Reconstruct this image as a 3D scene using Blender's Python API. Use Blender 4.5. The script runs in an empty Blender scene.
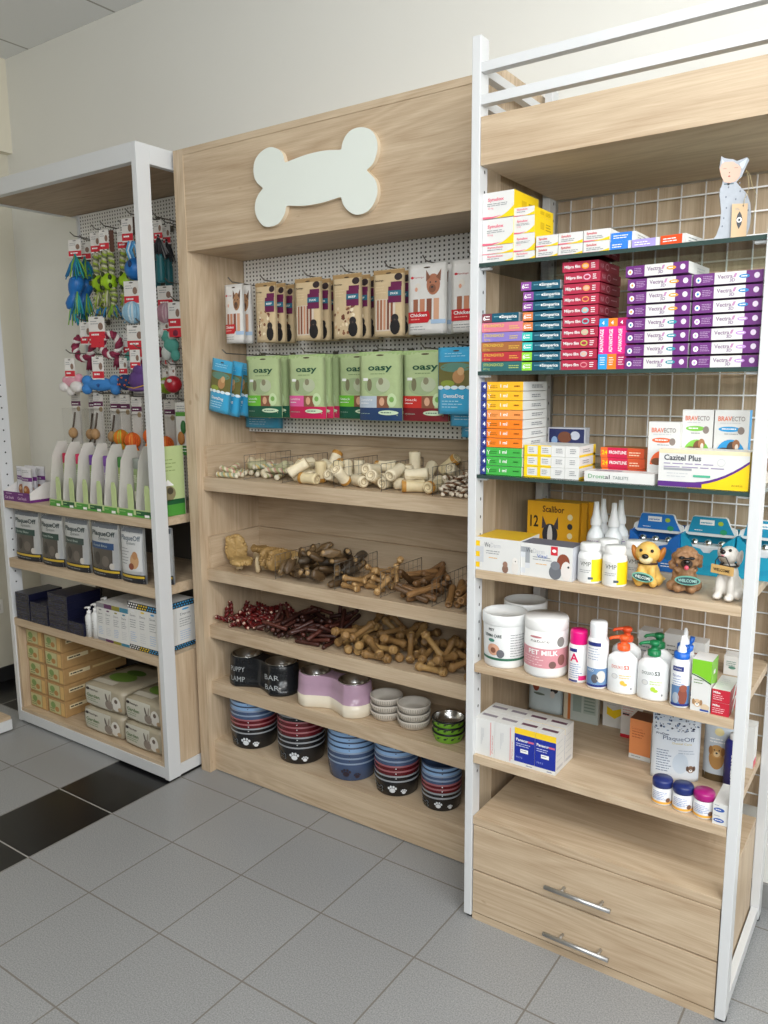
import bpy, bmesh, math, random
from mathutils import Vector, Matrix, Quaternion, Euler
scene = bpy.context.scene
COL = scene.collection
PI = math.pi
rnd = random.Random(7)

# ------------------------------------------------------------------ materials
def lin(c):
    c /= 255.0
    return c / 12.92 if c <= .04045 else ((c + .055) / 1.055) ** 2.4
def rgb(h):
    h = h.lstrip('#')
    return (lin(int(h[0:2], 16)), lin(int(h[2:4], 16)), lin(int(h[4:6], 16)))
_M = {}
def mat(hexc, rough=.5, metal=0.0, noise=.05, scale=60.0, bump=0.0, coat=0.0):
    key = (hexc, rough, metal, noise, scale, bump, coat)
    if key in _M: return _M[key]
    m = bpy.data.materials.new('surface_' + hexc.strip('#') + '_%d' % len(_M))
    m.use_nodes = True
    nt = m.node_tree; N = nt.nodes; L = nt.links
    b = N['Principled BSDF']
    b.inputs['Roughness'].default_value = rough
    b.inputs['Metallic'].default_value = metal
    if coat: b.inputs['Coat Weight'].default_value = coat
    c = rgb(hexc)
    tc = N.new('ShaderNodeTexCoord'); nz = N.new('ShaderNodeTexNoise')
    nz.inputs['Scale'].default_value = scale; nz.inputs['Detail'].default_value = 3
    L.new(tc.outputs['Object'], nz.inputs['Vector'])
    mx = N.new('ShaderNodeMix'); mx.data_type = 'RGBA'
    L.new(nz.outputs['Fac'], mx.inputs['Factor'])
    mx.inputs[6].default_value = tuple(x * (1 - noise) for x in c) + (1,)
    mx.inputs[7].default_value = tuple(min(1, x * (1 + noise)) for x in c) + (1,)
    L.new(mx.outputs[2], b.inputs['Base Color'])
    if bump:
        bp = N.new('ShaderNodeBump'); bp.inputs['Strength'].default_value = bump; bp.inputs['Distance'].default_value = .004
        L.new(nz.outputs['Fac'], bp.inputs['Height']); L.new(bp.outputs['Normal'], b.inputs['Normal'])
    _M[key] = m
    return m
def wood(axis, light='#d0bca0', dark='#b0977a', name='oak'):
    """oak laminate, grain running along the given axis"""
    m = bpy.data.materials.new('%s_grain_%s' % (name, axis)); m.use_nodes = True
    nt = m.node_tree; N = nt.nodes; L = nt.links; b = N['Principled BSDF']
    b.inputs['Roughness'].default_value = .48
    tc = N.new('ShaderNodeTexCoord')
    def noise(sc_along, sc_across, detail, dist=0.0, rough=.5):
        mp = N.new('ShaderNodeMapping')
        s = {'x': (sc_along, sc_across, sc_across), 'y': (sc_across, sc_along, sc_across), 'z': (sc_across, sc_across, sc_along)}[axis]
        mp.inputs['Scale'].default_value = s
        L.new(tc.outputs['Object'], mp.inputs['Vector'])
        nz = N.new('ShaderNodeTexNoise'); nz.inputs['Scale'].default_value = 1.0
        nz.inputs['Detail'].default_value = detail; nz.inputs['Distortion'].default_value = dist; nz.inputs['Roughness'].default_value = rough
        L.new(mp.outputs['Vector'], nz.inputs['Vector'])
        return nz.outputs['Fac']
    def math_(op, a, bb):
        n = N.new('ShaderNodeMath'); n.operation = op
        for i, v in enumerate((a, bb)):
            if isinstance(v, (int, float)): n.inputs[i].default_value = v
            else: L.new(v, n.inputs[i])
        return n.outputs[0]
    big = noise(1.3, 8, 5, 1.2, .55)
    fine = noise(6, 240, 5, .6, .7)
    ring = math_('FRACT', math_('MULTIPLY', noise(.75, 5.5, 2, .5), 13.0), 0)
    ring = math_('ABSOLUTE', math_('SUBTRACT', ring, .5), 0)
    v = math_('ADD', math_('MULTIPLY', big, .40), math_('MULTIPLY', fine, .48))
    v = math_('ADD', v, math_('MULTIPLY', ring, .24))
    knot = noise(7, 22, 1, .5)
    kn = math_('MULTIPLY', math_('MAXIMUM', math_('SUBTRACT', knot, .775), 0.0), 6.0)
    v = math_('SUBTRACT', v, kn)
    cr = N.new('ShaderNodeValToRGB')
    cr.color_ramp.elements[0].position = .34; cr.color_ramp.elements[0].color = rgb(dark) + (1,)
    cr.color_ramp.elements[1].position = .64; cr.color_ramp.elements[1].color = rgb(light) + (1,)
    L.new(v, cr.inputs['Fac']); L.new(cr.outputs['Color'], b.inputs['Base Color'])
    return m
OAKX, OAKY, OAKZ = wood('x'), wood('y'), wood('z')
OAKEDGE = wood('z', '#d3b892', '#b29571', 'oak_edge')
def pegboard_material(pitch=(.0182, .0152), hole=.0033):
    m = bpy.data.materials.new('perforated_white_steel'); m.use_nodes = True
    nt = m.node_tree; N = nt.nodes; L = nt.links; b = N['Principled BSDF']
    b.inputs['Roughness'].default_value = .45
    tc = N.new('ShaderNodeTexCoord'); sp = N.new('ShaderNodeSeparateXYZ'); L.new(tc.outputs['Object'], sp.inputs[0])
    def cell(o, pitch):
        a = N.new('ShaderNodeMath'); a.operation = 'DIVIDE'; L.new(o, a.inputs[0]); a.inputs[1].default_value = pitch
        f = N.new('ShaderNodeMath'); f.operation = 'FRACT'; L.new(a.outputs[0], f.inputs[0])
        s = N.new('ShaderNodeMath'); s.operation = 'SUBTRACT'; L.new(f.outputs[0], s.inputs[0]); s.inputs[1].default_value = .5
        ab = N.new('ShaderNodeMath'); ab.operation = 'ABSOLUTE'; L.new(s.outputs[0], ab.inputs[0])
        lt = N.new('ShaderNodeMath'); lt.operation = 'LESS_THAN'; L.new(ab.outputs[0], lt.inputs[0]); lt.inputs[1].default_value = hole / pitch
        return lt.outputs[0]
    mu = N.new('ShaderNodeMath'); mu.operation = 'MULTIPLY'; L.new(cell(sp.outputs[0], pitch[0]), mu.inputs[0]); L.new(cell(sp.outputs[2], pitch[1]), mu.inputs[1])
    mx = N.new('ShaderNodeMix'); mx.data_type = 'RGBA'; L.new(mu.outputs[0], mx.inputs['Factor'])
    mx.inputs[6].default_value = rgb('#f3f2ee') + (1,); mx.inputs[7].default_value = rgb('#4a4743') + (1,)
    L.new(mx.outputs[2], b.inputs['Base Color'])
    return m
PEG = pegboard_material()
def glass_material(tint='#e6f2ec', ior=1.3):
    m = bpy.data.materials.new('clear_shelf_glass'); m.use_nodes = True
    nt = m.node_tree; N = nt.nodes; L = nt.links; N.remove(N['Principled BSDF'])
    out = N['Material Output']
    t = N.new('ShaderNodeBsdfTransparent'); t.inputs[0].default_value = rgb(tint) + (1,)
    g = N.new('ShaderNodeBsdfGlossy'); g.inputs['Roughness'].default_value = .03
    fr = N.new('ShaderNodeFresnel'); fr.inputs['IOR'].default_value = ior
    mx = N.new('ShaderNodeMixShader'); L.new(fr.outputs[0], mx.inputs[0]); L.new(t.outputs[0], mx.inputs[1]); L.new(g.outputs[0], mx.inputs[2])
    L.new(mx.outputs[0], out.inputs['Surface'])
    return m
GLASS = glass_material()
FILM = glass_material('#fbfbfb', 1.06)
GLASSEDGE = mat('#384a46', .2, 0, .1)
WHITE = mat('#f0f1f0', .35, 0, .015, 20)
WHITEP = mat('#dededb', .42, 0, .02)          # white print carton
BLACK = mat('#17181a', .3)
STEEL = mat('#dededb', .22, 1.0, .02)
DARKWIRE = mat('#6a665f', .4, .6)
CHROME = mat('#c6c8c9', .42, 1.0, .03)
def ink(h): return mat(h, .5, 0, .03)
def gloss(h, r=.25): return mat(h, r, 0, .05, 50)
def foil(h, r=.3, metal=0.0, b=.55): return mat(h, r, metal, .08, 38, b)

# ------------------------------------------------------------------ text
_T = {}
def text_mesh(s, bold=False):
    """(verts 2D scaled to capital height 1, faces, width)"""
    k = (s, bold)
    if k in _T: return _T[k]
    cu = bpy.data.curves.new('lettering', 'FONT'); cu.body = s; cu.size = 1.0; cu.resolution_u = 2
    if bold: cu.offset = .022
    ob = bpy.data.objects.new('lettering', cu)
    me = ob.to_mesh()
    vs = [(v.co.x, v.co.y) for v in me.vertices]; fs = [tuple(p.vertices) for p in me.polygons]
    ob.to_mesh_clear(); bpy.data.objects.remove(ob); bpy.data.curves.remove(cu)
    if vs:
        x0 = min(v[0] for v in vs); x1 = max(v[0] for v in vs)
    else: x0, x1 = 0, 1
    q = 1 / .69
    r = ([((x - x0) * q, y * q) for x, y in vs], fs, (x1 - x0) * q)
    _T[k] = r
    return r

# ------------------------------------------------------------------ mesh builder
class MB:
    def __init__(self):
        self.bm = bmesh.new(); self.mats = []
    def mi(self, m):
        if m not in self.mats: self.mats.append(m)
        return self.mats.index(m)
    def face(self, pts, m, smooth=False):
        vs = [self.bm.verts.new(p) for p in pts]
        try: f = self.bm.faces.new(vs)
        except ValueError: return
        f.material_index = self.mi(m); f.smooth = smooth
        return f
    def mesh(self, pts, faces, m, smooth=False):
        vs = [self.bm.verts.new(p) for p in pts]
        for i, f in enumerate(faces):
            if len(set(f)) < 3: continue
            try: g = self.bm.faces.new([vs[k] for k in f])
            except ValueError: continue
            g.material_index = self.mi(m[i] if isinstance(m, list) else m); g.smooth = smooth
    def box(self, a, b, m, bev=0.0, front=None, right=None, top=None, left=None):
        """box between corners a and b; other materials for the front (-y), right (+x), top and left faces"""
        x0, y0, z0 = a; x1, y1, z1 = b
        F = [((x0, y0, z0), (x1, y0, z0), (x1, y0, z1), (x0, y0, z1)), ((x1, y0, z0), (x1, y1, z0), (x1, y1, z1), (x1, y0, z1)),
             ((x1, y1, z0), (x0, y1, z0), (x0, y1, z1), (x1, y1, z1)), ((x0, y1, z0), (x0, y0, z0), (x0, y0, z1), (x0, y1, z1)),
             ((x0, y0, z1), (x1, y0, z1), (x1, y1, z1), (x0, y1, z1)), ((x0, y1, z0), (x1, y1, z0), (x1, y0, z0), (x0, y0, z0))]
        M_ = [front or m, right or m, m, left or m, top or m, m]
        P = [(x0, y0, z0), (x1, y0, z0), (x1, y1, z0), (x0, y1, z0), (x0, y0, z1), (x1, y0, z1), (x1, y1, z1), (x0, y1, z1)]
        I = [(0, 1, 5, 4), (1, 2, 6, 5), (2, 3, 7, 6), (3, 0, 4, 7), (4, 5, 6, 7), (3, 2, 1, 0)]
        vs = [self.bm.verts.new(p) for p in P]; fs = []
        for i, f in enumerate(I):
            g = self.bm.faces.new([vs[k] for k in f]); g.material_index = self.mi(M_[i]); fs.append(g)
        if bev:
            es = list({e for f in fs for e in f.edges})
            bmesh.ops.bevel(self.bm, geom=es, offset=bev, segments=2, affect='EDGES', profile=.6)
    def prism(self, outline, y0, y1, m, side=None, axis='y', smooth=False, bev=0.0):
        """outline of 2D points extruded along axis; for axis y the outline is (x, z)"""
        def p(u, w, t):
            return {'y': (u, t, w), 'x': (t, u, w), 'z': (u, w, t)}[axis]
        n = len(outline)
        A = [self.bm.verts.new(p(u, w, y0)) for u, w in outline]; B = [self.bm.verts.new(p(u, w, y1)) for u, w in outline]
        f1 = self.bm.faces.new(A); f2 = self.bm.faces.new(B[::-1])
        f1.material_index = f2.material_index = self.mi(m)
        k = self.mi(side or m); fs = []
        for i in range(n):
            j = (i + 1) % n
            f = self.bm.faces.new((A[i], B[i], B[j], A[j])); f.material_index = k; f.smooth = smooth; fs.append(f)
        if bev:
            bmesh.ops.bevel(self.bm, geom=list(f1.edges), offset=bev, segments=2, affect='EDGES')
    def lathe(self, prof, m, c=(0, 0, 0), seg=28, smooth=True, sx=1.0, sy=1.0):
        """prof: [(r, z)] from bottom; m one material or one per span"""
        rings = []
        for r, z in prof:
            if r < 1e-6: rings.append([self.bm.verts.new((c[0], c[1], c[2] + z))])
            else: rings.append([self.bm.verts.new((c[0] + r * sx * math.cos(2 * PI * i / seg), c[1] + r * sy * math.sin(2 * PI * i / seg), c[2] + z)) for i in range(seg)])
        for k in range(len(prof) - 1):
            A, B = rings[k], rings[k + 1]; q = self.mi(m[k] if isinstance(m, list) else m)
            for i in range(seg):
                j = (i + 1) % seg
                if len(A) == 1 and len(B) == 1: continue
                if len(A) == 1: vs = (A[0], B[j], B[i])
                elif len(B) == 1: vs = (A[i], A[j], B[0])
                else: vs = (A[i], A[j], B[j], B[i])
                f = self.bm.faces.new(vs); f.material_index = q; f.smooth = smooth
    def ball(self, c, r, m, seg=14, ring=9, rot=None):
        if isinstance(r, (int, float)): r = (r, r, r)
        R = rot.to_matrix() if rot else Matrix.Identity(3)
        pts = [Vector((0, 0, -r[2]))]
        for k in range(1, ring):
            a = -PI / 2 + PI * k / ring
            for i in range(seg):
                t = 2 * PI * i / seg
                pts.append(Vector((r[0] * math.cos(a) * math.cos(t), r[1] * math.cos(a) * math.sin(t), r[2] * math.sin(a))))
        pts.append(Vector((0, 0, r[2])))
        fs = []
        for i in range(seg):
            j = (i + 1) % seg
            fs.append((0, 1 + j, 1 + i))
            for k in range(ring - 2):
                o = 1 + k * seg
                fs.append((o + i, o + j, o + seg + j, o + seg + i))
            o = 1 + (ring - 2) * seg
            fs.append((o + i, o + j, len(pts) - 1))
        C = Vector(c)
        self.mesh([C + R @ p for p in pts], fs, m, True)
    def tube(self, path, r, m, seg=8, cap=True, closed=False):
        path = [Vector(p) for p in path]; n = len(path)
        rr = r if isinstance(r, (list, tuple)) else [r] * n
        rings = []; up = None
        for i, p in enumerate(path):
            a = path[i - 1] if (i > 0 or closed) else p; b = path[(i + 1) % n] if (i < n - 1 or closed) else p
            t = (b - a).normalized() if (b - a).length > 1e-9 else Vector((0, 0, 1))
            if up is None:
                up = Vector((0, 0, 1)) if abs(t.z) < .9 else Vector((1, 0, 0))
            s = t.cross(up)
            if s.length < 1e-5: s = t.cross(Vector((0, 1, .3)))
            s.normalize(); up = s.cross(t).normalized()
            rings.append([self.bm.verts.new(p + rr[i] * (math.cos(2 * PI * k / seg) * s + math.sin(2 * PI * k / seg) * up)) for k in range(seg)])
        q = self.mi(m)
        for i in range(n if closed else n - 1):
            A, B = rings[i], rings[(i + 1) % n]
            for k in range(seg):
                l = (k + 1) % seg
                f = self.bm.faces.new((A[k], A[l], B[l], B[k])); f.material_index = q; f.smooth = True
        if cap and not closed:
            for R_ in (rings[0][::-1], rings[-1]):
                f = self.bm.faces.new(R_); f.material_index = q
    # ---- print on a surface S(u, v, lift)
    def rect(self, S, u0, v0, u1, v1, m, lift=1, nu=1, nv=1):
        pts = [S(u0 + (u1 - u0) * i / nu, v0 + (v1 - v0) * j / nv, lift * .0004) for j in range(nv + 1) for i in range(nu + 1)]
        fs = [(j * (nu + 1) + i, j * (nu + 1) + i + 1, (j + 1) * (nu + 1) + i + 1, (j + 1) * (nu + 1) + i) for j in range(nv) for i in range(nu)]
        self.mesh(pts, fs, m, nu > 1 or nv > 1)
    def poly(self, S, pts, m, lift=1):
        self.face([S(u, v, lift * .0004) for u, v in pts], m)
    def oval(self, S, u, v, ru, rv, m, lift=1, seg=18, rot=0.0):
        c, s = math.cos(rot), math.sin(rot)
        pts = [(u, v)]
        for k in (.5, 1.0):
            for i in range(seg):
                a = 2 * PI * i / seg; x, y = ru * k * math.cos(a), rv * k * math.sin(a)
                pts.append((u + c * x - s * y, v + s * x + c * y))
        fs = []
        for i in range(seg):
            j = (i + 1) % seg
            fs.append((0, 1 + i, 1 + j)); fs.append((1 + i, 1 + seg + i, 1 + seg + j, 1 + j))
        self.mesh([S(a, b, lift * .0004) for a, b in pts], fs, m)
    def write(self, S, s, u, v, h, m, width=None, lift=2, bold=False, align='l', slant=0.0):
        """text with capital height h whose baseline starts at (u, v); squeezed to width when given"""
        vs, fs, w = text_mesh(s, bold)
        k = h if not width else width / max(w, 1e-6)
        W = w * k
        o = {'l': 0, 'c': -W / 2, 'r': -W}[align]
        self.mesh([S(u + o + x * k + slant * y * h, v + y * h, lift * .0004) for x, y in vs], fs, m)
    def lines(self, S, u, v, w, n, gap, h, m, lift=2, seed=1):
        """small print: rows of short strokes"""
        r = random.Random(seed)
        for i in range(n):
            x = u; end = u + w * r.uniform(.7, 1)
            while x < end - w * .04:
                l = min(w * r.uniform(.08, .3), end - x)
                self.rect(S, x, v - i * gap, x + l, v - i * gap + h, m, lift); x += l + w * .035
    def build(self, name, parent=None, loc=None):
        me = bpy.data.meshes.new(name); self.bm.to_mesh(me); self.bm.free()
        for m in self.mats: me.materials.append(m)
        o = bpy.data.objects.new(name, me); COL.objects.link(o)
        if parent: o.parent = parent
        if loc: o.location = loc
        return o
# flat print surfaces of a box w x d x h that stands with its front left bottom corner at the origin
def FRONT(x0=0, z0=0, y=0): return lambda u, v, l: (x0 + u, y - l, z0 + v)
def RIGHT(x, y0=0, z0=0): return lambda u, v, l: (x + l, y0 + u, z0 + v)
def LEFT(x, y1=0, z0=0): return lambda u, v, l: (x - l, y1 - u, z0 + v)
def TOP(z, x0=0, y0=0): return lambda u, v, l: (x0 + u, y0 + v, z + l)
def CYL(r, c=(0, 0), z0=0, a0=0.0):
    """u runs round the cylinder from the point that faces -y turned by a0 towards +x"""
    def S(u, v, l):
        a = a0 + u / r
        return (c[0] + (r + l) * math.sin(a), c[1] - (r + l) * math.cos(a), z0 + v)
    return S

# ------------------------------------------------------------------ things and parts
def props(o, label, cat, group=None, kind=None):
    if label: o['label'] = label
    if cat: o['category'] = cat
    if group: o['group'] = group
    if kind: o['kind'] = kind
    return o
def thing(name, label, cat, loc=(0, 0, 0), rz=0.0, group=None):
    o = bpy.data.objects.new(name, None); COL.objects.link(o); o.empty_display_size = .03
    o.location = loc; o.rotation_euler = (0, 0, rz)
    return props(o, label, cat, group)
def solo(name, mb, label, cat, loc=(0, 0, 0), rz=0.0, group=None, kind=None):
    o = mb.build(name); o.location = loc; o.rotation_euler = (0, 0, rz)
    return props(o, label, cat, group, kind)
def part(name, mb, parent, label=None):
    o = mb.build(name, parent)
    if label: o['label'] = label
    return o
def structure(name, mb, loc=(0, 0, 0)):
    o = mb.build(name); o.location = loc; o['kind'] = 'structure'
    return o
def copy_tree(o, parent=None):
    c = o.copy(); COL.objects.link(c)
    if parent: c.parent = parent
    for ch in o.children: copy_tree(ch, c)
    return c
def dup(o, label, loc, rz=None, group=None):
    c = copy_tree(o); c.location = loc
    if rz is not None: c.rotation_euler = (0, 0, rz)
    c['label'] = label
    if group: c['group'] = group
    return c
ORD = ['bottom', 'second', 'third', 'fourth', 'fifth', 'sixth', 'seventh', 'eighth', 'ninth', 'tenth']
def nth(i, n): return 'topmost' if i == n - 1 else ('lowest' if i == 0 else ORD[i] + ' from bottom')

# ================================================================== the room
XL, CEIL, XR, YF = -1.66, 3.192, 4.6, -3.8
def floor_material():
    m = bpy.data.materials.new('grey_speckled_tiles'); m.use_nodes = True
    nt = m.node_tree; N = nt.nodes; L = nt.links; b = N['Principled BSDF']
    tc = N.new('ShaderNodeTexCoord'); sp = N.new('ShaderNodeSeparateXYZ'); L.new(tc.outputs['Object'], sp.inputs[0])
    def mt(op, a, bb=0.0, cc=0.0):
        n = N.new('ShaderNodeMath'); n.operation = op
        for i, v in enumerate((a, bb, cc)):
            if isinstance(v, (int, float)): n.inputs[i].default_value = v
            else: L.new(v, n.inputs[i])
        return n.outputs[0]
    T = 1 / 3.0
    ux = mt('DIVIDE', mt('ADD', sp.outputs[0], .027), T); uy = mt('DIVIDE', mt('ADD', sp.outputs[1], .781), T)
    ix, iy = mt('FLOOR', ux), mt('FLOOR', uy)
    def edge(u):
        f = mt('FRACT', u); return mt('MINIMUM', f, mt('SUBTRACT', 1.0, f))
    gr = mt('LESS_THAN', mt('MINIMUM', edge(ux), edge(uy)), .0075)
    # black tiles: one strip that runs to the wall, and a border in the far corner
    strip = mt('COMPARE', ix, -1.0, .1)
    border = mt('MULTIPLY', mt('LESS_THAN', ix, -.5), mt('GREATER_THAN', iy, .5))
    col5 = mt('COMPARE', ix, -5.0, .1)
    blk = mt('MAXIMUM', mt('MAXIMUM', strip, border), col5)
    nz = N.new('ShaderNodeTexNoise'); nz.inputs['Scale'].default_value = 260; nz.inputs['Detail'].default_value = 2; L.new(tc.outputs['Object'], nz.inputs['Vector'])
    n2 = N.new('ShaderNodeTexNoise'); n2.inputs['Scale'].default_value = 3.5; n2.inputs['Detail'].default_value = 3; L.new(tc.outputs['Object'], n2.inputs['Vector'])
    cr = N.new('ShaderNodeValToRGB'); cr.color_ramp.elements[0].position = .3; cr.color_ramp.elements[1].position = .7
    cr.color_ramp.elements[0].color = rgb('#7f8081') + (1,); cr.color_ramp.elements[1].color = rgb('#a3a4a4') + (1,)
    L.new(nz.outputs['Fac'], cr.inputs['Fac'])
    wn = N.new('ShaderNodeTexWhiteNoise'); wn.noise_dimensions = '2D'
    cb = N.new('ShaderNodeCombineXYZ'); L.new(ix, cb.inputs[0]); L.new(iy, cb.inputs[1]); L.new(cb.outputs[0], wn.inputs['Vector'])
    hs = N.new('ShaderNodeHueSaturation'); L.new(cr.outputs['Color'], hs.inputs['Color'])
    L.new(mt('ADD', mt('ADD', .92, mt('MULTIPLY', wn.outputs['Value'], .06)), mt('MULTIPLY', n2.outputs['Fac'], .08)), hs.inputs['Value'])
    def mixc(f, a, bb):
        n = N.new('ShaderNodeMix'); n.data_type = 'RGBA'; L.new(f, n.inputs['Factor'])
        for i, v in ((6, a), (7, bb)):
            if isinstance(v, tuple): n.inputs[i].default_value = v
            else: L.new(v, n.inputs[i])
        return n.outputs[2]
    c1 = mixc(blk, hs.outputs['Color'], rgb('#141416') + (1,))
    grc = mixc(blk, rgb('#77726b') + (1,), rgb('#a19f9a') + (1,))
    c = mixc(gr, c1, grc)
    L.new(c, b.inputs['Base Color'])
    ro = mt('SUBTRACT', .36, mt('MULTIPLY', blk, .08)); ro = mt('ADD', ro, mt('MULTIPLY', gr, .4))
    L.new(ro, b.inputs['Roughness'])
    bp = N.new('ShaderNodeBump'); bp.inputs['Strength'].default_value = .4; bp.inputs['Distance'].default_value = .002
    L.new(mt('SUBTRACT', 1.0, gr), bp.inputs['Height']); L.new(bp.outputs['Normal'], b.inputs['Normal'])
    return m
mb = MB(); mb.box((XL - .1, YF - .1, -.1), (XR + .1, .1, 0), floor_material()); structure('floor', mb)
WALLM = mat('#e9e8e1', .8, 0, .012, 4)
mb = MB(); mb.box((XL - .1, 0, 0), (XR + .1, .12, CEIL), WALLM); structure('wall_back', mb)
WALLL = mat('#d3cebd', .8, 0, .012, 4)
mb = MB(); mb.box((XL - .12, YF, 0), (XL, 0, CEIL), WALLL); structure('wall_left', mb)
# shop windows in the front and in the right wall (behind and beside the camera)
WALLF = mat('#5d584f', .8, 0, .02, 4)
def wall_with_window(name, x0, x1, y0, y1, axis, a, b_, z0, z1):
    mb = MB()
    if axis == 'x':
        mb.box((x0, y0, 0), (a, y1, CEIL), WALLF); mb.box((b_, y0, 0), (x1, y1, CEIL), WALLF)
        mb.box((a, y0, 0), (b_, y1, z0), WALLF); mb.box((a, y0, z1), (b_, y1, CEIL), WALLF)
    else:
        mb.box((x0, y0, 0), (x1, a, CEIL), WALLF); mb.box((x0, b_, 0), (x1, y1, CEIL), WALLF)
        mb.box((x0, a, 0), (x1, b_, z0), WALLF); mb.box((x0, a, z1), (x1, b_, CEIL), WALLF)
    structure(name, mb)
FW = (2.3, 4.3, 1.7, 3.12)
RW = (-3.4, -1.2, 1.6, 3.12)
wall_with_window('wall_front', XL - .1, XR + .1, YF - .1, YF, 'x', FW[0], FW[1], FW[2], FW[3])
wall_with_window('wall_right', XR, XR + .1, YF, 0, 'y', RW[0], RW[1], RW[2], RW[3])
ALU = mat('#c8cacc', .35, .6)
w1 = bpy.data.objects.new('window_1', None); COL.objects.link(w1); w1['kind'] = 'structure'
mb = MB()
for x in (FW[0], (FW[0] + FW[1]) / 2 - .03, FW[1] - .06): mb.box((x, YF - .07, FW[2]), (x + .06, YF - .02, FW[3]), ALU)
for z in (FW[2], FW[3] - .06): mb.box((FW[0], YF - .07, z), (FW[1], YF - .02, z + .06), ALU)
o = mb.build('window_frame', w1); o['kind'] = 'structure'
mb = MB(); mb.box((FW[0] + .06, YF - .05, FW[2] + .06), (FW[1] - .06, YF - .042, FW[3] - .06), FILM); o = mb.build('window_pane', w1); o['kind'] = 'structure'
w2 = bpy.data.objects.new('window_2', None); COL.objects.link(w2); w2['kind'] = 'structure'
mb = MB()
for y in (RW[0], (RW[0] + RW[1]) / 2 - .03, RW[1] - .06): mb.box((XR + .02, y, RW[2]), (XR + .07, y + .06, RW[3]), ALU)
for z in (RW[2], RW[3] - .06): mb.box((XR + .02, RW[0], z), (XR + .07, RW[1], z + .06), ALU)
o = mb.build('window_frame', w2); o['kind'] = 'structure'
mb = MB(); mb.box((XR + .042, RW[0] + .06, RW[2] + .06), (XR + .05, RW[1] - .06, RW[3] - .06), FILM); o = mb.build('window_pane', w2); o['kind'] = 'structure'
def ceiling_material():
    m = bpy.data.materials.new('white_ceiling_tiles'); m.use_nodes = True
    nt = m.node_tree; N = nt.nodes; L = nt.links; b = N['Principled BSDF']; b.inputs['Roughness'].default_value = .9
    tc = N.new('ShaderNodeTexCoord'); sp = N.new('ShaderNodeSeparateXYZ'); L.new(tc.outputs['Object'], sp.inputs[0])
    def mt(op, a, bb=0.0):
        n = N.new('ShaderNodeMath'); n.operation = op
        for i, v in enumerate((a, bb)):
            if isinstance(v, (int, float)): n.inputs[i].default_value = v
            else: L.new(v, n.inputs[i])
        return n.outputs[0]
    def edge(o, off, p, w):
        f = mt('FRACT', mt('DIVIDE', mt('ADD', o, off), p)); return mt('LESS_THAN', f, w / p)
    g = mt('MAXIMUM', edge(sp.outputs[0], 1.415, .667, .012), edge(sp.outputs[1], .001, 1.8, .01))
    mx = N.new('ShaderNodeMix'); mx.data_type = 'RGBA'; L.new(g, mx.inputs['Factor'])
    mx.inputs[6].default_value = rgb('#e9ecee') + (1,); mx.inputs[7].default_value = rgb('#a9a9a6') + (1,)
    L.new(mx.outputs[2], b.inputs['Base Color'])
    return m
mb = MB(); mb.box((XL - .1, YF - .1, CEIL), (XR + .1, .12, CEIL + .1), ceiling_material()); structure('ceiling', mb)
mb = MB(); mb.box((XL, -2.4, 2.745), (-1.612, 0, CEIL), mat('#e2dcc9', .8, 0, .01, 4)); structure('trim_1', mb)
SKIRT = mat('#8f8f8c', .4, 0, .1, 200)
mb = MB(); mb.box((XL, -.012, 0), (XR, 0, .078), SKIRT, .002); structure('baseboard_back', mb)
mb = MB(); mb.box((XL, YF, 0), (XL + .012, -.012, .078), mat('#2b2b2c', .35), .002); structure('baseboard_left', mb)

# ================================================================== camera
cam = bpy.data.cameras.new('camera'); co = bpy.data.objects.new('camera', cam); COL.objects.link(co)
cam.sensor_fit = 'HORIZONTAL'; cam.sensor_width = 36.0; cam.lens = 790.11 / 768 * 36; cam.clip_start = .05
ya, pi_, ro = math.radians(34.683), math.radians(9.234), math.radians(-.42)
fw = Vector((-math.sin(ya) * math.cos(pi_), math.cos(ya) * math.cos(pi_), -math.sin(pi_)))
rt = Vector((math.cos(ya), math.sin(ya), 0)); up = rt.cross(fw)
r_ = rt * math.cos(ro) + up * math.sin(ro); u_ = -rt * math.sin(ro) + up * math.cos(ro)
co.matrix_world = Matrix(((r_.x, u_.x, -fw.x, 2.3654), (r_.y, u_.y, -fw.y, -2.4426), (r_.z, u_.z, -fw.z, 1.5749), (0, 0, 0, 1)))
scene.camera = co
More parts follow.
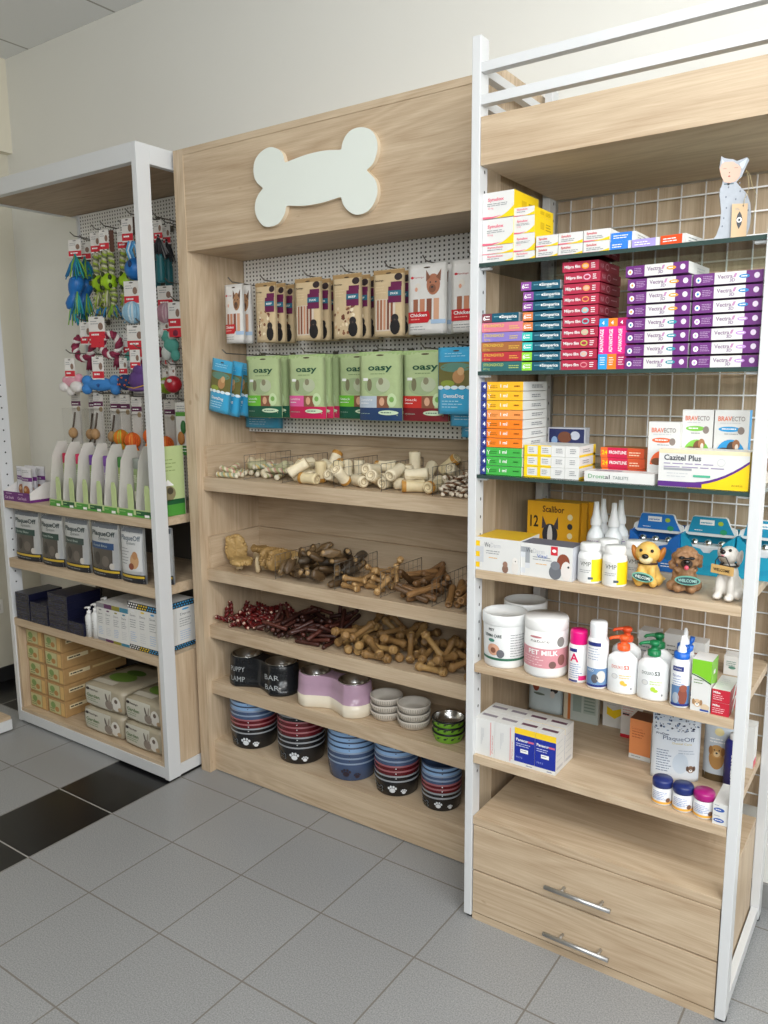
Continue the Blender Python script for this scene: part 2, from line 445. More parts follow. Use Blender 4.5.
# ================================================================== light: daylight through the two shop windows
def area(name, loc, rot, sx, sy, power, col):
    l = bpy.data.lights.new(name, 'AREA'); l.shape = 'RECTANGLE'; l.size = sx; l.size_y = sy; l.energy = power; l.color = col
    o = bpy.data.objects.new(name, l); COL.objects.link(o); o.location = loc; o.rotation_euler = rot
    return o
area('window_daylight', ((FW[0] + FW[1]) / 2, YF + .03, (FW[2] + FW[3]) / 2), (PI / 2, 0, 0), FW[1] - FW[0], FW[3] - FW[2], 62, (.94, .98, 1))
area('side_window_daylight', (XR - .03, (RW[0] + RW[1]) / 2, (RW[2] + RW[3]) / 2), (PI / 2, 0, PI / 2), RW[1] - RW[0], RW[3] - RW[2], 66, (1, .99, .97))
for i_, (lx, ly) in enumerate(((1.6, -2.6), (3.2, -2.3))):
    cl = bpy.data.objects.new('ceiling_light', None); COL.objects.link(cl); cl['kind'] = 'structure'; cl.location = (lx, ly, CEIL)
    mb = MB()
    for a_, b_ in (((-.32, -.32, -.02), (.32, -.29, 0)), ((-.32, .29, -.02), (.32, .32, 0)), ((-.32, -.29, -.02), (-.29, .29, 0)), ((.29, -.29, -.02), (.32, .29, 0))): mb.box(a_, b_, ALU)
    o = mb.build('frame', cl); o['kind'] = 'structure'
    dm = mat('#f5f6f6', .6); mb = MB(); mb.box((-.29, -.29, -.012), (.29, .29, -.004), dm); o = mb.build('diffuser', cl); o['kind'] = 'structure'
    area('ceiling_lamp', (lx, ly, CEIL - .025), (0, 0, 0), .58, .58, 22, (1, .975, .94))
W = bpy.data.worlds.new('daylight_sky'); scene.world = W; W.use_nodes = True
W.node_tree.nodes['Background'].inputs[0].default_value = (.75, .86, 1, 1); W.node_tree.nodes['Background'].inputs[1].default_value = .4
vs = scene.view_settings
vs.view_transform = 'Standard'; vs.look = 'None'; vs.gamma = 1.0; vs.use_curve_mapping = False; vs.exposure = 0.3

# ================================================================== the three shelving units
def wpart(name, mb, root, label=None):
    """part of a unit, modelled in room coordinates"""
    o = part(name, mb, root, label)
    base = root
    o.location = -Vector(base.location)
    return o
def sub(name, mb, par, label=None):
    return part(name, mb, par, label)
LACQ = mat('#d6d8d9', .35, 0, .015, 12)
HOOKFIX = {20: (0.0, -0.008), 22: (0.0, -0.004), 23: (0.024, 0.0), 25: (0.008, 0.012), 29: (0.02, -0.004), 32: (0.036, -0.008), 34: (0.016, 0.0), 42: (0.02, 0.0), 44: (-0.036, -0.004), 45: (-0.004, 0.0)}
hook_count = [0]
def hook(par, x, z, y1, y0=-.066, r=.0024):
    # a hook sits in the nearest free hole so that it clears the toys hung above it
    fx = HOOKFIX.get(hook_count[0], (0, 0)); hook_count[0] += 1; x += fx[0]; z += fx[1]
    mb = MB(); mb.tube([(x, y0, z), (x, y1 + .02, z + .004), (x, y1, z + .018)], r, DARKWIRE, 6)
    mb.box((x - .012, y0 - .004, z - .012), (x + .012, y0 - .0004, z + .012), DARKWIRE)
    return sub('hook', mb, par)

# ------------------------------------------------------------------ A: white framed unit with the pet toys
AX0, AX1, AY0, AY1, AH = -1.10, -.027, -.508, -.03, 2.425
ua = thing('toy_display_unit', 'white framed shelving unit with oak shelves, hung with pet toys, under wall bulkhead', 'shelving unit', ((AX0 + AX1) / 2, (AY0 + AY1) / 2, 0))
PW, PD = .026, .06
HOLE = mat('#3a3a3c', .6)
for x in (AX0, AX1 - PW):
    for y in (AY0,):
        mb = MB(); mb.box((x, y, .008), (x + PW, y + PD, AH), LACQ, .0015)
        s = RIGHT(x + PW, y, 0) if x == AX0 else LEFT(x, y + PD, 0)
        z = .58
        while z < 2.3:
            mb.oval(s, PD * .5, z, .0042, .0042, HOLE, 1, 8); z += .05
        wpart('post', mb, ua)
for z0, z1 in ((.012, .058), (AH - .066, AH)):
    for y in (AY0, AY1 - .03):
        mb = MB(); mb.box((AX0 + PW, y, z0), (AX1 - PW, y + .03, z1), LACQ, .001); wpart('rail', mb, ua)
    for x in (AX0, AX1 - PW):
        mb = MB(); mb.box((x, AY0 + PD, z0), (x + PW, AY1 - PD, z1), LACQ, .001); wpart('rail', mb, ua)
for x in (AX0 + .06, AX1 - .09):
    for y in (AY0 + .03, AY1 - .05):
        mb = MB(); mb.lathe([(.012, 0), (.012, .004), (.006, .004), (.006, .012)], mat('#b9babb', .3, .5), (x, y, 0), 12); wpart('foot', mb, ua)
mb = MB(); mb.box((AX0 + PW, AY0 + .031, AH - .062), (AX1 - PW, AY1 - .031, AH - .03), wood('x', '#b59c7f', '#8f7659', 'roof_oak')); wpart('roof_panel', mb, ua, 'oak panel closing the top of the frame')
for z1, t in ((1.067, .034), (.798, .042), (.515, .036)):
    mb = MB(); mb.box((AX0 + PW + .001, AY0 + .004, z1 - t), (AX1 - PW - .001, AY1 - .04, z1), OAKX, .001); wpart('shelf', mb, ua)
mb = MB(); mb.box((AX0 + PW, AY0 + .004, .058), (AX1 - PW, AY1 - .04, .075), OAKX, .001); wpart('bottom_panel', mb, ua)
for x in (AX0 + PW + .001, AX1 - PW - .019):
    mb = MB(); mb.box((x, AY0 + .006, .075), (x + .018, AY1 - .04, .479), OAKZ, .001); wpart('side_panel', mb, ua)
mb = MB(); mb.box((AX1 - PW + .004, AY0 + PD + .001, .0585), (AX1 - .004, AY1 - PD - .001, .515), OAKZ, .001); wpart('side_panel', mb, ua)
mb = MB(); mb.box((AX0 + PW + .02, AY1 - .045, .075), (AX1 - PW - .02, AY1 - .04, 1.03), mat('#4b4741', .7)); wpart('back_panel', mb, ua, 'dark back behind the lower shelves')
mb = MB(); mb.box((-1.0, -.066, 1.08), (AX1 - PW - .001, -.06, 2.36), PEG); mb.box((-1.012, -.075, .058), (-1.0005, -.03, AH - .066), LACQ); pegA = wpart('pegboard', mb, ua, 'white perforated steel back')

# ------------------------------------------------------------------ B: oak unit with the bone sign
BX0, BX1, BY0, BH = 0.0, 1.323, -.356, 2.42
ub = thing('oak_treat_unit', 'tall oak shelving unit with white bone sign, trays of dog chews and bowls', 'shelving unit', ((BX0 + BX1) / 2, BY0 / 2, 0))
PT = .044
for x in (BX0, BX1 - PT):
    mb = MB(); mb.box((x - (.008 if x == BX0 else 0), BY0, 0), (x + PT, -.004, BH), OAKZ, .001); wpart('side_panel', mb, ub)
mb = MB(); mb.box((BX0 + PT, BY0, BH - .022), (BX1 - PT, -.004, BH), OAKX, .001); wpart('top_panel', mb, ub)
mb = MB(); mb.box((BX0 + PT, BY0 + .003, 2.0615), (BX1 - PT, BY0 + .022, BH - .022), OAKX); header = wpart('header_panel', mb, ub)
mb = MB(); mb.box((BX0 + PT, BY0 + .022, 2.0615), (BX1 - PT, -.024, 2.08), OAKX); wpart('soffit', mb, ub)
mb = MB(); mb.box((BX0 + PT, -.024, 0), (BX1 - PT, -.004, BH - .022), OAKX); wpart('back_panel', mb, ub)
BONE = [(0.547, 2.291), (0.537, 2.322), (0.516, 2.339), (0.482, 2.35), (0.442, 2.341), (0.414, 2.318), (0.406, 2.285), (0.416, 2.252), (0.448, 2.226), (0.418, 2.201), (0.407, 2.168), (0.415, 2.136), (0.441, 2.107), (0.471, 2.099), (0.511, 2.105), (0.538, 2.13), (0.549, 2.157), (0.627, 2.147), (0.701, 2.147), (0.776, 2.155), (0.787, 2.127), (0.813, 2.103), (0.843, 2.093), (0.881, 2.1), (0.907, 2.126), (0.916, 2.156), (0.907, 2.188), (0.875, 2.219), (0.901, 2.236), (0.917, 2.273), (0.912, 2.307), (0.891, 2.333), (0.855, 2.346), (0.817, 2.343), (0.79, 2.322), (0.78, 2.293), (0.712, 2.302), (0.632, 2.301)]
def smooth_closed(P, n=5, sharp=()):
    out = []
    k = len(P)
    for i in range(k):
        p0, p1, p2, p3 = (Vector(P[(i + d) % k]) for d in (-1, 0, 1, 2))
        if i in sharp: p0 = p1
        if (i + 1) % k in sharp: p3 = p2
        for j in range(n):
            t = j / n
            out.append(tuple(.5 * ((2 * p1) + (p2 - p0) * t + (2 * p0 - 5 * p1 + 4 * p2 - p3) * t * t + (3 * p1 - p0 - 3 * p2 + p3) * t ** 3)))
    return out
mb = MB(); mb.prism(smooth_closed(BONE, 5, (0, 8, 16, 19, 27, 35)), BY0 + .003 - .018, BY0 + .0025, mat('#e6ece4', .4, 0, .01, 10), side=mat('#e2d2b8', .5, 0, .03), bev=.0012)
wpart('bone_sign', mb, ub, 'white bone-shaped sign on the oak header')
YS = BY0 + .03
for zt, zb_ in ((1.221, 1.168), (.856, .808), (.623, .571), (.387, .334)):
    mb = MB(); mb.box((BX0 + PT, YS, zb_), (BX1 - PT, YS + .02, zt), OAKX, .001); mb.box((BX0 + PT, YS + .02, zt - .022), (BX1 - PT, -.024, zt), OAKX)
    wpart('shelf', mb, ub)
mb = MB(); mb.box((BX0 + PT, YS, .004), (BX1 - PT, YS + .02, .131), OAKX, .001); mb.box((BX0 + PT, YS + .02, .109), (BX1 - PT, -.024, .131), OAKX); wpart('plinth_shelf', mb, ub)
for zt, z1 in ((1.221, 1.341), (.856, .983)):
    mb = MB()
    mb.box((BX0 + PT + .0005, YS + .012, zt + .0003), (BX0 + PT + .016, -.042, z1), OAKY, .0008); wpart('tray_side', mb, ub)
    mb = MB()
    mb.box((BX1 - PT - .016, YS + .012, zt + .0003), (BX1 - PT - .0005, -.042, z1), OAKY, .0008); wpart('tray_side', mb, ub)
    mb = MB(); mb.box((BX0 + PT + .0005, -.0415, zt + .0003), (BX1 - PT - .0005, -.0255, z1), OAKX, .0008); wpart('tray_back', mb, ub)
def divider(x, z0, h, y0=-.312, y1=-.05):
    mb = MB(); r = .0008
    mb.tube([(x, y0, z0), (x, y0, z0 + h)], r * 1.3, DARKWIRE, 5)
    mb.tube([(x, y0, z0 + h), (x, y1, z0 + h)], r * 1.3, DARKWIRE, 5)
    mb.tube([(x, y0, z0 + .004), (x, y1, z0 + .004)], r * 1.3, DARKWIRE, 5)
    mb.tube([(x, y1, z0), (x, y1, z0 + h)], r * 1.3, DARKWIRE, 5)
    k = 9
    for i in range(1, k):
        y = y0 + (y1 - y0) * i / k
        mb.tube([(x, y, z0 + .004), (x, y, z0 + h)], r, DARKWIRE, 4)
    for q in (.36, .7): mb.tube([(x, y0, z0 + h * q), (x, y1, z0 + h * q)], r * .8, DARKWIRE, 4)
    wpart('wire_divider', mb, ub)
for x in (.256, .445, .681, .881, 1.079): divider(x, 1.2214, .092)
for x in (.397, .677, .875, 1.078): divider(x, .8564, .092)
mb = MB(); mb.box((BX0 + PT + .004, -.066, 1.385), (BX1 - PT - .004, -.06, 2.0605), PEG)
mb.box((BX0 + PT + .004, -.06, 1.385), (BX1 - PT - .004, -.045, 1.40), LACQ); pegB = wpart('pegboard', mb, ub, 'white perforated steel back')

# ------------------------------------------------------------------ C: white framed medicine unit
CX0, CX1, CY0, CY1, CH = 1.336, 2.069, -.5515, -.055, 2.43
uc = thing('medicine_display_unit', 'white framed unit with glass and oak shelves, wire grid back and two drawers', 'shelving unit', ((CX0 + CX1) / 2, (CY0 + CY1) / 2, 0))
CW, CD = .0245, .045
for x in (CX0, CX1 - CW):
    for y in (CY0, CY1 - CD):
        mb = MB(); mb.box((x, y, .012), (x + CW, y + CD, CH), LACQ, .002)
        s = RIGHT(x + CW, y, 0) if x == CX0 else LEFT(x, y + CD, 0)
        z = .46
        while z < 2.2:
            mb.oval(s, CD * .62, z, .0032, .005, HOLE, 1, 8); z += .05
        wpart('post', mb, uc)
        mb = MB(); mb.lathe([(.013, 0), (.013, .012)], mat('#1b1b1c', .4), (x + CW / 2, y + CD / 2, 0), 12); mb.lathe([(.0, .0), (.013, .0)], BLACK, (x + CW / 2, y + CD / 2, 0), 12); wpart('foot', mb, uc)
for z0, z1 in ((2.343, 2.366), (2.266, 2.289)):
    for y in (CY0 + .002, CY1 - .027):
        mb = MB(); mb.box((CX0 + CW, y, z0), (CX1 - CW, y + .025, z1), LACQ, .001); wpart('rail', mb, uc)
    for x in (CX0 + .001, CX1 - .0245):
        mb = MB(); mb.box((x, CY0 + CD, z0), (x + .0235, CY1 - CD, z1), LACQ, .001); wpart('rail', mb, uc)
for x in (CX0 + .003, CX1 - CW + .003):
    mb = MB(); mb.box((x, CY0 + CD, .014), (x + .019, CY1 - CD, .05), LACQ, .001); wpart('rail', mb, uc)
mb = MB(); mb.box((CX0 + CW + .001, CY0 + .003, 2.121), (CX1 - CW - .001, CY1 - .005, 2.238), OAKX, .001); wpart('header_box', mb, uc, 'deep oak box under the top rails')
mb = MB(); mb.box((CX0 + CW, -.036, .33), (CX1 - CW - .001, -.014, 2.12), OAKZ); wpart('back_panel', mb, uc, 'oak panelling behind the wire grid')
GRID = mat('#f7f7f5', .4, 0, .01)
mb = MB()
x = 1.341 + .065
while x < CX1 - CW: mb.tube([(x, -.047, .34), (x, -.047, 2.118)], .0024, GRID, 5); x += .065
z = 1.474 - .061 * 18
while z < 2.11: mb.tube([(CX0 + CW + .002, -.051, z), (CX1 - CW - .002, -.051, z)], .0024, GRID, 5); z += .061
wpart('wire_grid', mb, uc, 'white welded wire grid')
for zt in (1.067, .7945, .521):
    mb = MB(); mb.box((CX0 + CW + .001, CY0 + .001, zt - .024), (CX1 - CW - .001, -.075, zt), OAKX, .001); wpart('shelf', mb, uc)
for zt in (1.330, 1.605, 1.881):
    mb = MB(); mb.box((CX0 + .006, CY0 + .003, zt - .01), (CX1 - .006, -.085, zt), GLASS, front=GLASSEDGE, right=GLASSEDGE, left=GLASSEDGE); g = wpart('glass_shelf', mb, uc, 'clear glass shelf with green edge')
    for x in (CX0 + CW + .001, CX1 - CW - .026):
        mb = MB(); mb.box((x, CY0 + .012, zt - .016), (x + .025, CY0 + .03, zt - .0105), LACQ, .001); sub('shelf_clip', mb, g)
# drawer cabinet
mb = MB()
mb.box((CX0 + CW + .001, CY0 + .004, .305), (CX1 - CW - .001, -.1, .330), OAKX, .001)
part_top = wpart('cabinet_top', mb, uc)
mb = MB()
for x in (CX0 + CW + .001, CX1 - CW - .02): mb.box((x, CY0 + .026, .03), (x + .019, -.1, .305), OAKZ)
mb.box((CX0 + CW + .02, -.12, .03), (CX1 - CW - .02, -.1, .305), OAKX)
wpart('cabinet_body', mb, uc)
for z0, z1, hz in ((.163, .302, .208), (.026, .158, .066)):
    mb = MB(); mb.box((CX0 + CW + .003, CY0 + .004, z0), (CX1 - CW - .003, CY0 + .024, z1), OAKX, .001)
    mb.box((CX0 + CW + .03, CY0 + .024, z0 + .015), (CX1 - CW - .03, -.14, z1 - .02), OAKY)
    d = wpart('drawer', mb, uc)
    mb = MB(); y = CY0 - .024
    mb.tube([(1.598, y, hz + .002), (1.782, y, hz + .002)], .006, CHROME, 12)
    for x in (1.645, 1.752): mb.tube([(x, CY0 + .0038, hz + .002), (x, y, hz + .002)], .0042, CHROME, 8)
    sub('handle', mb, d, 'brushed steel bar handle')
mb = MB(); mb.box((CX0 + CW + .001, CY0 + .006, .0), (CX1 - CW - .001, CY0 + .026, .022), OAKX); wpart('plinth', mb, uc)

# ------------------------------------------------------------------ wall unit whose white base shows beside the toy unit
un = thing('wall_display_base', 'low white display base with oak deck at the wall beside the toy unit', 'shelving unit', (-1.33, -1.3, 0))
mb = MB(); mb.box((XL + .015, -2.0, .008), (-1.02, -.585, .056), LACQ, .002); wpart('base', mb, un)
mb = MB(); mb.box((XL + .015, -1.998, .0565), (-1.024, -.588, .072), OAKY, .001); wpart('deck', mb, un)
# ------------------------------------------------------------------ wall socket
mb = MB(); mb.box((0, -.035, 0), (.009, .035, .075), mat('#e8e6df', .4), .002); mb.box((.009, -.02, .02), (.011, .02, .055), mat('#d5d3cc', .4))
solo('wall_socket', mb, 'small white wall socket beside the toy unit', 'socket', (XL + .0003, -.268, .375))

# ================================================================== things on the medicine unit
G1, G2, G3, S1, S2, S3 = 1.8812, 1.6052, 1.3302, 1.0672, .7947, .5212
YEL, PINKRED, NAVY, REDI = ink('#f3cf12'), ink('#e8657f'), ink('#26347d'), ink('#cf2a3a')
GREYT, DARKT, WT = ink('#8e9094'), ink('#33363c'), ink('#f6f6f4')
GREYL = ink('#c3c5c8')
# ---- yellow and white tablet cartons on the top glass shelf
def yellow_carton(w, d, h, seed=1, big=False):
    mb = MB(); mb.box((0, 0, 0), (w, d, h), WHITEP, right=YEL)
    F = FRONT()
    n = 8
    arc = [(w * (.32 + .68 * i / n), h * .42 * (i / n) ** 2.2) for i in range(n + 1)]
    mb.poly(F, [(w * .32, 0)] + [(w, 0)] + arc[:0:-1], YEL, 1)
    mb.poly(F, [(0, 0), (w * .32, 0), (w * .62, h * .09), (w * .3, h * .06), (0, h * .09)], PINKRED, 2)
    mb.write(F, 'Synulox', w * .16, h * .66, h * (.12 if h > .03 else .2), PINKRED, w * .52, bold=True)
    if h > .03:
        mb.lines(F, w * .14, h * .54, w * .68, 2, h * .07, h * .025, GREYT, seed=seed)
        mb.write(F, '50 mg', w * .16, h * .36, h * .07, PINKRED)
    else: mb.lines(F, w * .16, h * .42, w * .5, 1, h * .2, h * .08, GREYT, seed=seed)
    R_ = RIGHT(w)
    mb.rect(R_, d * .3, h * .3, d * .5, h * .7, ink('#d8b40c'), 1); mb.lines(R_, d * .58, h * .62, d * .34, 3, h * .16, h * .05, ink('#a58a10'), seed=seed + 3)
    return mb
def row(): pass
YC = [('large', 1.3615, 1.9920, .087, .150, .064, 'big white and yellow tablet carton on top of the first stack on upper glass'),
      ('large', 1.3615, 1.9262, .087, .150, .064, 'big white and yellow tablet carton under the topmost big one'),
      ('thin', 1.3615, 1.9036, .087, .150, .0215, 'thin yellow-sided carton directly under the two big tablet cartons'),
      ('thin', 1.3615, 1.8815, .087, .150, .0215, 'thin yellow-sided carton at the foot of the big carton stack on glass'),
      ('small', 1.4475, 1.9895, .056, .118, .0205, 'small thin yellow carton topping the second stack beside big cartons'),
      ('small', 1.4475, 1.9468, .057, .118, .042, 'small yellow-sided tablet carton second from top of second stack'),
      ('small', 1.4480, 1.9032, .058, .118, .043, 'small yellow-sided tablet carton above the lowest thin one in second stack'),
      ('small', 1.4475, 1.8815, .060, .118, .021, 'small thin yellow carton at foot of the second stack on upper glass')]
for i, (k, x, z, w, d, h, lab) in enumerate(YC):
    solo('tablet_carton', yellow_carton(w, d, h, i), lab, 'box', (x, -.531 + (.003 if k == 'small' else 0), z))
def low_carton(w, d, h, seed):
    mb = MB(); mb.box((0, 0, 0), (w, d, h), WHITEP); F = FRONT()
    mb.poly(F, [(w * .3, 0), (w, 0), (w, h * .3), (w * .75, h * .14)], YEL, 1)
    mb.poly(F, [(0, 0), (w * .3, 0), (w * .6, h * .1), (0, h * .1)], PINKRED, 2)
    mb.write(F, 'Synulox', w * .12, h * .62, h * .2, REDI, w * .4, bold=True); mb.lines(F, w * .12, h * .4, w * .7, 2, h * .15, h * .06, GREYT, seed=seed)
    return mb
for j, (x, w) in enumerate(((1.5115, .0575), (1.5705, .0620), (1.6345, .0640))):
    for k in range(2):
        which = ('nearest the tall yellow stacks', 'in the middle pile of three', 'beside the blue cartons')[j]
        solo('tablet_carton', low_carton(w, .10, .0262, j * 2 + k), 'low white carton with yellow edge, %s, %s' % (('lower one', 'upper one')[k], which), 'box', (x, -.531, 1.8815 + .0268 * k))
def flat_carton(w, d, h, colour, seed=1, text=None):
    mb = MB(); mb.box((0, 0, 0), (w, d, h), WHITEP, front=colour); F = FRONT()
    mb.lines(F, w * .1, h * .6, w * .6, 2, h * .25, h * .1, WT, seed=seed)
    mb.rect(F, w * .86, 0, w, h, WHITEP, 1)
    R_ = RIGHT(w); mb.lines(R_, d * .15, h * .6, d * .6, 2, h * .3, h * .1, GREYT, seed=seed)
    return mb
BLUE = ink('#2f7fe0')
solo('tablet_carton', flat_carton(.058, .11, .020, BLUE, 2), 'flat blue-fronted carton lying on another blue carton, top glass shelf', 'box', (1.7005, -.526, 1.9022))
solo('tablet_carton', flat_carton(.050, .11, .0203, BLUE, 3), 'flat blue-fronted carton under another blue one, top glass shelf', 'box', (1.6995, -.528, 1.8815))
solo('tablet_carton', flat_carton(.064, .10, .0203, ink('#a99bdc'), 4), 'flat lilac carton between blue and orange-red ones on top glass', 'box', (1.7515, -.530, 1.8815))
solo('tablet_carton', flat_carton(.058, .10, .0215, ink('#f0521f'), 5), 'flat orange-red carton at the end of the low row, top glass shelf', 'box', (1.8175, -.530, 1.8815), -.12)
# ---- wooden cat
CAT = [(-0.0312, 0.1952), (-0.0222, 0.1883), (-0.0063, 0.1867), (0.0018, 0.1809), (0.0224, 0.188), (0.0272, 0.1821), (0.0195, 0.1641), (0.0138, 0.1491), (0.0032, 0.1404), (0.0022, 0.1383), (0.0105, 0.1302), (0.0271, 0.1131), (0.0349, 0.0938), (0.0381, 0.0683), (0.0368, 0.0456), (0.0323, 0.03), (0.0285, 0.0195), (-0.0054, 0.0195), (-0.0401, 0.0195), (-0.038, 0.0248), (-0.0313, 0.0304), (-0.0245, 0.0527), (-0.0239, 0.0806), (-0.0304, 0.114), (-0.03, 0.1278), (-0.0248, 0.1364), (-0.0237, 0.145), (-0.0299, 0.1574), (-0.0338, 0.1722), (-0.0314, 0.1833)]
CAT = [(x * .97, (z - .0195) * 1.01) for x, z in CAT]
ct = thing('cat_figurine', 'grey and pink flat wooden cat figurine with paper tag on the top glass', 'figurine', (1.9665, -.515, 1.8815), .28)
WOODGREY = mat('#a9afb7', .6, 0, .12, 90)
mb = MB(); mb.prism(CAT, 0, .013, WOODGREY, side=mat('#b9a68c', .6), bev=.001)
F = FRONT()
for i, (u, v) in enumerate([(-.012, .111), (.012, .101), (-.016, .091), (.004, .085), (.024, .088), (-.014, .068), (.006, .062), (-.018, .047), (.03, .06), (.010, .118), (-.02, .03), (-.006, .125)]):
    mb.oval(F, u, v, .0016, .0022, ink('#6e7480'), 1, 8)
mb.rect(F, -.0215, .1165, -.002, .1195, ink('#596a73'), 1); mb.oval(F, -.0125, .1178, .003, .003, ink('#2b2b30'), 2, 10)
mb.poly(F, [(-.0005, .006), (.006, .03), (.009, .05), (.0065, .05), (.003, .03), (-.003, .004)], ink('#d9d3cb'), 1)
part('body', mb, ct)
mb = MB()
face = [(x, z) for x, z in CAT if z > .119][:9] + [(-.0225, .1215), (-.0288, .136), (-.0325, .15), (-.03, .162)]
mb.prism([(-.0285, .160), (-.0215, .164), (-.006, .163), (.003, .157), (.011, .15), (.0105, .141), (.0085, .131), (.002, .1225), (-.010, .1195), (-.0215, .1225), (-.028, .135), (-.0322, .15)], -.0012, 0, mat('#d6b09d', .6, 0, .04))
f2 = FRONT(0, 0, -.0012)
mb.poly(f2, [(-.0135, .142), (-.0105, .142), (-.012, .139)], ink('#6b4a44'), 1); mb.oval(f2, -.012, .1335, .0024, .0016, ink('#a5544d'), 1, 10)
for u in (-.022, .001): mb.oval(f2, u, .150, .0045, .0006, ink('#9a7d75'), 1, 10)
part('face', mb, ct, 'pale pink painted face with closed eyes')
mb = MB()
mb.prism([(.0225, .1685), (.0072, .158), (.0125, .146), (.0165, .150)], -.001, 0, mat('#c9d6dc', .6)); mb.prism([(-.0290, .1705), (-.0285, .1605), (-.0235, .165)], -.001, 0, mat('#c9d6dc', .6))
part('inner_ear', mb, ct, 'pale blue inner ears')
mb = MB(); mb.prism([(-.003, .0745), (.0285, .0735), (.0293, .0015), (-.002, .0015)], -.0062, -.005, mat('#d3b590', .7, 0, .03))
f3 = FRONT(0, 0, -.0062)
mb.poly(f3, [(.013, .058), (.017, .051), (.0195, .041), (.0175, .030), (.013, .021), (.009, .030), (.0068, .041), (.009, .051)], DARKT, 1)
mb.oval(f3, .013, .040, .0055, .0055, WT, 2); mb.oval(f3, .013, .040, .0025, .0028, DARKT, 3)
mb.oval(f3, .0195, .069, .0016, .0016, DARKT, 1, 10)
mb.lines(f3, .004, .064, .010, 2, .003, .001, GREYT, 1)
part('tag', mb, ct, 'kraft paper tag with dark eye-like emblem')
mb = MB()
mb.tube([(.0195, -.0065, .069), (.022, -.006, .085), (.029, -.003, .105), (.026, -.002, .13), (.021, .003, .145), (.030, .006, .135), (.036, .004, .11), (.046, .004, .09), (.043, .004, .06), (.040, .006, .04)], .0006, ink('#c9b78a'), 5)
part('string', mb, ct, 'straw-coloured string')

# ---- chewable tablet boxes on the middle glass shelf
def slab(w, d, h, front, side=None, top=None):
    mb = MB(); mb.box((0, 0, 0), (w, d, h), front, right=side or front, top=top or front); return mb
for i, (nm, c, tx) in enumerate([('dark teal', '#2f6a6c', '#b5c56c'), ('red', '#b5323c', '#e9b04a'), ('brown', '#a5683c', '#e0b84c'), ('violet', '#8c7cc4', '#d9c25a'), ('pink', '#d97b90', '#e4c06a')]):
    w, h = .117, .0238
    mb = slab(w, .075, h, ink(c)); F = FRONT(); t = ink(tx)
    mb.write(F, 'STRONGHOLD', .006, h * .52, h * .3, t, w * .5, bold=True); mb.write(F, '60 mg', .006, h * .14, h * .22, t); mb.lines(F, w * .68, h * .5, w * .26, 2, h * .22, h * .1, t, seed=i)
    solo('pipette_carton', mb, '%s flat carton, %s of the mixed-colour stack beside the frame post' % (nm, ('lowest', 'second up', 'third up', 'fourth up', 'fifth up')[i]), 'box', (1.3625 + (0, .001, -.001, .001, 0)[i], -.531, G2 + .0003 + i * .0252))
TEAL = ink('#12546a')
def teal_box(leftc, w=.104, h=.0208, seed=1):
    mb = slab(w, .09, h, TEAL, WHITEP); F = FRONT()
    mb.rect(F, 0, 0, w * .27, h, ink(leftc), 1); mb.write(F, '6', .003, h * .25, h * .5, WT, bold=True); mb.lines(F, w * .1, h * .6, w * .14, 2, h * .3, h * .12, WT, seed=seed)
    mb.write(F, 'Simparica', w * .53, h * .42, h * .34, WT, w * .42, bold=True, lift=2); mb.lines(F, w * .33, h * .55, w * .16, 1, h * .2, h * .12, ink('#6ea8b5'), seed=seed)
    mb.lines(F, w * .66, h * .18, w * .18, 1, h * .2, h * .1, ink('#9cc4cc'), seed=seed); mb.oval(F, w * .50, h * .56, h * .13, h * .13, WT, 2, 8)
    return mb
cols = [('lime', '#8fd63a'), ('lime', '#8fd63a'), ('turquoise', '#3cc4b8'), ('turquoise', '#3cc4b8'), ('orange', '#dd8048'), ('orange', '#dd8048'), ('purple', '#8d4a9c'), ('purple', '#8d4a9c'), ('purple', '#8d4a9c')]
for i, (nm, c) in enumerate(cols):
    which = 'upper' if (i in (1, 3, 5)) else 'lower'
    if nm == 'purple': which = ('lowest', 'middle', 'topmost')[i - 6]
    solo('tablet_carton', teal_box(c, seed=i), 'dark teal tablet box with %s end, %s of its colour, tall teal stack' % (nm, which), 'box', (1.4795 + rnd.uniform(-.001, .001) - (.006 if i == 8 else 0), -.531, G2 + .0003 + i * .0250 - (.0 if i < 9 else 0)), 0.0 if i < 8 else .03)
solo('tablet_carton', teal_box('#7a3b46', .104, .0225, 12), 'dark teal tablet box lying on the pink carton of the mixed stack', 'box', (1.362, -.529, G2 + .0003 + 5 * .0252), .02)
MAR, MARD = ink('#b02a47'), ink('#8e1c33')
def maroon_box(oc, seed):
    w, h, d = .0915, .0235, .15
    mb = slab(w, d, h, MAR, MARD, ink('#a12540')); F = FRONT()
    mb.write(F, 'Milpro film', w * .06, h * .36, h * .3, WT, w * .44, bold=True); mb.oval(F, w * .64, h * .5, w * .10, h * .3, ink(oc), 1); mb.oval(F, w * .64, h * .5, w * .07, h * .17, ink('#d9b6a0') if seed % 2 else MAR, 2)
    mb.lines(F, w * .80, h * .66, w * .12, 3, h * .2, h * .09, WT, seed=seed)
    R_ = RIGHT(w); t = ink('#c98a96'); mb.write(R_, 'NA', d * .08, h * .25, h * .5, t); mb.oval(R_, d * .4, h * .5, d * .09, h * .36, t, 1); mb.oval(R_, d * .4, h * .5, d * .07, h * .25, MARD, 2); mb.lines(R_, d * .58, h * .5, d * .3, 1, h * .2, h * .12, t, seed=seed)
    return mb
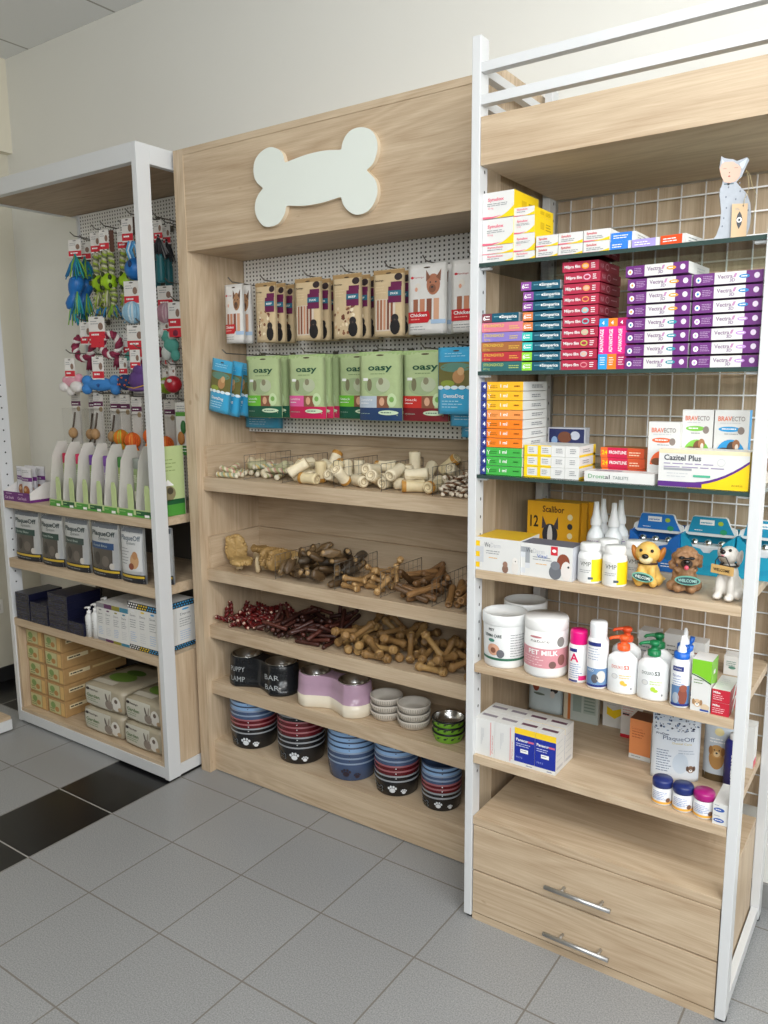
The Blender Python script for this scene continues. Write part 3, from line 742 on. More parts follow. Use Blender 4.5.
for i, oc in enumerate(['#d98a92', '#c9c2c6', '#bfc95a', '#bcc8a0', '#79c2c8', '#80c8d0', '#e49a5a', '#e8a060', '#e5b2c8', '#f0a21c']):
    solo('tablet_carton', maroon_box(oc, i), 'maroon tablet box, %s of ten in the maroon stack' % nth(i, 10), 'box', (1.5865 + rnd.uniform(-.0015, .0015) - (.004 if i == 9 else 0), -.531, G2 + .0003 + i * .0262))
for i, (nm, c) in enumerate([('blue', '#2f9fe0'), ('orange', '#f08222'), ('plum', '#b5125e')]):
    w, h = .0222, .1205
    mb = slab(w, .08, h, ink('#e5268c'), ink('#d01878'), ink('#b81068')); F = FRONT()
    mb.rect(F, 0, 0, w, h * .3, ink(c), 1); mb.rect(F, 0, h * .84, w, h, ink(c), 1)
    S = (lambda u, v, l: (.0075 + .0075 - v, -l, .036 + u)); mb.write(S, 'ADVANTAGE', 0.004, .0035, .0085, WT, .055, bold=True)
    mb.write(F, '4', w * .3, h * .88, h * .07, WT, bold=True); mb.lines(F, w * .2, h * .22, w * .6, 4, h * .045, h * .015, WT, seed=i)
    solo('pipette_carton', mb, 'upright magenta box with %s ends beside the maroon stack' % nm, 'box', (1.6800 + i * .0226, -.528, G2 + .0003))
PUR = ink('#6d2c7a')
def vectra(c, seed):
    w, h, d = .1445, .0252, .16
    mb = slab(w, d, h, PUR, WHITEP, WHITEP); F = FRONT()
    mb.rect(F, w * .31, 0, w * .76, h, WHITEP, 1)
    mb.oval(F, w * .075, h * .45, h * .23, h * .25, WT, 1); mb.oval(F, w * .075, h * .45, h * .10, h * .12, ink(c), 2)
    mb.lines(F, w * .14, h * .70, w * .15, 4, h * .15, h * .06, ink('#b897c0'), seed=seed)
    mb.write(F, 'Vectra', w * .35, h * .46, h * .34, ink('#8d7390'), w * .22, bold=True); mb.write(F, '3D', w * .53, h * .15, h * .26, ink('#8a6f93'), bold=True)
    mb.poly(F, [(w * .575, h * .5), (w * .60, h * .85), (w * .635, h * .85), (w * .61, h * .5)], ink('#c08ab5'), 2)
    mb.oval(F, w * .735, h * .55, w * .075, h * .17, ink(c), 2, 14); mb.oval(F, w * .91, h * .55, h * .23, h * .25, ink('#e3d6e6'), 1); mb.lines(F, w * .69, h * .5, w * .09, 1, .01, h * .1, WT, 3, seed)
    R_ = RIGHT(w); mb.lines(R_, d * .4, h * .55, d * .5, 2, h * .25, h * .1, GREYL, seed=seed)
    return mb
def vsz(i): return G2 + .0003 + i * .0302
va = ['#2d95a6', '#2d95a6', '#2d95a6', '#2d95a6', '#f0a23a', '#f0a23a', '#f0a23a', '#f0a23a']
nv = ['teal', 'teal', 'teal', 'teal', 'amber', 'amber', 'amber', 'amber']
for i in range(8):
    lab = 'purple and white flea box with %s spot, %s of its four, eight-high stack' % (nv[i], ('lowest', 'second up', 'third up', 'topmost')[i % 4])
    solo('flea_treatment_box', vectra(va[i], i), lab, 'box', (1.7465 - (.006 if i == 7 else 0), -.531, vsz(i)), .0 if i < 7 else -.05)
vb = ['#c59ad8'] * 4 + ['#2f86c4'] * 3
for i in range(7):
    nm = 'lilac' if i < 4 else 'blue'
    pos = ('lowest', 'second up', 'third up', 'topmost')[i] if i < 4 else ('lowest', 'middle', 'topmost')[i - 4]
    lab = 'purple and white flea box with %s spot, %s of its colour, seven-high stack' % (nm, pos)
    solo('flea_treatment_box', vectra(vb[i], i + 20), lab, 'box', (1.8960 + rnd.uniform(-.001, .001), -.531, vsz(i)), 0)

# ---- lower glass shelf
def worm_box(c, seed):
    w, h, d = .1045, .0233, .155
    mb = slab(w, d, h, ink(c), WHITEP, WHITEP); F = FRONT()
    mb.rect(F, 0, 0, w * .0, h, NAVY, 1)
    mb.write(F, 'Y', .002, h * .2, h * .5, WT); mb.lines(F, w * .08, h * .52, w * .24, 2, h * .2, h * .07, ink('#8a5a10') if c != '#46b24a' else ink('#1d6a22'), seed=seed); mb.write(F, '1 ml', w * .38, h * .36, h * .36, WT, w * .2, bold=True); mb.lines(F, w * .76, h * .45, w * .18, 1, h * .2, h * .14, ink('#8a4a10') if c != '#46b24a' else ink('#1d6a22'), seed=seed)
    R_ = RIGHT(w); mb.lines(R_, d * .35, h * .55, d * .5, 2, h * .22, h * .12, GREYT, seed=seed)
    # navy end
    mb.box((-.017, -.0005, 0), (-.0002, d, h), NAVY); q = FRONT(-.017, 0, -.0005); mb.write(q, '4', .006, h * .28, h * .45, WT, bold=True)
    return mb
cs = [('green', '#46b24a')] * 3 + [('orange', '#f58220')] * 4 + [('yellow', '#f8b92a')] * 3
cs[6] = ('pale orange', '#f79a52')
pos = ['lowest', 'middle', 'topmost', 'lowest', 'middle', 'topmost', '', 'lowest', 'middle', 'topmost']
for i, (nm, c) in enumerate(cs):
    lab = ('%s-fronted carton with navy end, %s of its three in the ten-high stack' % (nm, pos[i])) if i != 6 else 'pale orange carton with navy end, seventh up in the ten-high stack'
    solo('wormer_carton', worm_box(c, i), lab, 'box', (1.3805 + rnd.uniform(-.001, .001) - .004 * (i == 0) * 0, -.531, G3 + .0003 + i * .0248))
def wy_box(style, seed):
    w, h, d = .0372, .0275, .115
    if style == 'yellow':
        mb = slab(w, d, h, YEL, WHITEP, WHITEP); F = FRONT(); mb.rect(F, w * .25, h * .16, w, h * .92, WHITEP, 1)
    else:
        mb = slab(w, d, h, WHITEP, WHITEP, WHITEP); F = FRONT()
    mb.lines(F, w * .34, h * .68, w * .5, 3, h * .17, h * .07, GREYT, seed=seed)
    R_ = RIGHT(w); mb.rect(R_, 0, 0, d, h * .2, YEL, 1); mb.rect(R_, d * .86, 0, d, h, YEL, 1); mb.lines(R_, d * .2, h * .62, d * .5, 2, h * .2, h * .08, GREYT, seed=seed)
    return mb
for k in range(3):
    for j in range(4):
        st = 'yellow' if j < 2 else 'white'
        lab = 'small %s carton, %s row, %s pile from the navy-ended stack' % ('yellow-framed' if st == 'yellow' else 'white', ('bottom', 'middle', 'top')[k], ('first', 'second', 'third', 'fourth')[j])
        solo('tablet_carton', wy_box(st, k * 4 + j), lab, 'box', (1.4895 + j * .0377, -.527, G3 + .0003 + k * .0280))
# small photo card behind
mb = MB(); mb.box((0, 0, 0), (.11, .03, .120), mat('#c9ccd6', .4)); F = FRONT(0, .038)
mb.rect(F, .004, .03, .106, .078, ink('#2c3566'), 1); mb.oval(F, .05, .055, .02, .016, ink('#7a4a35'), 2); mb.oval(F, .08, .06, .014, .012, ink('#d0d4e2'), 2); mb.oval(F, .02, .045, .009, .012, ink('#8fb0d8'), 2)
solo('photo_carton', mb, 'dark blue picture carton standing behind the small white cartons', 'box', (1.475, -.34, G3 + .0003))
def horizontal(c1, c2, w, h, d, seed):
    mb = slab(w, d, h, ink(c1), ink('#d96a2a'), ink('#a2703e')); F = FRONT()
    mb.rect(F, w * .62, 0, w, h, ink(c2), 1); mb.rect(F, 0, 0, w * .16, h, ink('#ea6a28'), 1); mb.write(F, '24', w * .03, h * .3, h * .4, YEL, bold=True); mb.write(F, 'FRONTLINE', w * .2, h * .38, h * .3, WT, w * .4, bold=True); mb.lines(F, w * .66, h * .5, w * .26, 2, h * .25, h * .1, ink('#ffe0c0'), seed=seed)
    return mb
for k in range(3):
    solo('pipette_carton', horizontal('#d2204c', '#dd5a30', .112, .0255, .06, k), 'red and orange flat carton, %s of three piled behind the long white carton' % ('lowest', 'middle', 'topmost')[k], 'box', (1.668 - .002 * k, -.44, G3 + .0003 + .0262 * k))
mb = MB(); w, h, d = .173, .0255, .055; mb.box((0, 0, 0), (w, d, h), WHITEP, top=mat('#e9e5e2', .5)); F = FRONT()
mb.write(F, 'Dront', w * .06, h * .32, h * .4, ink('#3f9a56'), w * .24); mb.write(F, 'al', w * .305, h * .32, h * .4, ink('#30343a'), w * .07); mb.write(F, 'TABLETS', w * .42, h * .32, h * .3, ink('#7c8a86'), w * .22)
mb.rect(TOP(h), w * .1, d * .3, w * .5, d * .7, ink('#9a90a6'), 1)
solo('tablet_carton', mb, 'long low white carton lettered with green name, front of lower glass shelf', 'box', (1.6575, -.535, G3 + .0003))
def bravecto(c, w, H, d, seed):
    mb = slab(w, d, H, WHITEP, ink(c) if seed == 2 else WHITEP, WHITEP); h = .148; F = FRONT(0, H - h)
    mb.write(F, 'BRAV', w * .10, h * .83, h * .07, ink('#e07a5c'), w * .4, bold=True); mb.write(F, 'ECTO', w * .5, h * .83, h * .07, ink('#9c9490'), w * .38, bold=True)
    mb.lines(F, w * .16, h * .79, w * .6, 1, .01, h * .012, GREYL, seed=seed)
    mb.oval(F, w * .44, h * .70, w * .32, h * .042, ink(c), 1); mb.oval(F, w * .78, h * .68, w * .10, h * .06, ink('#8b7f78'), 2); mb.lines(F, w * .22, h * .695, w * .42, 1, .01, h * .018, WT, seed=seed)
    mb.lines(F, w * .3, h * .62, w * .4, 1, .01, h * .012, GREYT, seed=seed)
    r = w * .42; n = 14
    mb.poly(F, [(w * .5 + r * math.cos(PI * i / n), h * .30 + r * 1.12 * math.sin(PI * i / n)) for i in range(n + 1)], ink(c), 1)
    dk = ink('#7b5238') if seed != 2 else ink('#51433c')
    mb.oval(F, w * .55, h * .40, w * .16, h * .11, dk, 2); mb.oval(F, w * .66, h * .46, w * .11, h * .08, ink('#a8764e') if seed != 2 else ink('#9a6a4a'), 3); mb.oval(F, w * .68, h * .42, w * .05, h * .05, ink('#e9ddd0'), 4); mb.oval(F, w * .32, h * .35, w * .2, h * .06, dk, 2)
    if seed == 0: mb.write(F, 'DOG', w * .1, h * .04, h * .09, ink(c), bold=True)
    return mb
solo('flea_tablet_box', bravecto('#ec6a3c', .0735, .1485, .03, 0), 'white box with orange half circle beside the long purple-striped carton', 'box', (1.7985, -.488, G3 + .0003))
solo('flea_tablet_box', bravecto('#7fc24c', .0705, .1775, .03, 1), 'white box with green half circle standing behind the purple-striped carton', 'box', (1.870, -.462, G3 + .0003))
solo('flea_tablet_box', bravecto('#2f9bd8', .0755, .1775, .03, 2), 'white box with blue half circle and blue side behind the striped carton', 'box', (1.9435, -.462, G3 + .0003))
w, h, d = .1985, .0875, .07
mb = slab(w, d, h, WHITEP, YEL, mat('#efe9dc', .5)); F = FRONT(); n = 12
cv = lambda t: h * (.10 + .62 * max(0, (t - .35) / .65) ** 2)
pts = [(w * t, cv(t)) for t in [i / n for i in range(n + 1)]]
for i in range(n):
    t0, t1 = i / n, (i + 1) / n
    if t1 > .35: mb.poly(F, [(w * t0, 0), (w * t1, 0), (w * t1, cv(t1) - h * .02), (w * t0, max(0, cv(t0) - h * .02))], YEL, 1)
    th = h * (.10 if t0 < .6 else .07)
    mb.poly(F, [(w * t0, max(.001, cv(t0) - .02 * h - (th if t0 < .42 else 0))), (w * t1, max(.001, cv(t1) - .02 * h - (th if t0 < .42 else 0))), (w * t1, cv(t1) + h * .05), (w * t0, cv(t0) + h * .05)], ink('#5b2c82'), 2)
mb.rect(F, 0, h * .9, w, h, mat('#e4d8b4', .5), 1)
mb.write(F, 'Cazitel Plus', w * .06, h * .72, h * .14, ink('#4b4f57'), w * .42, bold=True); mb.lines(F, w * .06, h * .62, w * .72, 2, h * .09, h * .025, ink('#9b8fb0'), seed=4)
mb.rect(F, w * .06, h * .45, w * .38, h * .51, ink('#9fa1a6'), 1); mb.lines(F, w * .1, h * .36, w * .24, 2, h * .08, h * .02, GREYL, seed=2); mb.rect(F, w * .40, h * .29, w * .59, h * .35, ink('#4fb08e'), 3)
mb.oval(F, w * .70, h * .70, w * .045, h * .1, GREYL, 1); mb.oval(F, w * .70, h * .70, w * .04, h * .085, WHITEP, 2); mb.write(F, 'zoetis', w * .82, h * .10, h * .07, ink('#8a7a10'), w * .12)
solo('wormer_carton', mb, 'long white carton with purple curve and yellow corner on lower glass shelf', 'box', (1.8405, -.540, G3 + .0003))
mb = MB(); mb.box((0, 0, 0), (.05, .012, .095), mat('#d8cfc0', .5)); F = FRONT(); mb.oval(F, .022, .045, .014, .022, ink('#8f7a66'), 1); mb.lines(F, .005, .08, .04, 2, .006, .002, GREYT, 2)
solo('leaflet_carton', mb, 'beige picture carton half hidden behind the frame post, lower glass shelf', 'box', (2.035, -.36, G3 + .0003))

# ================================================================== oak shelves of the medicine unit
def dogspot(mb, S, u, v, s, body, ear, lift=2, nose=True):
    """small printed dog head"""
    mb.oval(S, u, v, s * .5, s * .55, body, lift); mb.oval(S, u - s * .48, v + s * .12, s * .18, s * .4, ear, lift + 1); mb.oval(S, u + s * .48, v + s * .12, s * .18, s * .4, ear, lift + 1)
    mb.oval(S, u, v - s * .2, s * .24, s * .22, WT, lift + 1)
    if nose: mb.oval(S, u, v - s * .12, s * .1, s * .08, DARKT, lift + 2)
    for k in (-1, 1): mb.oval(S, u + k * s * .2, v + s * .12, s * .06, s * .06, DARKT, lift + 2, 8)
# ---- cartons on the dog shelf
def wederm(w, h, d, top, grey, seed):
    mb = slab(w, d, h, WHITEP, mat('#c9cbd2', .5) if grey else WHITEP, mat(top, .45)); F = FRONT()
    a, b = ('#9fa3a8', '#d5d8dc') if grey else ('#f2c614', '#c9ccd0')
    r = random.Random(seed)
    for i in range(2):
        for j in range(5):
            if r.random() < .75: mb.rect(F, i * w * .09, h * (.08 + j * .16), (i + 1) * w * .09, h * (.24 + j * .16), ink(a if r.random() < .6 else b), 1)
    mb.write(F, 'We', w * .2 if not grey else w * .1, h * .72, h * .14, ink('#55585e'), w * .13); mb.write(F, 'Derm', w * .345 if not grey else w * .245, h * .72, h * .14, GREYL, w * .22)
    mb.lines(F, w * .24, h * .6, w * .4, 2, h * .07, h * .02, GREYT, seed=seed); mb.lines(F, w * .3, h * .4, w * .25, 1, .01, h * .02, ink('#e3a93a'), seed=seed)
    if grey:
        mb.write(F, 'Vital', w * .32, h * .6, h * .1, ink('#4d6db5'), w * .2, lift=3); mb.rect(F, w * .59, h * .72, w * .72, h * .98, REDI, 2); mb.oval(F, w * .655, h * .85, w * .04, h * .05, WT, 3, 10)
        mb.oval(F, w * .68, h * .22, w * .12, h * .22, ink('#6d7076'), 2); mb.oval(F, w * .68, h * .42, w * .09, h * .13, ink('#7d8087'), 3); mb.oval(F, w * .83, h * .55, w * .12, h * .24, ink('#8c4a35'), 2); mb.oval(F, w * .89, h * .3, w * .10, h * .28, ink('#e6dfda'), 3); mb.oval(F, w * .93, h * .42, w * .02, h * .035, DARKT, 4, 8)
    else:
        mb.oval(F, w * .68, h * .12, w * .07, h * .12, ink('#8a6a5a'), 2); mb.oval(F, w * .68, h * .26, w * .055, h * .09, ink('#9b7866'), 3); mb.oval(F, w * .9, h * .2, w * .08, h * .2, ink('#e2ddd6'), 2); mb.oval(F, w * .9, h * .4, w * .06, h * .1, ink('#e9e5df'), 3); mb.oval(F, w * .91, h * .39, w * .012, h * .02, DARKT, 4, 8)
    return mb
solo('supplement_carton', wederm(.131, .092, .125, '#e0b42a', False, 3), 'white carton with yellow top and kitten picture, end of the dog shelf', 'box', (1.3615, -.548, S1 + .0003), .0)
solo('supplement_carton', wederm(.144, .089, .075, '#6a6c7a', True, 5), 'white carton with grey top and red badge beside the yellow-topped one', 'box', (1.4935, -.543, S1 + .0003), -.01)
SCY = ink('#eeae1c')
for i, (x, y, z) in enumerate(((1.3935, -.285, 0), (1.408, -.262, 0), (1.418, -.240, 0))):
    w, h, d = .158, .162, .018
    mb = slab(w, d, h, SCY, ink('#d99a14'), ink('#e8b23a')); F = FRONT()
    mb.write(F, 'Scalibor', w * .3, h * .81, h * .11, ink('#5a3410'), w * .42, bold=True); mb.write(F, '12', w * .06, h * .53, h * .20, ink('#3a2a12'), w * .16, bold=True)
    mb.oval(F, w * .45, h * .40, w * .15, h * .2, ink('#33343a'), 1); mb.oval(F, w * .45, h * .38, w * .05, h * .2, ink('#e0dcd6'), 2)
    for k in (-1, 1): mb.poly(F, [(w * (.45 + k * .06), h * .54), (w * (.45 + k * .15), h * .74), (w * (.45 + k * .16), h * .5)], ink('#4a4248'), 2)
    for j in range(4): mb.oval(F, w * .83, h * (.74 - j * .17), w * .05, h * .055, ink('#f6e6b4') if j != 1 else DARKT, 1)
    solo('collar_carton', mb, 'mustard yellow collar carton, %s of three behind the white cartons' % ('front one', 'middle one', 'rear one')[i], 'box', (x, y, S1 + .0003), .04)
def bottle_body(r, h, m, shoulder=.85, neck=.4):
    return [(0, 0), (r * .92, 0), (r, .003), (r, h * .80), (r * .94, h * .88), (r * neck, h * .97), (r * neck, h), (0, h)]
def vmp(label, x, y, rz):
    t = thing('tablet_tub', label, 'bottle', (x, y, S1 + .0003), rz)
    r = .0305; mb = MB(); mb.lathe([(0, 0), (r * .95, 0), (r, .003), (r, .068), (r * .93, .075), (r * .82, .080), (r * .82, .083), (0, .083)], gloss('#f1f1ef', .35), (0, 0, 0), 30)
    S = CYL(r); Q = 16
    mb.rect(S, r * .35, .006, r * 1.9, .064, ink('#f6d312'), 1, Q, 1); mb.rect(S, -r * 1.2, .006, r * .35, .064, WHITEP, 1, Q, 1)
    mb.write(S, 'VMP', -r * .62, .046, .011, ink('#5a5c52'), .028); mb.lines(S, -r * .7, .034, .03, 2, .005, .0015, GREYT, seed=2); mb.rect(S, r * .1, .012, r * .5, .018, ink('#4d5a66'), 3, 4, 1)
    part('body', mb, t)
    mb = MB(); R = r * .86; mb.lathe([(R, .0832), (R, .098), (R * .92, .101), (0, .101)], gloss('#ececea', .4), (0, 0, 0), 30); part('cap', mb, t)
    return t
vmp('white and yellow tablet tub beside the grey-topped carton', 1.6715, -.5095, .1)
vmp('white and yellow tablet tub between its twin and the yellow dog', 1.7355, -.509, .15)
vmp('white and yellow tablet tub standing behind the other tubs, by the grey carton', 1.6935, -.437, .3)
vmp('white and yellow tablet tub standing behind the tub nearest the yellow dog', 1.7595, -.418, .3)
def spray(label, x, y, rz):
    t = thing('spray_bottle', label, 'spray bottle', (x, y, S1 + .0003), rz)
    r = .0235
    mb = MB(); mb.lathe([(0, 0), (r, 0), (r, .085), (r * .9, .10), (.012, .115), (.012, .122), (0, .122)], [gloss('#1f4f8c', .3)] * 2 + [gloss('#eef0f1', .35)] * 4, (0, 0, 0), 24)
    S = CYL(r); mb.rect(S, -r * 1.3, .055, r * 1.3, .09, WHITEP, 1, 12, 1); mb.lines(S, -r * .8, .08, r * 1.6, 3, .006, .002, ink('#8a6fa0'), seed=4); mb.write(S, 'DOG', -r * .6, .038, .01, WT, bold=True)
    part('body', mb, t)
    mb = MB(); mb.lathe([(.0145, .1222), (.0145, .136), (.010, .150), (.0075, .168), (.0065, .186), (0, .187)], gloss('#f2f2f1', .4), (0, 0, 0), 20); part('spray_head', mb, t)
    return t
spray('white and blue spray bottle in front, beside the yellow collar cartons', 1.632, -.365, .2)
spray('white and blue spray bottle in front, beside the blue display tray', 1.681, -.365, .2)
spray('white and blue spray bottle behind its twin, near the yellow collar cartons', 1.630, -.305, .2)
spray('white and blue spray bottle behind its twin, near the blue display tray', 1.680, -.305, .2)
# ---- display trays with silver capsules
def capsule_tray(label, c, c2, x, y, rz=.0):
    t = thing('display_tray', label, 'display box', (x, y, S1 + .0003), rz)
    w, d, h = .132, .085, .106; B = ink(c); B2 = ink(c2)
    mb = MB(); th = .0015
    front = [(0, 0), (w, 0), (w, h), (w * .94, h * .97), (w * .82, h * .84), (w * .77, h * .70), (w * .62, h * .66), (w * .56, h * .57), (w * .44, h * .57), (w * .38, h * .66), (w * .23, h * .70), (w * .18, h * .84), (w * .06, h * .97), (0, h)]
    mb.prism(front, 0, th, B)
    mb.box((0, th, 0), (th, d, h), B); mb.box((w - th, th, 0), (w, d, h), B); mb.box((th, d - th, 0), (w - th, d, h * 1.1), B); mb.box((th, th, 0), (w - th, d - th, th), B)
    F = FRONT(); mb.poly(F, [(0, h * .3), (w * .5, h * .12), (w, h * .34), (w, h * .42), (w * .5, h * .24), (0, h * .4)], B2, 1); mb.lines(F, w * .66, h * .2, w * .26, 2, .007, .002, WT, seed=1)
    mb.oval(F, w * .8, h * .45, w * .08, h * .14, ink('#0c6a9a'), 2)
    part('tray', mb, t)
    mb = MB(); mb.box((th + .001, th + .004, .05), (w - th - .001, d * .55, .079), mat('#d9dbdd', .5), .004); part('insert', mb, t, 'pale grey insert')
    for i in range(3):
        mb = MB(); mb.ball((w * (.24 + i * .26), d * .20, .083), .0105, STEEL); part('capsule', mb, t, 'silver ball')
    mb = MB(); tl = [(w * .07, 0), (w * .93, 0), (w * 1.0, .008), (w * .98, .026), (w * .86, .034), (w * .80, .060), (w * .76, .064), (w * .16, .064), (w * .13, .060), (w * .09, .034), (-.0, .026), (-.004, .008)]
    pr = [(u, .098 + v * .82) for u, v in tl]
    mb.prism(pr, d * .50, d * .50 + .012, mat('#e5e5e2', .5))
    mb.prism([(w * .06, .106), (w * .94, .106), (w * .87, .124), (w * .79, .147), (w * .77, .149), (w * .17, .149), (w * .14, .147), (w * .09, .124)], d * .50 - .0018, d * .50 - .0002, B2)
    F = FRONT(0, 0, d * .50 - .0018); mb.rect(F, w * .28, .128, w * .56, .142, WT, 1); mb.write(F, 'seresto', w * .30, .132, .005, ink(c), w * .22, bold=True); mb.oval(F, w * .68, .134, .007, .006, ink('#a9c23a'), 1); mb.oval(F, w * .74, .112, .009, .007, ink('#2a9a6a'), 1); mb.lines(F, w * .18, .112, w * .2, 1, .006, .002, WT, seed=3)
    part('header_card', mb, t)
capsule_tray('blue capsule display tray standing between spray bottles and the turquoise trays', '#1464b4', '#1a74c4', 1.705, -.300)
capsule_tray('turquoise capsule display tray standing behind the brown curly dog figurine', '#1497b8', '#128fb4', 1.838, -.285)
capsule_tray('turquoise capsule display tray standing behind the white dog figurine', '#1497b8', '#128fb4', 1.974, -.27)
# ---- welcome dogs
def blob(parts_, m, voxel=.0024):
    mb = MB()
    for c, r, *q in parts_: mb.ball(c, r, m, 16, 10, q[0] if q else None)
    return mb
def finish_blob(o, voxel=.0024, it=5):
    a = o.modifiers.new('merge', 'REMESH'); a.mode = 'VOXEL'; a.voxel_size = voxel; a.use_smooth_shade = True
    s = o.modifiers.new('soften', 'SMOOTH'); s.factor = .5; s.iterations = it
    return o
def sign_board(parent, w, h, c, z, y, oval=True, tilt=0.0, board='#1f4a4a', letters='#dfe9df', rim='#7fc0a8'):
    mb = MB(); n = 24
    out = [(w / 2 * math.cos(2 * PI * i / n), h / 2 * math.sin(2 * PI * i / n)) for i in range(n)] if oval else [(-w / 2, -h / 2), (w / 2, -h / 2), (w / 2, h / 2), (-w / 2, h / 2)]
    mb.prism(out, -.003, .003, mat(rim, .5), bev=.0008)
    F = FRONT(0, 0, -.003)
    if oval: mb.oval(F, 0, 0, w * .44, h * .40, mat(board, .5), 1, 24)
    mb.write(F, 'WELCOME', -w * .37, -h * .15, h * .32, ink(letters), w * .74, lift=2, bold=True)
    o = part('sign', mb, parent, 'small sign lettered WELCOME'); o.location = c; o.rotation_euler = (0, tilt, 0)
    return o
def eyes(t, pts, r=.0035, m=None):
    for p in pts:
        mb = MB(); mb.ball(p, r, m or gloss('#15110f', .1), 10, 7); part('eye', mb, t, 'black eye')
# yellow labrador
ld = thing('dog_figurine', 'yellow labrador puppy figurine with dark oval welcome sign', 'figurine', (1.8085, -.4745, S1 + .0022), .12)
LABM = mat('#e0b45c', .5, 0, .10, 45)
o = part('body', blob([((0, .006, .030), (.029, .030, .031)), ((0, -.004, .052), (.024, .022, .026)), ((-.017, -.022, .012), (.011, .015, .012)), ((.017, -.022, .012), (.011, .015, .012)), ((-.024, .004, .016), (.014, .022, .016)), ((.024, .004, .016), (.014, .022, .016)), ((-.013, -.020, .034), (.010, .010, .022)), ((.013, -.020, .034), (.010, .010, .022)), ((0, -.010, .084), (.031, .028, .026)), ((0, -.013, .095), (.024, .022, .019)), ((0, -.034, .076), (.0165, .016, .0135)), ((.020, .034, .012), (.02, .008, .007))], LABM), ld); finish_blob(o)
for k in (-1, 1):
    mb = MB(); mb.ball((k * .0315, -.004, .081), (.008, .013, .021), mat('#b06c22', .5, 0, .1), 12, 9, Euler((0, k * .35, 0)).to_quaternion()); part('ear', mb, ld, 'darker drooping ear')
mb = MB(); mb.ball((0, -.050, .083), (.0085, .006, .0065), gloss('#14110f', .15)); part('nose', mb, ld, 'black nose')
mb = MB(); mb.ball((0, -.0365, .0735), (.0165, .0155, .012), mat('#ecd7a6', .5, 0, .08)); part('muzzle', mb, ld, 'pale muzzle')
eyes(ld, [(-.0135, -.034, .0945), (.0135, -.034, .0945)], .0042)
mb = MB(); mb.tube([(.0215 * math.cos(a), -.007 + .0205 * math.sin(a), .0585 - .002 * math.sin(a)) for a in [2 * PI * i / 20 for i in range(20)]], .0032, mat('#4b2f1c', .5), 6, closed=True); part('collar', mb, ld, 'brown collar')
sign_board(ld, .052, .022, (-.004, -.047, .030), 0, 0, True, .16)
# curly brown poodle
pd = thing('dog_figurine', 'brown curly poodle figurine with dark oval welcome sign', 'figurine', (1.9015, -.4805, S1 + .0022), .25)
rr = random.Random(5); curls = [((0, .008, .030), (.027, .028, .030)), ((0, -.004, .050), (.022, .021, .022)), ((0, -.008, .080), (.027, .025, .024)), ((-.018, -.022, .012), (.012, .016, .012)), ((.014, -.024, .012), (.012, .016, .012)), ((-.031, -.006, .013), (.013, .017, .013)), ((.026, .004, .015), (.013, .018, .015))]
for i in range(110):
    a = rr.uniform(0, 2 * PI); b_ = rr.uniform(-.5, 1.5)
    if rr.random() < .55:
        px, py, pz = .027 * math.cos(a) * math.cos(b_), -.006 + .025 * math.sin(a) * math.cos(b_), .082 + .024 * math.sin(b_)
        if py < -.022 and .062 < pz < .09: continue
    else: px, py, pz = .026 * math.cos(a), .004 + .026 * math.sin(a), rr.uniform(.008, .056)
    curls.append(((px, py, pz), rr.uniform(.005, .0075)))
o = part('body', blob(curls, mat('#9a7350', .6, 0, .35, 140, .6)), pd); finish_blob(o, .002, 1)
for k in (-1, 1):
    e = []
    for i in range(9): e.append(((k * (.030 + rr.uniform(-.004, .005)), -.005 + rr.uniform(-.006, .008), .074 + rr.uniform(-.016, .014)), rr.uniform(.006, .008)))
    o = part('ear', blob(e, mat('#8a6442', .6, 0, .35, 140, .6)), pd); finish_blob(o, .002, 1)
mb = MB(); mb.ball((0, -.031, .074), (.014, .012, .011), mat('#3a2a20', .6, 0, .2, 100)); part('muzzle', mb, pd, 'dark muzzle')
mb = MB(); mb.ball((0, -.043, .080), (.008, .005, .006), gloss('#0f0d0c', .15)); part('nose', mb, pd, 'black nose')
mb = MB(); mb.ball((0, -.041, .066), (.0055, .006, .006), mat('#d9566a', .4)); part('tongue', mb, pd, 'pink tongue')
mb = MB(); mb.ball((-.011, -.030, .0875), (.0075, .006, .004), BLACK); mb.ball((.011, -.030, .0875), (.0075, .006, .004), BLACK); mb.tube([(-.008, -.034, .088), (.008, -.034, .088)], .0015, BLACK, 6); part('dark_glasses', mb, pd, 'dark glasses')
sign_board(pd, .058, .022, (.004, -.044, .036), 0, 0, True, .02, '#29454a', '#9fc9c0', '#6fb0a0')
# white dog
wd = thing('dog_figurine', 'white dog figurine sitting upright with tan welcome plank, by the frame post', 'figurine', (2.0035, -.505, S1 + .0038), -.25)
WD = mat('#d9d4cc', .5, 0, .14, 70)
o = part('body', blob([((0, .012, .030), (.026, .030, .030)), ((0, .002, .058), (.021, .021, .030)), ((-.014, -.016, .028), (.0095, .0095, .032)), ((.014, -.016, .028), (.0095, .0095, .032)), ((-.014, -.023, .007), (.0105, .014, .0075)), ((.014, -.023, .007), (.0105, .014, .0075)), ((-.024, .006, .014), (.012, .022, .014)), ((.024, .006, .014), (.012, .022, .014)), ((0, -.004, .105), (.022, .022, .021)), ((0, -.022, .108), (.013, .016, .0125), Euler((-.35, 0, 0)).to_quaternion())], WD), wd); finish_blob(o)
for k in (-1, 1):
    mb = MB(); mb.ball((k * .0225, .003, .100), (.006, .011, .019), mat('#b9b2aa', .5, 0, .1), 12, 9, Euler((.15, k * .2, 0)).to_quaternion()); part('ear', mb, wd, 'greyish drooping ear')
mb = MB(); mb.ball((0, -.036, .1165), (.0065, .005, .0055), gloss('#151212', .15)); part('nose', mb, wd, 'black nose')
eyes(wd, [(-.0105, -.022, .1195), (.0105, -.022, .1195)], .0035)
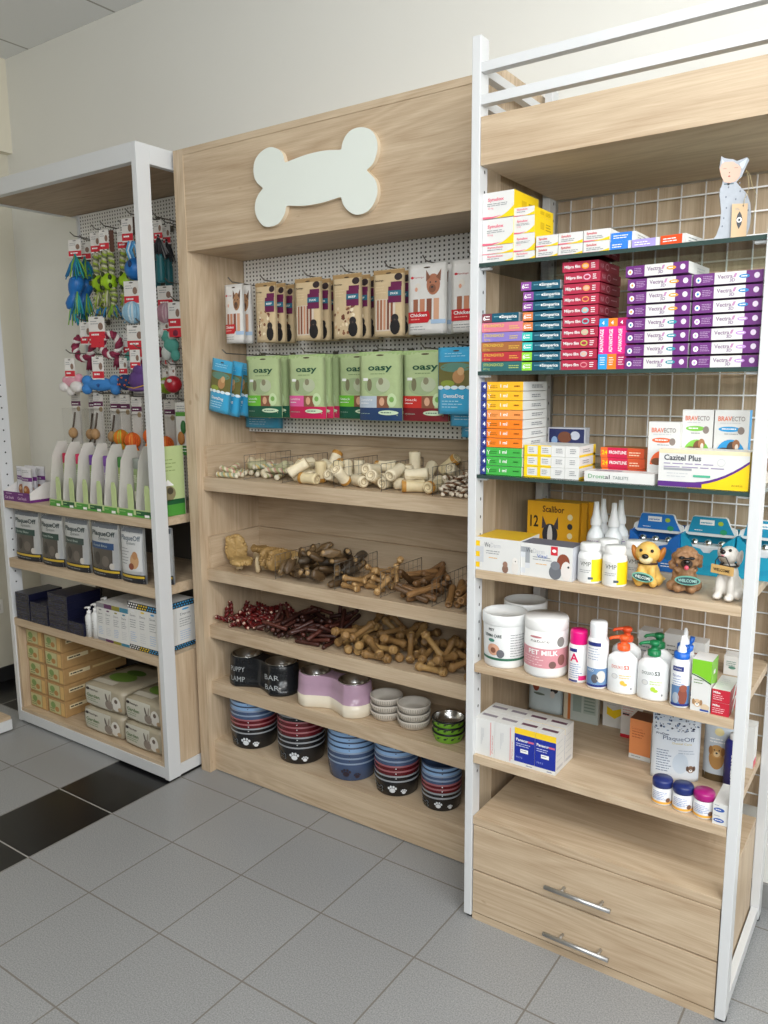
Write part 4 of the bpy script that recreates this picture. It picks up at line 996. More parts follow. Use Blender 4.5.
mb = MB(); mb.ball((0, -.0335, .1085), (.006, .004, .003), mat('#d98a90', .4)); part('tongue', mb, wd, 'pink mouth')
mb = MB(); mb.tube([(.0195 * math.cos(a), .001 + .0195 * math.sin(a), .080) for a in [2 * PI * i / 20 for i in range(20)]], .0028, mat('#2b2422', .5), 6, closed=True); part('collar', mb, wd, 'black collar')
mb = MB(); mb.tube([(-.018, -.032, .083), (-.016, -.036, .094), (-.008, -.037, .1055), (.008, -.037, .1055), (.014, -.036, .094), (.018, -.032, .083)], .0012, ink('#2a2522'), 6); part('cord', mb, wd, 'dark cord holding the sign')
sign_board(wd, .052, .020, (0, -.034, .0735), 0, 0, False, .03, '#cfa868', '#2a2018', '#cfa868')

# ---- jars, bottles and pumps on the shelf below
def tub(label, x, y, rz, r=.0605, h=.150):
    t = thing('powder_tub', label, 'tub', (x, y, S2 + .0003), rz)
    W_ = gloss('#e9ebea', .35); mb = MB()
    mb.lathe([(0, 0), (r * .92, 0), (r * .94, .004), (r, h - .028), (r, h - .016), (0, h - .016)], W_, (0, 0, 0), 40)
    S = lambda u, v, l: CYL(r * (.94 + .06 * v / (h - .03)) + .0002)(u, v, l)
    mb.rect(S, -r * 1.5, .022, r * 1.5, .029, ink('#2f6b52'), 1, 30, 1); mb.oval(S, -r * .45, .052, .019, .017, ink('#d9a58a'), 1); mb.oval(S, -r * .45, .05, .008, .008, ink('#8a5a45'), 2); mb.oval(S, -r * .1, .042, .011, .012, ink('#6a6a70'), 2)
    mb.write(S, 'DERMA CARE', -r * .95, .088, .008, ink('#33443f'), r * .9, bold=True); mb.write(S, 'PET', -r * .7, .105, .007, ink('#2b2d30'), r * .3, bold=True); mb.oval(S, -r * .55, .078, .01, .005, ink('#4d8a78'), 1)
    mb.lines(S, r * .35, .095, r * .8, 9, .0075, .002, GREYT, seed=6)
    part('body', mb, t)
    mb = MB(); mb.lathe([(r * 1.015, h - .030), (r * 1.045, h - .027), (r * 1.045, h - .002), (r * 1.02, h), (r * .97, h), (r * .95, h - .008), (0, h - .008)], W_, (0, 0, 0), 40); part('lid', mb, t)
    return t
tub('white tub with grooming picture and green stripe beside the frame post', 1.4255, -.4905, .35)
tub('white tub behind the others, only its lid showing', 1.424, -.352, .2)
t = thing('milk_powder_jar', 'white jar with pink band lettered pet milk on the oak shelf', 'jar', (1.5515, -.495, S2 + .0003), .25)
r = .0585; mb = MB(); mb.lathe([(0, 0), (r * .95, 0), (r, .008), (r, .128), (0, .128)], gloss('#ebebe9', .35), (0, 0, 0), 40); S = CYL(r)
mb.rect(S, -r * 1.5, .028, r * 1.5, .082, ink('#d7949c'), 1, 30, 1); mb.write(S, 'PET MILK', -r * .72, .064, .013, WT, r * 1.42, bold=True); mb.lines(S, -r * 1.0, .056, r * 1.1, 4, .007, .002, ink('#efcfd2'), seed=4)
mb.write(S, 'nature', -r * .6, .098, .009, ink('#8a8480'), r * .9); mb.oval(S, -r * .35, .112, .018, .003, ink('#c07a80'), 1); mb.oval(S, r * .85, .100, .012, .014, ink('#8a8884'), 1); mb.oval(S, r * .9, .05, .012, .015, ink('#8b5a55'), 2); mb.oval(S, r * .45, .038, .010, .010, ink('#7a5a55'), 2)
part('body', mb, t)
mb = MB(); mb.lathe([(r, .1285), (r * 1.01, .130), (r * 1.01, .152), (r * .97, .158), (0, .158)], gloss('#efefed', .35), (0, 0, 0), 40); part('lid', mb, t)
def round_bottle(name, label, x, y, rz, r, hb, hc, capc, bodyprint, capr=.9):
    t = thing(name, label, 'bottle', (x, y, S2 + .0003), rz)
    mb = MB(); mb.lathe([(0, 0), (r * .94, 0), (r, .004), (r, hb - .008), (r * .88, hb), (0, hb)], gloss('#f0f0f0', .3), (0, 0, 0), 28); bodyprint(mb, CYL(r), r, hb); part('body', mb, t)
    mb = MB(); mb.lathe([(r * capr, hb + .0003), (r * capr, hb + hc - .006), (r * (capr - .08), hb + hc), (0, hb + hc)], gloss(capc, .3), (0, 0, 0), 28); part('cap', mb, t)
    return t
def print_a(mb, S, r, h):
    mb.rect(S, -r * .9, h - .019, r * .0, h - .010, NAVY, 1, 8, 1); mb.write(S, 'A', -r * .75, h - .045, .022, ink('#e0115f'), bold=True); mb.lines(S, -r * .8, h - .053, r * 1.4, 7, .006, .002, ink('#8f9fc4'), seed=1); mb.rect(S, r * .2, .008, r * 1.1, .020, ink('#e2287a'), 1, 8, 1); mb.rect(S, -r * .9, .003, r * .1, .008, NAVY, 1, 8, 1)
round_bottle('shampoo_bottle', 'white bottle with magenta cap and red letter beside the milk jar', 1.6485, -.509, .2, .0252, .103, .036, '#e3147e', print_a)
def print_b(mb, S, r, h):
    mb.rect(S, -r * 1.0, h - .018, r * .4, h - .008, NAVY, 1, 10, 1); mb.lines(S, -r * .9, h - .026, r * 1.5, 5, .007, .002, ink('#9aa6c0'), seed=8)
    mb.rect(S, -r * 1.1, .012, r * 1.3, .055, ink('#6f93bd'), 1, 14, 1); mb.oval(S, r * .5, .034, .012, .016, ink('#dcd8d2'), 2); mb.oval(S, -r * .1, .028, .009, .012, ink('#5a5a62'), 2); mb.rect(S, -r * 1.1, .006, r * 1.3, .012, NAVY, 2, 14, 1); mb.write(S, 'PRO', -r * .8, .046, .006, WT)
round_bottle('shampoo_bottle', 'tall white bottle with translucent white cap beside the magenta-capped one', 1.7045, -.5205, .2, .0268, .132, .042, '#e9ecee', print_b, .82)
def pump_bottle(label, x, y, rz, cap, textc, spot):
    t = thing('pump_bottle', label, 'pump bottle', (x, y, S2 + .0003), rz)
    W_ = gloss('#eef0f0', .32); mb = MB()
    a, b = .0375, .0235
    mb.lathe([(0, 0), (.95, 0), (1, .004), (1, .088), (.93, .097), (.6, .108), (.36, .112), (.36, .116), (0, .116)], W_, (0, 0, 0), 36, True, 1, 1)
    for v in mb.bm.verts: v.co.x *= a; v.co.y *= b; v.co.z *= .95
    S = lambda u, v, l: (u, -b * math.sqrt(max(0, 1 - (u / a) ** 2)) - l, v)
    mb.write(S, 'DOUXO', -.024, .066, .008, ink(textc), .029); mb.write(S, 'S3', .007, .066, .010, ink(textc), .012, bold=True)
    mb.oval(S, -.016, .045, .008, .007, GREYL, 1); mb.oval(S, -.016, .045, .0065, .0055, WHITEP, 2); mb.lines(S, -.004, .048, .028, 2, .006, .0018, ink(spot), seed=2); mb.oval(S, .004, .030, .006, .006, ink(spot), 1); mb.oval(S, .010, .026, .006, .004, ink(spot), 1); mb.oval(S, .025, .016, .002, .003, GREYT, 1, 8)
    part('body', mb, t)
    C_ = gloss(cap, .35); mb = MB()
    mb.lathe([(.0155, .1165), (.0155, .132), (.011, .134), (.0085, .136), (.0085, .146), (.0125, .147), (.0125, .157), (.009, .160), (0, .160)], C_, (0, 0, 0), 24)
    mb.tube([(0, 0, .1535), (-.016, -.004, .1535), (-.030, -.007, .150), (-.034, -.008, .145)], [.0065, .0052, .0045, .004], C_, 10)
    for i in range(12): mb.box((.0152 * math.cos(i * PI / 6) - .0008, .0152 * math.sin(i * PI / 6) - .0008, .118), (.0152 * math.cos(i * PI / 6) + .0008, .0152 * math.sin(i * PI / 6) + .0008, .131), C_)
    for v in mb.bm.verts: v.co.z = .1105 + (v.co.z - .1165) * .86
    part('pump', mb, t)
    return t
pump_bottle('white bottle with orange pump head, front row of the shelf', 1.7705, -.520, .12, '#f0602a', '#e0684a', '#f0c24a')
pump_bottle('white bottle with green pump head, front row of the shelf', 1.8465, -.520, .12, '#127a48', '#3f4a44', '#b7d83a')
pump_bottle('white bottle with orange pump head, behind the front orange one', 1.7555, -.447, .12, '#e8562a', '#e0684a', '#f0c24a')
pump_bottle('white bottle with green pump head, behind the front green one', 1.8395, -.455, .12, '#0f6e3e', '#3f4a44', '#b7d83a')
def dropper(label, x, y, rz):
    t = thing('ear_cleaner_bottle', label, 'bottle', (x, y, S2 + .0003), rz); r = .0232
    mb = MB(); mb.lathe([(0, 0), (r * .95, 0), (r, .003), (r, .108), (r * .9, .117), (.0165, .120), (0, .120)], gloss('#eff1f2', .3), (0, 0, 0), 28); S = CYL(r)
    mb.rect(S, -r * .8, .092, r * .35, .104, NAVY, 1, 8, 1); mb.write(S, 'Virbac', -r * .65, .096, .005, WT, r * .8); mb.write(S, 'Epiotic', -r * .75, .078, .006, ink('#4a63a8'), r * .9); mb.lines(S, -r * .75, .071, r * 1.2, 3, .006, .0018, ink('#8a9cc8'), seed=3)
    mb.rect(S, -r * .9, .010, r * 1.15, .056, ink('#5f83b0'), 1, 12, 1); mb.oval(S, r * .35, .030, .011, .022, ink('#8a4a3a'), 2); mb.oval(S, r * .38, .050, .009, .009, ink('#9a5642'), 3); mb.oval(S, -r * .35, .025, .008, .014, ink('#aab4c0'), 2); mb.rect(S, -r * .9, .005, r * 1.15, .011, NAVY, 3, 12, 1)
    part('body', mb, t)
    mb = MB(); mb.lathe([(.0185, .1203), (.0185, .133), (.015, .135), (0, .135)], gloss('#1f66c8', .3), (0, 0, 0), 22); mb.tube([(.010, .006, .134), (.018, .010, .140), (.019, .010, .150)], .006, gloss('#1f66c8', .3), 8); part('cap', mb, t, 'blue cap')
    mb = MB(); mb.lathe([(.0105, .1352), (.0095, .146), (.0065, .150), (.0045, .168), (.003, .175), (0, .1755)], gloss('#f0f2f3', .35), (0, 0, 0), 16); part('nozzle', mb, t, 'white nozzle')
dropper('white dropper bottle with blue cap in front of the green-topped carton', 1.9145, -.528, .15)
dropper('white dropper bottle with blue cap hidden behind its twin', 1.905, -.462, .4)
w, h, d = .0445, .128, .062
mb = slab(w, d, h, WHITEP, WHITEP, mat('#e8e6e2', .5)); F = FRONT(); G_ = ink('#7fc62a')
n = 8; mb.poly(F, [(0, h), (0, h * .72)] + [(w * i / n, h * (.72 - .14 * (i / n) ** 1.5)) for i in range(1, n + 1)] + [(w, h)], G_, 1); mb.poly(F, [(0, h * .72), (w * .5, h * .665), (w, h * .58), (w, h * .55), (w * .5, h * .64), (0, h * .70)], ink('#3a5a2a'), 2)
mb.lines(F, w * .12, h * .6, w * .5, 2, .007, .002, ink('#6a8a4a'), seed=2); dogspot(mb, F, w * .35, h * .16, .018, ink('#d9b890'), ink('#a5805a')); mb.oval(F, w * .75, h * .1, .010, .008, ink('#d5bfa0'), 2); mb.rect(F, w * .5, h * .02, w * .95, h * .055, ink('#2a4a9a'), 3)
R_ = RIGHT(w); mb.poly(R_, [(0, h * .58), (d, h * .45), (d, h), (0, h)], G_, 1); mb.rect(R_, d * .25, h * .72, d * .55, h * .8, WT, 2); mb.lines(R_, d * .2, h * .4, d * .6, 5, .008, .002, GREYL, seed=3)
solo('medicine_carton', mb, 'tall white carton with lime green top and puppy picture', 'box', (1.9435, -.544, S2 + .0003))
RB = ink('#c02438')
for k in range(2):
    w, h, d = .040, .0315, .105
    mb = slab(w, d, h, RB, RB, WHITEP); F = FRONT(); mb.write(F, 'Milbe', w * .08, h * .68, h * .16, WT, w * .4, bold=True); mb.lines(F, w * .08, h * .5, w * .7, 3, h * .15, h * .05, ink('#f0c0c6'), seed=k)
    R_ = RIGHT(w); mb.poly(R_, [(d * .25, 0), (d * .45, 0), (d * .75, h), (d * .55, h)], WHITEP, 1); mb.lines(TOP(h), w * .2, d * .7, w * .6, 4, d * .12, .002, GREYL, seed=k)
    solo('tablet_carton', mb, '%s red carton of the stacked pair beside the lime-topped carton' % ('lower', 'upper')[k], 'box', (1.9905, -.543, S2 + .0003 + .032 * k))
for i, (x, y, w, h, c, lab) in enumerate([(1.958, -.25, .042, .052, '#5a8a7a', 'small white carton with green mark standing behind the red cartons'), (1.822, -.34, .05, .115, '#8a8a86', 'white carton standing behind the green pump bottles'), (1.876, -.345, .052, .105, '#a5746a', 'white carton standing behind the dropper bottles'), (1.755, -.345, .052, .112, '#8a8f96', 'white carton standing behind the orange pump bottles')]):
    mb = slab(w, .05, h, WHITEP, mat('#dcdcda', .5), mat('#e4e2df', .5)); F = FRONT(); mb.lines(F, w * .15, h * .7, w * .6, 3, h * .1, h * .03, ink(c), seed=i); mb.oval(F, w * .5, h * .4, w * .22, h * .08, ink(c), 1)
    solo('medicine_carton', mb, lab, 'box', (x, y, S2 + .0003))

# ---- lowest oak shelf
def vet_carton(style, seed):
    w, h, d = .0605, .110, .062
    if style == 'navy':
        mb = slab(w, d, h, WHITEP, WHITEP, WHITEP); F = FRONT()
        mb.rect(F, 0, h * .84, w, h, ink('#f5cf2a'), 1); mb.rect(F, 0, h * .10, w, h * .84, ink('#1b2f9a'), 1)
        mb.write(F, 'Panacur', w * .08, h * .66, h * .07, WT, w * .6, bold=True); mb.rect(F, w * .66, h * .66, w * .95, h * .71, ink('#d06a8a'), 2); mb.lines(F, w * .08, h * .58, w * .7, 2, .006, .002, ink('#c9d0ea'), seed=seed); mb.rect(F, w * .30, h * .36, w * .68, h * .46, WT, 2); mb.lines(F, w * .34, h * .41, w * .28, 1, .004, .002, GREYT, 3, seed); mb.write(F, 'PETS', w * .10, h * .20, h * .045, ink('#9aa8dd'), w * .3); mb.poly(F, [(0, h * .10), (w * .5, h * .07), (w, h * .11), (w, 0), (0, 0)], WHITEP, 2); mb.lines(F, w * .6, h * .04, w * .3, 1, .004, .002, NAVY, 3, seed)
    else:
        mb = slab(w, d, h, WHITEP, WHITEP, WHITEP); F = FRONT(); t = ink('#e29a9a')
        for k in range(3): mb.rect(F, w * (.3 + k * .06), h * (.3 + .1 * k), w * (.32 + k * .06), h * .75, GREYL, 2)
        mb.rect(F, w * .78, h * .05, w * .82, h * .95, t, 2); mb.write(lambda u, v, l: (w * .93 - v, -l, h * .12 + u), 'Panacur', 0, 0, w * .08, ink('#d98a8a'), h * .5)
    T_ = TOP(h); mb.rect(T_, w * .12, d * .4, w * .88, d * .62, ink('#8f8790' if style != 'navy' else '#6a4a5a'), 1); 
    R_ = RIGHT(w); mb.lines(R_, d * .1, h * .8, d * .8, 5, h * .16, h * .018, GREYL, seed=seed); mb.rect(R_, d * .1, h * .1, d * .8, h * .16, GREYL, 1)
    return mb
for r_i in range(2):
    for j in range(4):
        st = 'plain' if j < 2 else 'navy'
        lab = ('white carton with pink print' if st == 'plain' else 'white carton with navy and yellow front') + ', %s row, %s' % (('front', 'rear')[r_i], ('nearest the frame post', 'next to the navy ones', 'next to the pink-printed ones', 'at the free end')[j])
        solo('medicine_carton', vet_carton(st, r_i * 4 + j), lab, 'box', (1.3610 + j * .0612, -.537 + r_i * .0635, S3 + .0003 + 0), .0)
def pouch_mesh(w, h, t, m, back=None, nu=12, nv=16, gus=.7):
    """stand-up bag: bulged front and back sheet, thick foot, flat sealed top; front centre faces -y"""
    mb = MB()
    def th(u, v):
        a = max(0.0, 1 - abs(2 * u / w - 1) ** 2.6); q = min(1.0, v / h)
        b_ = (1 - q) ** .55 * .75 + .25 * (1 if q < .86 else max(0, (1 - q) / .14)); b_ = b_ if q < .9 else b_ * max(0, (1 - q) / .1)
        b_ *= min(1, .72 + q * 3.0)
        return t * .5 * (a ** .75) * b_ + .0009
    def S(u, v, l): return (u, t * .5 - th(u, v) - l, v)
    P = []; 
    for side in (0, 1):
        for j in range(nv + 1):
            for i in range(nu + 1):
                u, v = w * i / nu, h * j / nv
                y = t * .5 - th(u, v) if side == 0 else t * .5 + th(u, v)
                P.append((u, y, v))
    K = (nu + 1) * (nv + 1); F = []; Mt = []
    for side in (0, 1):
        for j in range(nv):
            for i in range(nu):
                a = side * K + j * (nu + 1) + i
                q = (a, a + 1, a + nu + 2, a + nu + 1); F.append(q if side == 0 else q[::-1]); Mt.append(m if side == 0 else (back or m))
    ed = [j * (nu + 1) for j in range(nv + 1)]
    for j in range(nv):
        for c in (0, nu):
            a, b_ = j * (nu + 1) + c, (j + 1) * (nu + 1) + c; F.append((a, b_, K + b_, K + a)); Mt.append(m)
    for i in range(nu):
        F.append((i, K + i, K + i + 1, i + 1)); Mt.append(m); a = nv * (nu + 1) + i; F.append((a, a + 1, K + a + 1, K + a)); Mt.append(m)
    mb.mesh(P, F, Mt, True)
    return mb, S
w, h = .121, .182
mb, S = pouch_mesh(w, h, .035, gloss('#dfe6ee', .25))
r = random.Random(9)
mb.rect(S, 0, h * .9, w, h, ink('#c9d6e4'), 1, 12, 2)
for i in range(70): mb.oval(S, r.uniform(.005, w - .005), h * r.uniform(.76, .98), r.uniform(.001, .004), r.uniform(.001, .003), ink(r.choice(['#37476a', '#6f87a8', '#222c44'])), 2, 7)
mb.write(S, 'PlaqueOff', w * .22, h * .62, h * .062, ink('#4d5c7a'), w * .66); mb.write(S, 'ProDen', w * .08, h * .69, h * .03, ink('#34405c'), w * .26, bold=True); mb.write(S, 'Dental Care', w * .42, h * .565, h * .03, ink('#d6c06a'), w * .4); mb.lines(S, w * .1, h * .45, w * .32, 9, .007, .0022, ink('#6d7c96'), seed=3); mb.lines(S, w * .55, h * .47, w * .36, 2, .007, .002, ink('#a8b4c4'), seed=5)
dogspot(mb, S, w * .82, h * .2, .018, ink('#8a6a55'), ink('#5d463a')); mb.oval(S, w * .6, h * .28, .02, .028, ink('#cbd7e4'), 1)
solo('dental_pouch', mb, 'pale blue dental care pouch standing behind the three small jars', 'pouch', (1.823, -.408, S3 + .0003), .33)
w, h, d = .061, .118, .06
mb = slab(w, d, h, ink('#e8935a'), WHITEP, mat('#7a5642', .6)); F = FRONT(); mb.rect(F, 0, 0, w, h * .12, WHITEP, 1); mb.lines(F, w * .12, h * .06, w * .6, 1, .004, .002, GREYT, seed=1); mb.lines(F, w * .12, h * .68, w * .6, 3, .008, .003, ink('#c26a3a'), seed=2); mb.write(F, 'Loxicom', w * .1, h * .74, h * .06, ink('#c4643a'), w * .5)
R_ = RIGHT(w); mb.rect(R_, d * .1, h * .05, d * .3, h * .9, ink('#3a3a40'), 1); mb.rect(R_, d * .45, 0, d, h, ink('#d9783e'), 1)
solo('medicine_carton', mb, 'orange and white carton with brown top standing on the lowest oak shelf', 'box', (1.735, -.318, S3 + .0003), -.05)
w, h = .075, .162
mb, S = pouch_mesh(w, h, .032, gloss('#c9d3dc', .25)); mb.rect(S, 0, .0, w, h * .13, ink('#5b4a2e'), 1, 10, 2); mb.oval(S, w * .45, h * .40, .019, .030, ink('#b98a50'), 1); mb.oval(S, w * .45, h * .52, .017, .018, ink('#c99a5c'), 2); mb.oval(S, w * .45, h * .48, .008, .008, ink('#e3c79a'), 3); mb.oval(S, w * .45, h * .495, .003, .0025, DARKT, 4, 8)
for k in (-1, 1): mb.oval(S, w * .45 + k * .015, h * .53, .005, .012, ink('#a5743e'), 3); mb.oval(S, w * .45 + k * .006, h * .545, .002, .002, DARKT, 4, 8)
mb.oval(S, w * .5, h * .85, .012, .010, ink('#e6d9a0'), 1); mb.lines(S, w * .2, h * .72, w * .6, 2, .008, .003, WT, seed=1)
solo('dog_treat_pouch', mb, 'grey pouch with golden retriever picture beside the pale blue pouch', 'pouch', (1.936, -.335, S3 + .0003), .1)
def jar(label, x, y, lid):
    t = thing('supplement_jar', label, 'jar', (x, y, S3 + .0003), .15); r = .0248
    mb = MB(); mb.lathe([(0, 0), (r * .95, 0), (r, .003), (r, .040), (r * .9, .044), (0, .044)], gloss('#ededee', .3), (0, 0, 0), 28); S = CYL(r)
    mb.rect(S, -r * 1.5, .004, r * 1.5, .010, ink('#f0b24a'), 1, 18, 1); mb.lines(S, -r * .9, .034, r * 1.6, 5, .0045, .0014, ink('#7f93c4'), seed=int(x * 100)); mb.oval(S, r * .7, .015, .006, .006, ink('#7a5a4a'), 2); mb.oval(S, -r * .3, .018, .007, .005, ink('#cfd9ea'), 1)
    part('body', mb, t)
    mb = MB(); mb.lathe([(r * .98, .0445), (r * 1.02, .047), (r * 1.02, .059), (r * .92, .064), (0, .065)], gloss(lid, .3), (0, 0, 0), 28); part('lid', mb, t)
jar('small white jar with navy lid, the one nearest the orange carton', 1.8805, -.509, '#23306e')
jar('small white jar with navy lid between its twin and the magenta-lidded jar', 1.9325, -.514, '#1f2d68')
jar('small white jar with magenta lid on the lowest oak shelf', 1.983, -.517, '#a51c74')
for k in range(2):
    w, h, d = .034, .0265, .11
    mb = slab(w, d, h, WHITEP, WHITEP, WHITEP); F = FRONT(); mb.oval(F, w * .42, h * .42, w * .36, h * .2, ink('#2f5aa8'), 1); mb.lines(F, w * .18, h * .4, w * .5, 1, .004, .002, WT, 3, k); mb.lines(F, w * .1, h * .82, w * .4, 1, .004, .0016, GREYT, 2, k)
    solo('tablet_carton', mb, '%s white carton of the pair beside the magenta-lidded jar' % ('lower', 'upper')[k], 'box', (2.0095, -.545, S3 + .0003 + .027 * k))
# things at the back of the lowest shelf
mb, S = pouch_mesh(.115, .15, .03, gloss('#c9d8dc', .3)); mb.oval(S, .028, .085, .012, .018, ink('#9a4a34'), 1); mb.oval(S, .030, .105, .010, .010, ink('#5a3a30'), 2); mb.oval(S, .09, .08, .012, .010, ink('#3a3436'), 1); mb.oval(S, .085, .065, .008, .012, ink('#dcd8d2'), 2); mb.oval(S, .04, .06, .02, .004, ink('#6a7a70'), 1)
solo('dog_treat_pouch', mb, 'pale pouch with small dog pictures at the back of the lowest shelf', 'pouch', (1.353, -.165, S3 + .0003))
w, h = .112, .15
mb = MB(); mb.box((0, 0, 0), (w, .016, h), mat('#c9cabf', .5), front=mat('#b9c2bc', .5)); F = FRONT(); mb.rect(F, 0, 0, w * .12, h, ink('#d9cdb4'), 1); mb.rect(F, w * .12, 0, w * .2, h, ink('#c8763c'), 1); mb.rect(F, w * .27, h * .2, w * .52, h * .95, ink('#93a39c'), 1); mb.rect(F, w * .58, h * .2, w * .93, h * .95, ink('#a3b0a6'), 1)
for k in range(9): mb.rect(F, w * .6, h * (.25 + k * .07), w * .9, h * (.28 + k * .07), ink('#7f9086'), 2)
solo('medicine_sachet_card', mb, 'grey-green sachet card with orange stripe leaning at the shelf back', 'card', (1.478, -.165, S3 + .0003))
w, h = .062, .13; mb = slab(w, .05, h, WHITEP); F = FRONT(); mb.poly(F, [(w * .2, h * .3), (w * .6, h * .22), (w * .95, h * .35), (w * .9, h * .5), (w * .5, h * .42), (w * .2, h * .5)], YEL, 1); mb.lines(F, w * .2, h * .7, w * .6, 3, .01, .003, GREYL, seed=2)
solo('medicine_carton', mb, 'white carton with yellow swoosh at the back of the lowest shelf', 'box', (1.6, -.15, S3 + .0003))
w, h = .05, .135; mb = slab(w, .05, h, WHITEP); F = FRONT(); mb.rect(F, 0, 0, w, h * .08, REDI, 1); mb.rect(F, w * .1, h * .52, w * .5, h * .57, DARKT, 1); mb.lines(F, w * .1, h * .7, w * .7, 4, .008, .002, ink('#d08a8a'), seed=2)
solo('medicine_carton', mb, 'white carton with red foot edge behind the orange carton', 'box', (1.672, -.2, S3 + .0003))
def print_n(mb, S, r, h): mb.write(lambda u, v, l: S(-v + .002, u + .03, l), 'Biogance', 0, 0, .007, WT, .06)
t = thing('shampoo_bottle', 'navy bottle half hidden behind the front frame post', 'bottle', (2.013, -.34, S3 + .0003), .2)
mb = MB(); mb.lathe([(0, 0), (.022, 0), (.022, .125), (.018, .135), (0, .135)], gloss('#272a78', .35), (0, 0, 0), 24); mb.write(lambda u, v, l: CYL(.022)(-v + .002, u + .03, l), 'VETCARE', 0, 0, .008, WT, .07); part('body', mb, t)
mb = MB(); mb.lathe([(.012, .1352), (.012, .15), (0, .152)], gloss('#e6e6e6', .3), (0, 0, 0), 16); part('cap', mb, t)
mb = slab(.04, .05, .12, WHITEP, WHITEP); mb.rect(RIGHT(.04), .005, 0, .045, .02, ink('#d9566a'), 1)
solo('medicine_carton', mb, 'white carton with pink foot at the open end of the lowest shelf', 'box', (1.999, -.20, S3 + .0003))

# ================================================================== packs hung on the oak unit
KRAFT, KRAFTD = foil('#d3bc96', .35), foil('#a98a5e', .35)
def hang_bag(w, h, t, m, hole=True):
    mb, S = pouch_mesh(w, h, t, m, None, 10, 12)
    if hole: mb.oval(S, w * .5, h * .945, w * .09, h * .012, ink('#4a3a28'), 3, 10)
    return mb, S
def kraft_pack(style, seed):
    w, h = .122 if style != 'narrow' else .102, .213
    mb, S = hang_bag(w, h, .022, KRAFT)
    mb.rect(S, 0, h * .93, w, h * .99, KRAFTD, 1, 8, 1)
    mb.write(S, 'Flamingo', w * .06, h * .83, h * .022, ink('#3a2c22'), w * .3, bold=True); mb.lines(S, w * .1, h * .74, w * .35, 3, .009, .0015, ink('#e6d3ae'), seed=seed)
    pu = ink('#6a1f4c')
    mb.rect(S, w * .52, h * .50, w * .92, h * .74, pu, 4, 6, 4); mb.rect(S, w * .60, h * .74, w * .93, h * .81, pu, 4, 5, 2); mb.rect(S, w * .52, h * .60, w * .92, h * .68, ink('#2d6f86'), 6, 4, 1); mb.write(S, 'DUCK' if seed % 2 else 'BEEF', w * .6, h * .622, h * .03, WT, w * .24, 8, True); mb.oval(S, w * .82, h * .88, w * .12, h * .055, ink('#33272a'), 2, 12)
    r = random.Random(seed)
    if style == 'sticks':
        mb.rect(S, w * .08, h * .08, w * .74, h * .56, ink('#d9cdbd'), 2, 8, 6)
        for k in range(5): mb.rect(S, w * (.14 + k * .115), h * .10, w * (.21 + k * .115), h * .55, ink(r.choice(['#8a5238', '#a56a4a', '#c99070', '#7b4a36'])), 3, 1, 6)
    else:
        for k in range(34): mb.oval(S, w * r.uniform(.08, .75), h * r.uniform(.08, .52), w * r.uniform(.03, .07), h * r.uniform(.012, .03), ink(r.choice(['#e3cfae', '#8a5a42', '#c7a07a', '#6f4030', '#f0e2c6'])), 2 + k % 3, 9, r.uniform(0, 3))
    mb.oval(S, w * .74, h * .14, w * .15, h * .12, ink('#1f1c1e'), 6, 14); mb.oval(S, w * .74, h * .27, w * .11, h * .06, ink('#2a2628'), 7, 14); mb.oval(S, w * .74, h * .245, w * .03, h * .012, ink('#5a4a44'), 8, 8)
    return mb
def chicken_pack(w, seed, full=True):
    h = .216; mb, S = hang_bag(w, h, .022, foil('#e4e2de', .3))
    mb.write(S, 'Flamingo', w * .16, h * .80, h * .022, ink('#b02a34'), w * .28); mb.oval(S, w * .12, h * .812, w * .04, h * .018, REDI, 2, 10)
    b1, b2 = ('#a97f5c', '#6b4c38') if seed % 2 == 0 else ('#b5785c', '#8a5a44')
    mb.oval(S, w * .68, h * .70, w * .17, h * .15, ink(b1), 2); mb.oval(S, w * .66, h * .64, w * .09, h * .06, ink(b2), 3); mb.oval(S, w * .66, h * .66, w * .03, h * .015, DARKT, 5, 8)
    for k in (-1, 1): mb.poly(S, [(w * (.68 + k * .07), h * .80), (w * (.68 + k * .19), h * .91), (w * (.68 + k * .18), h * .74)], ink(b2), 4); mb.oval(S, w * (.68 + k * .07), h * .73, w * .022, h * .012, DARKT, 5, 8)
    mb.oval(S, w * .28, h * .68, w * .08, h * .05, ink('#e6e0d6'), 2); mb.oval(S, w * .24, h * .64, w * .04, h * .03, ink('#e0a58a'), 3)
    for k in range(4): mb.rect(S, w * (.16 + k * .18), h * .20, w * (.29 + k * .18), h * .50, ink(('#a0664c', '#c98a6a', '#8a5440', '#d6a486')[k]), 2, 1, 5)
    mb.rect(S, w * .01, h * .16, w * .56, h * .32, ink('#c8232c'), 5, 8, 4); mb.oval(S, w * .54, h * .245, w * .07, h * .085, ink('#c8232c'), 5); mb.write(S, 'Chicken', w * .08, h * .25, h * .045, WT, w * .46, 7, True); mb.lines(S, w * .1, h * .205, w * .34, 1, .01, .003, ink('#f2a8a0'), 7, seed)
    mb.lines(S, w * .06, h * .10, w * .5, 2, .008, .002, GREYT, 3, seed); mb.rect(S, w * .64, h * .14, w * .98, h * .20, ink('#a9c3dd'), 4, 4, 1)
    return mb
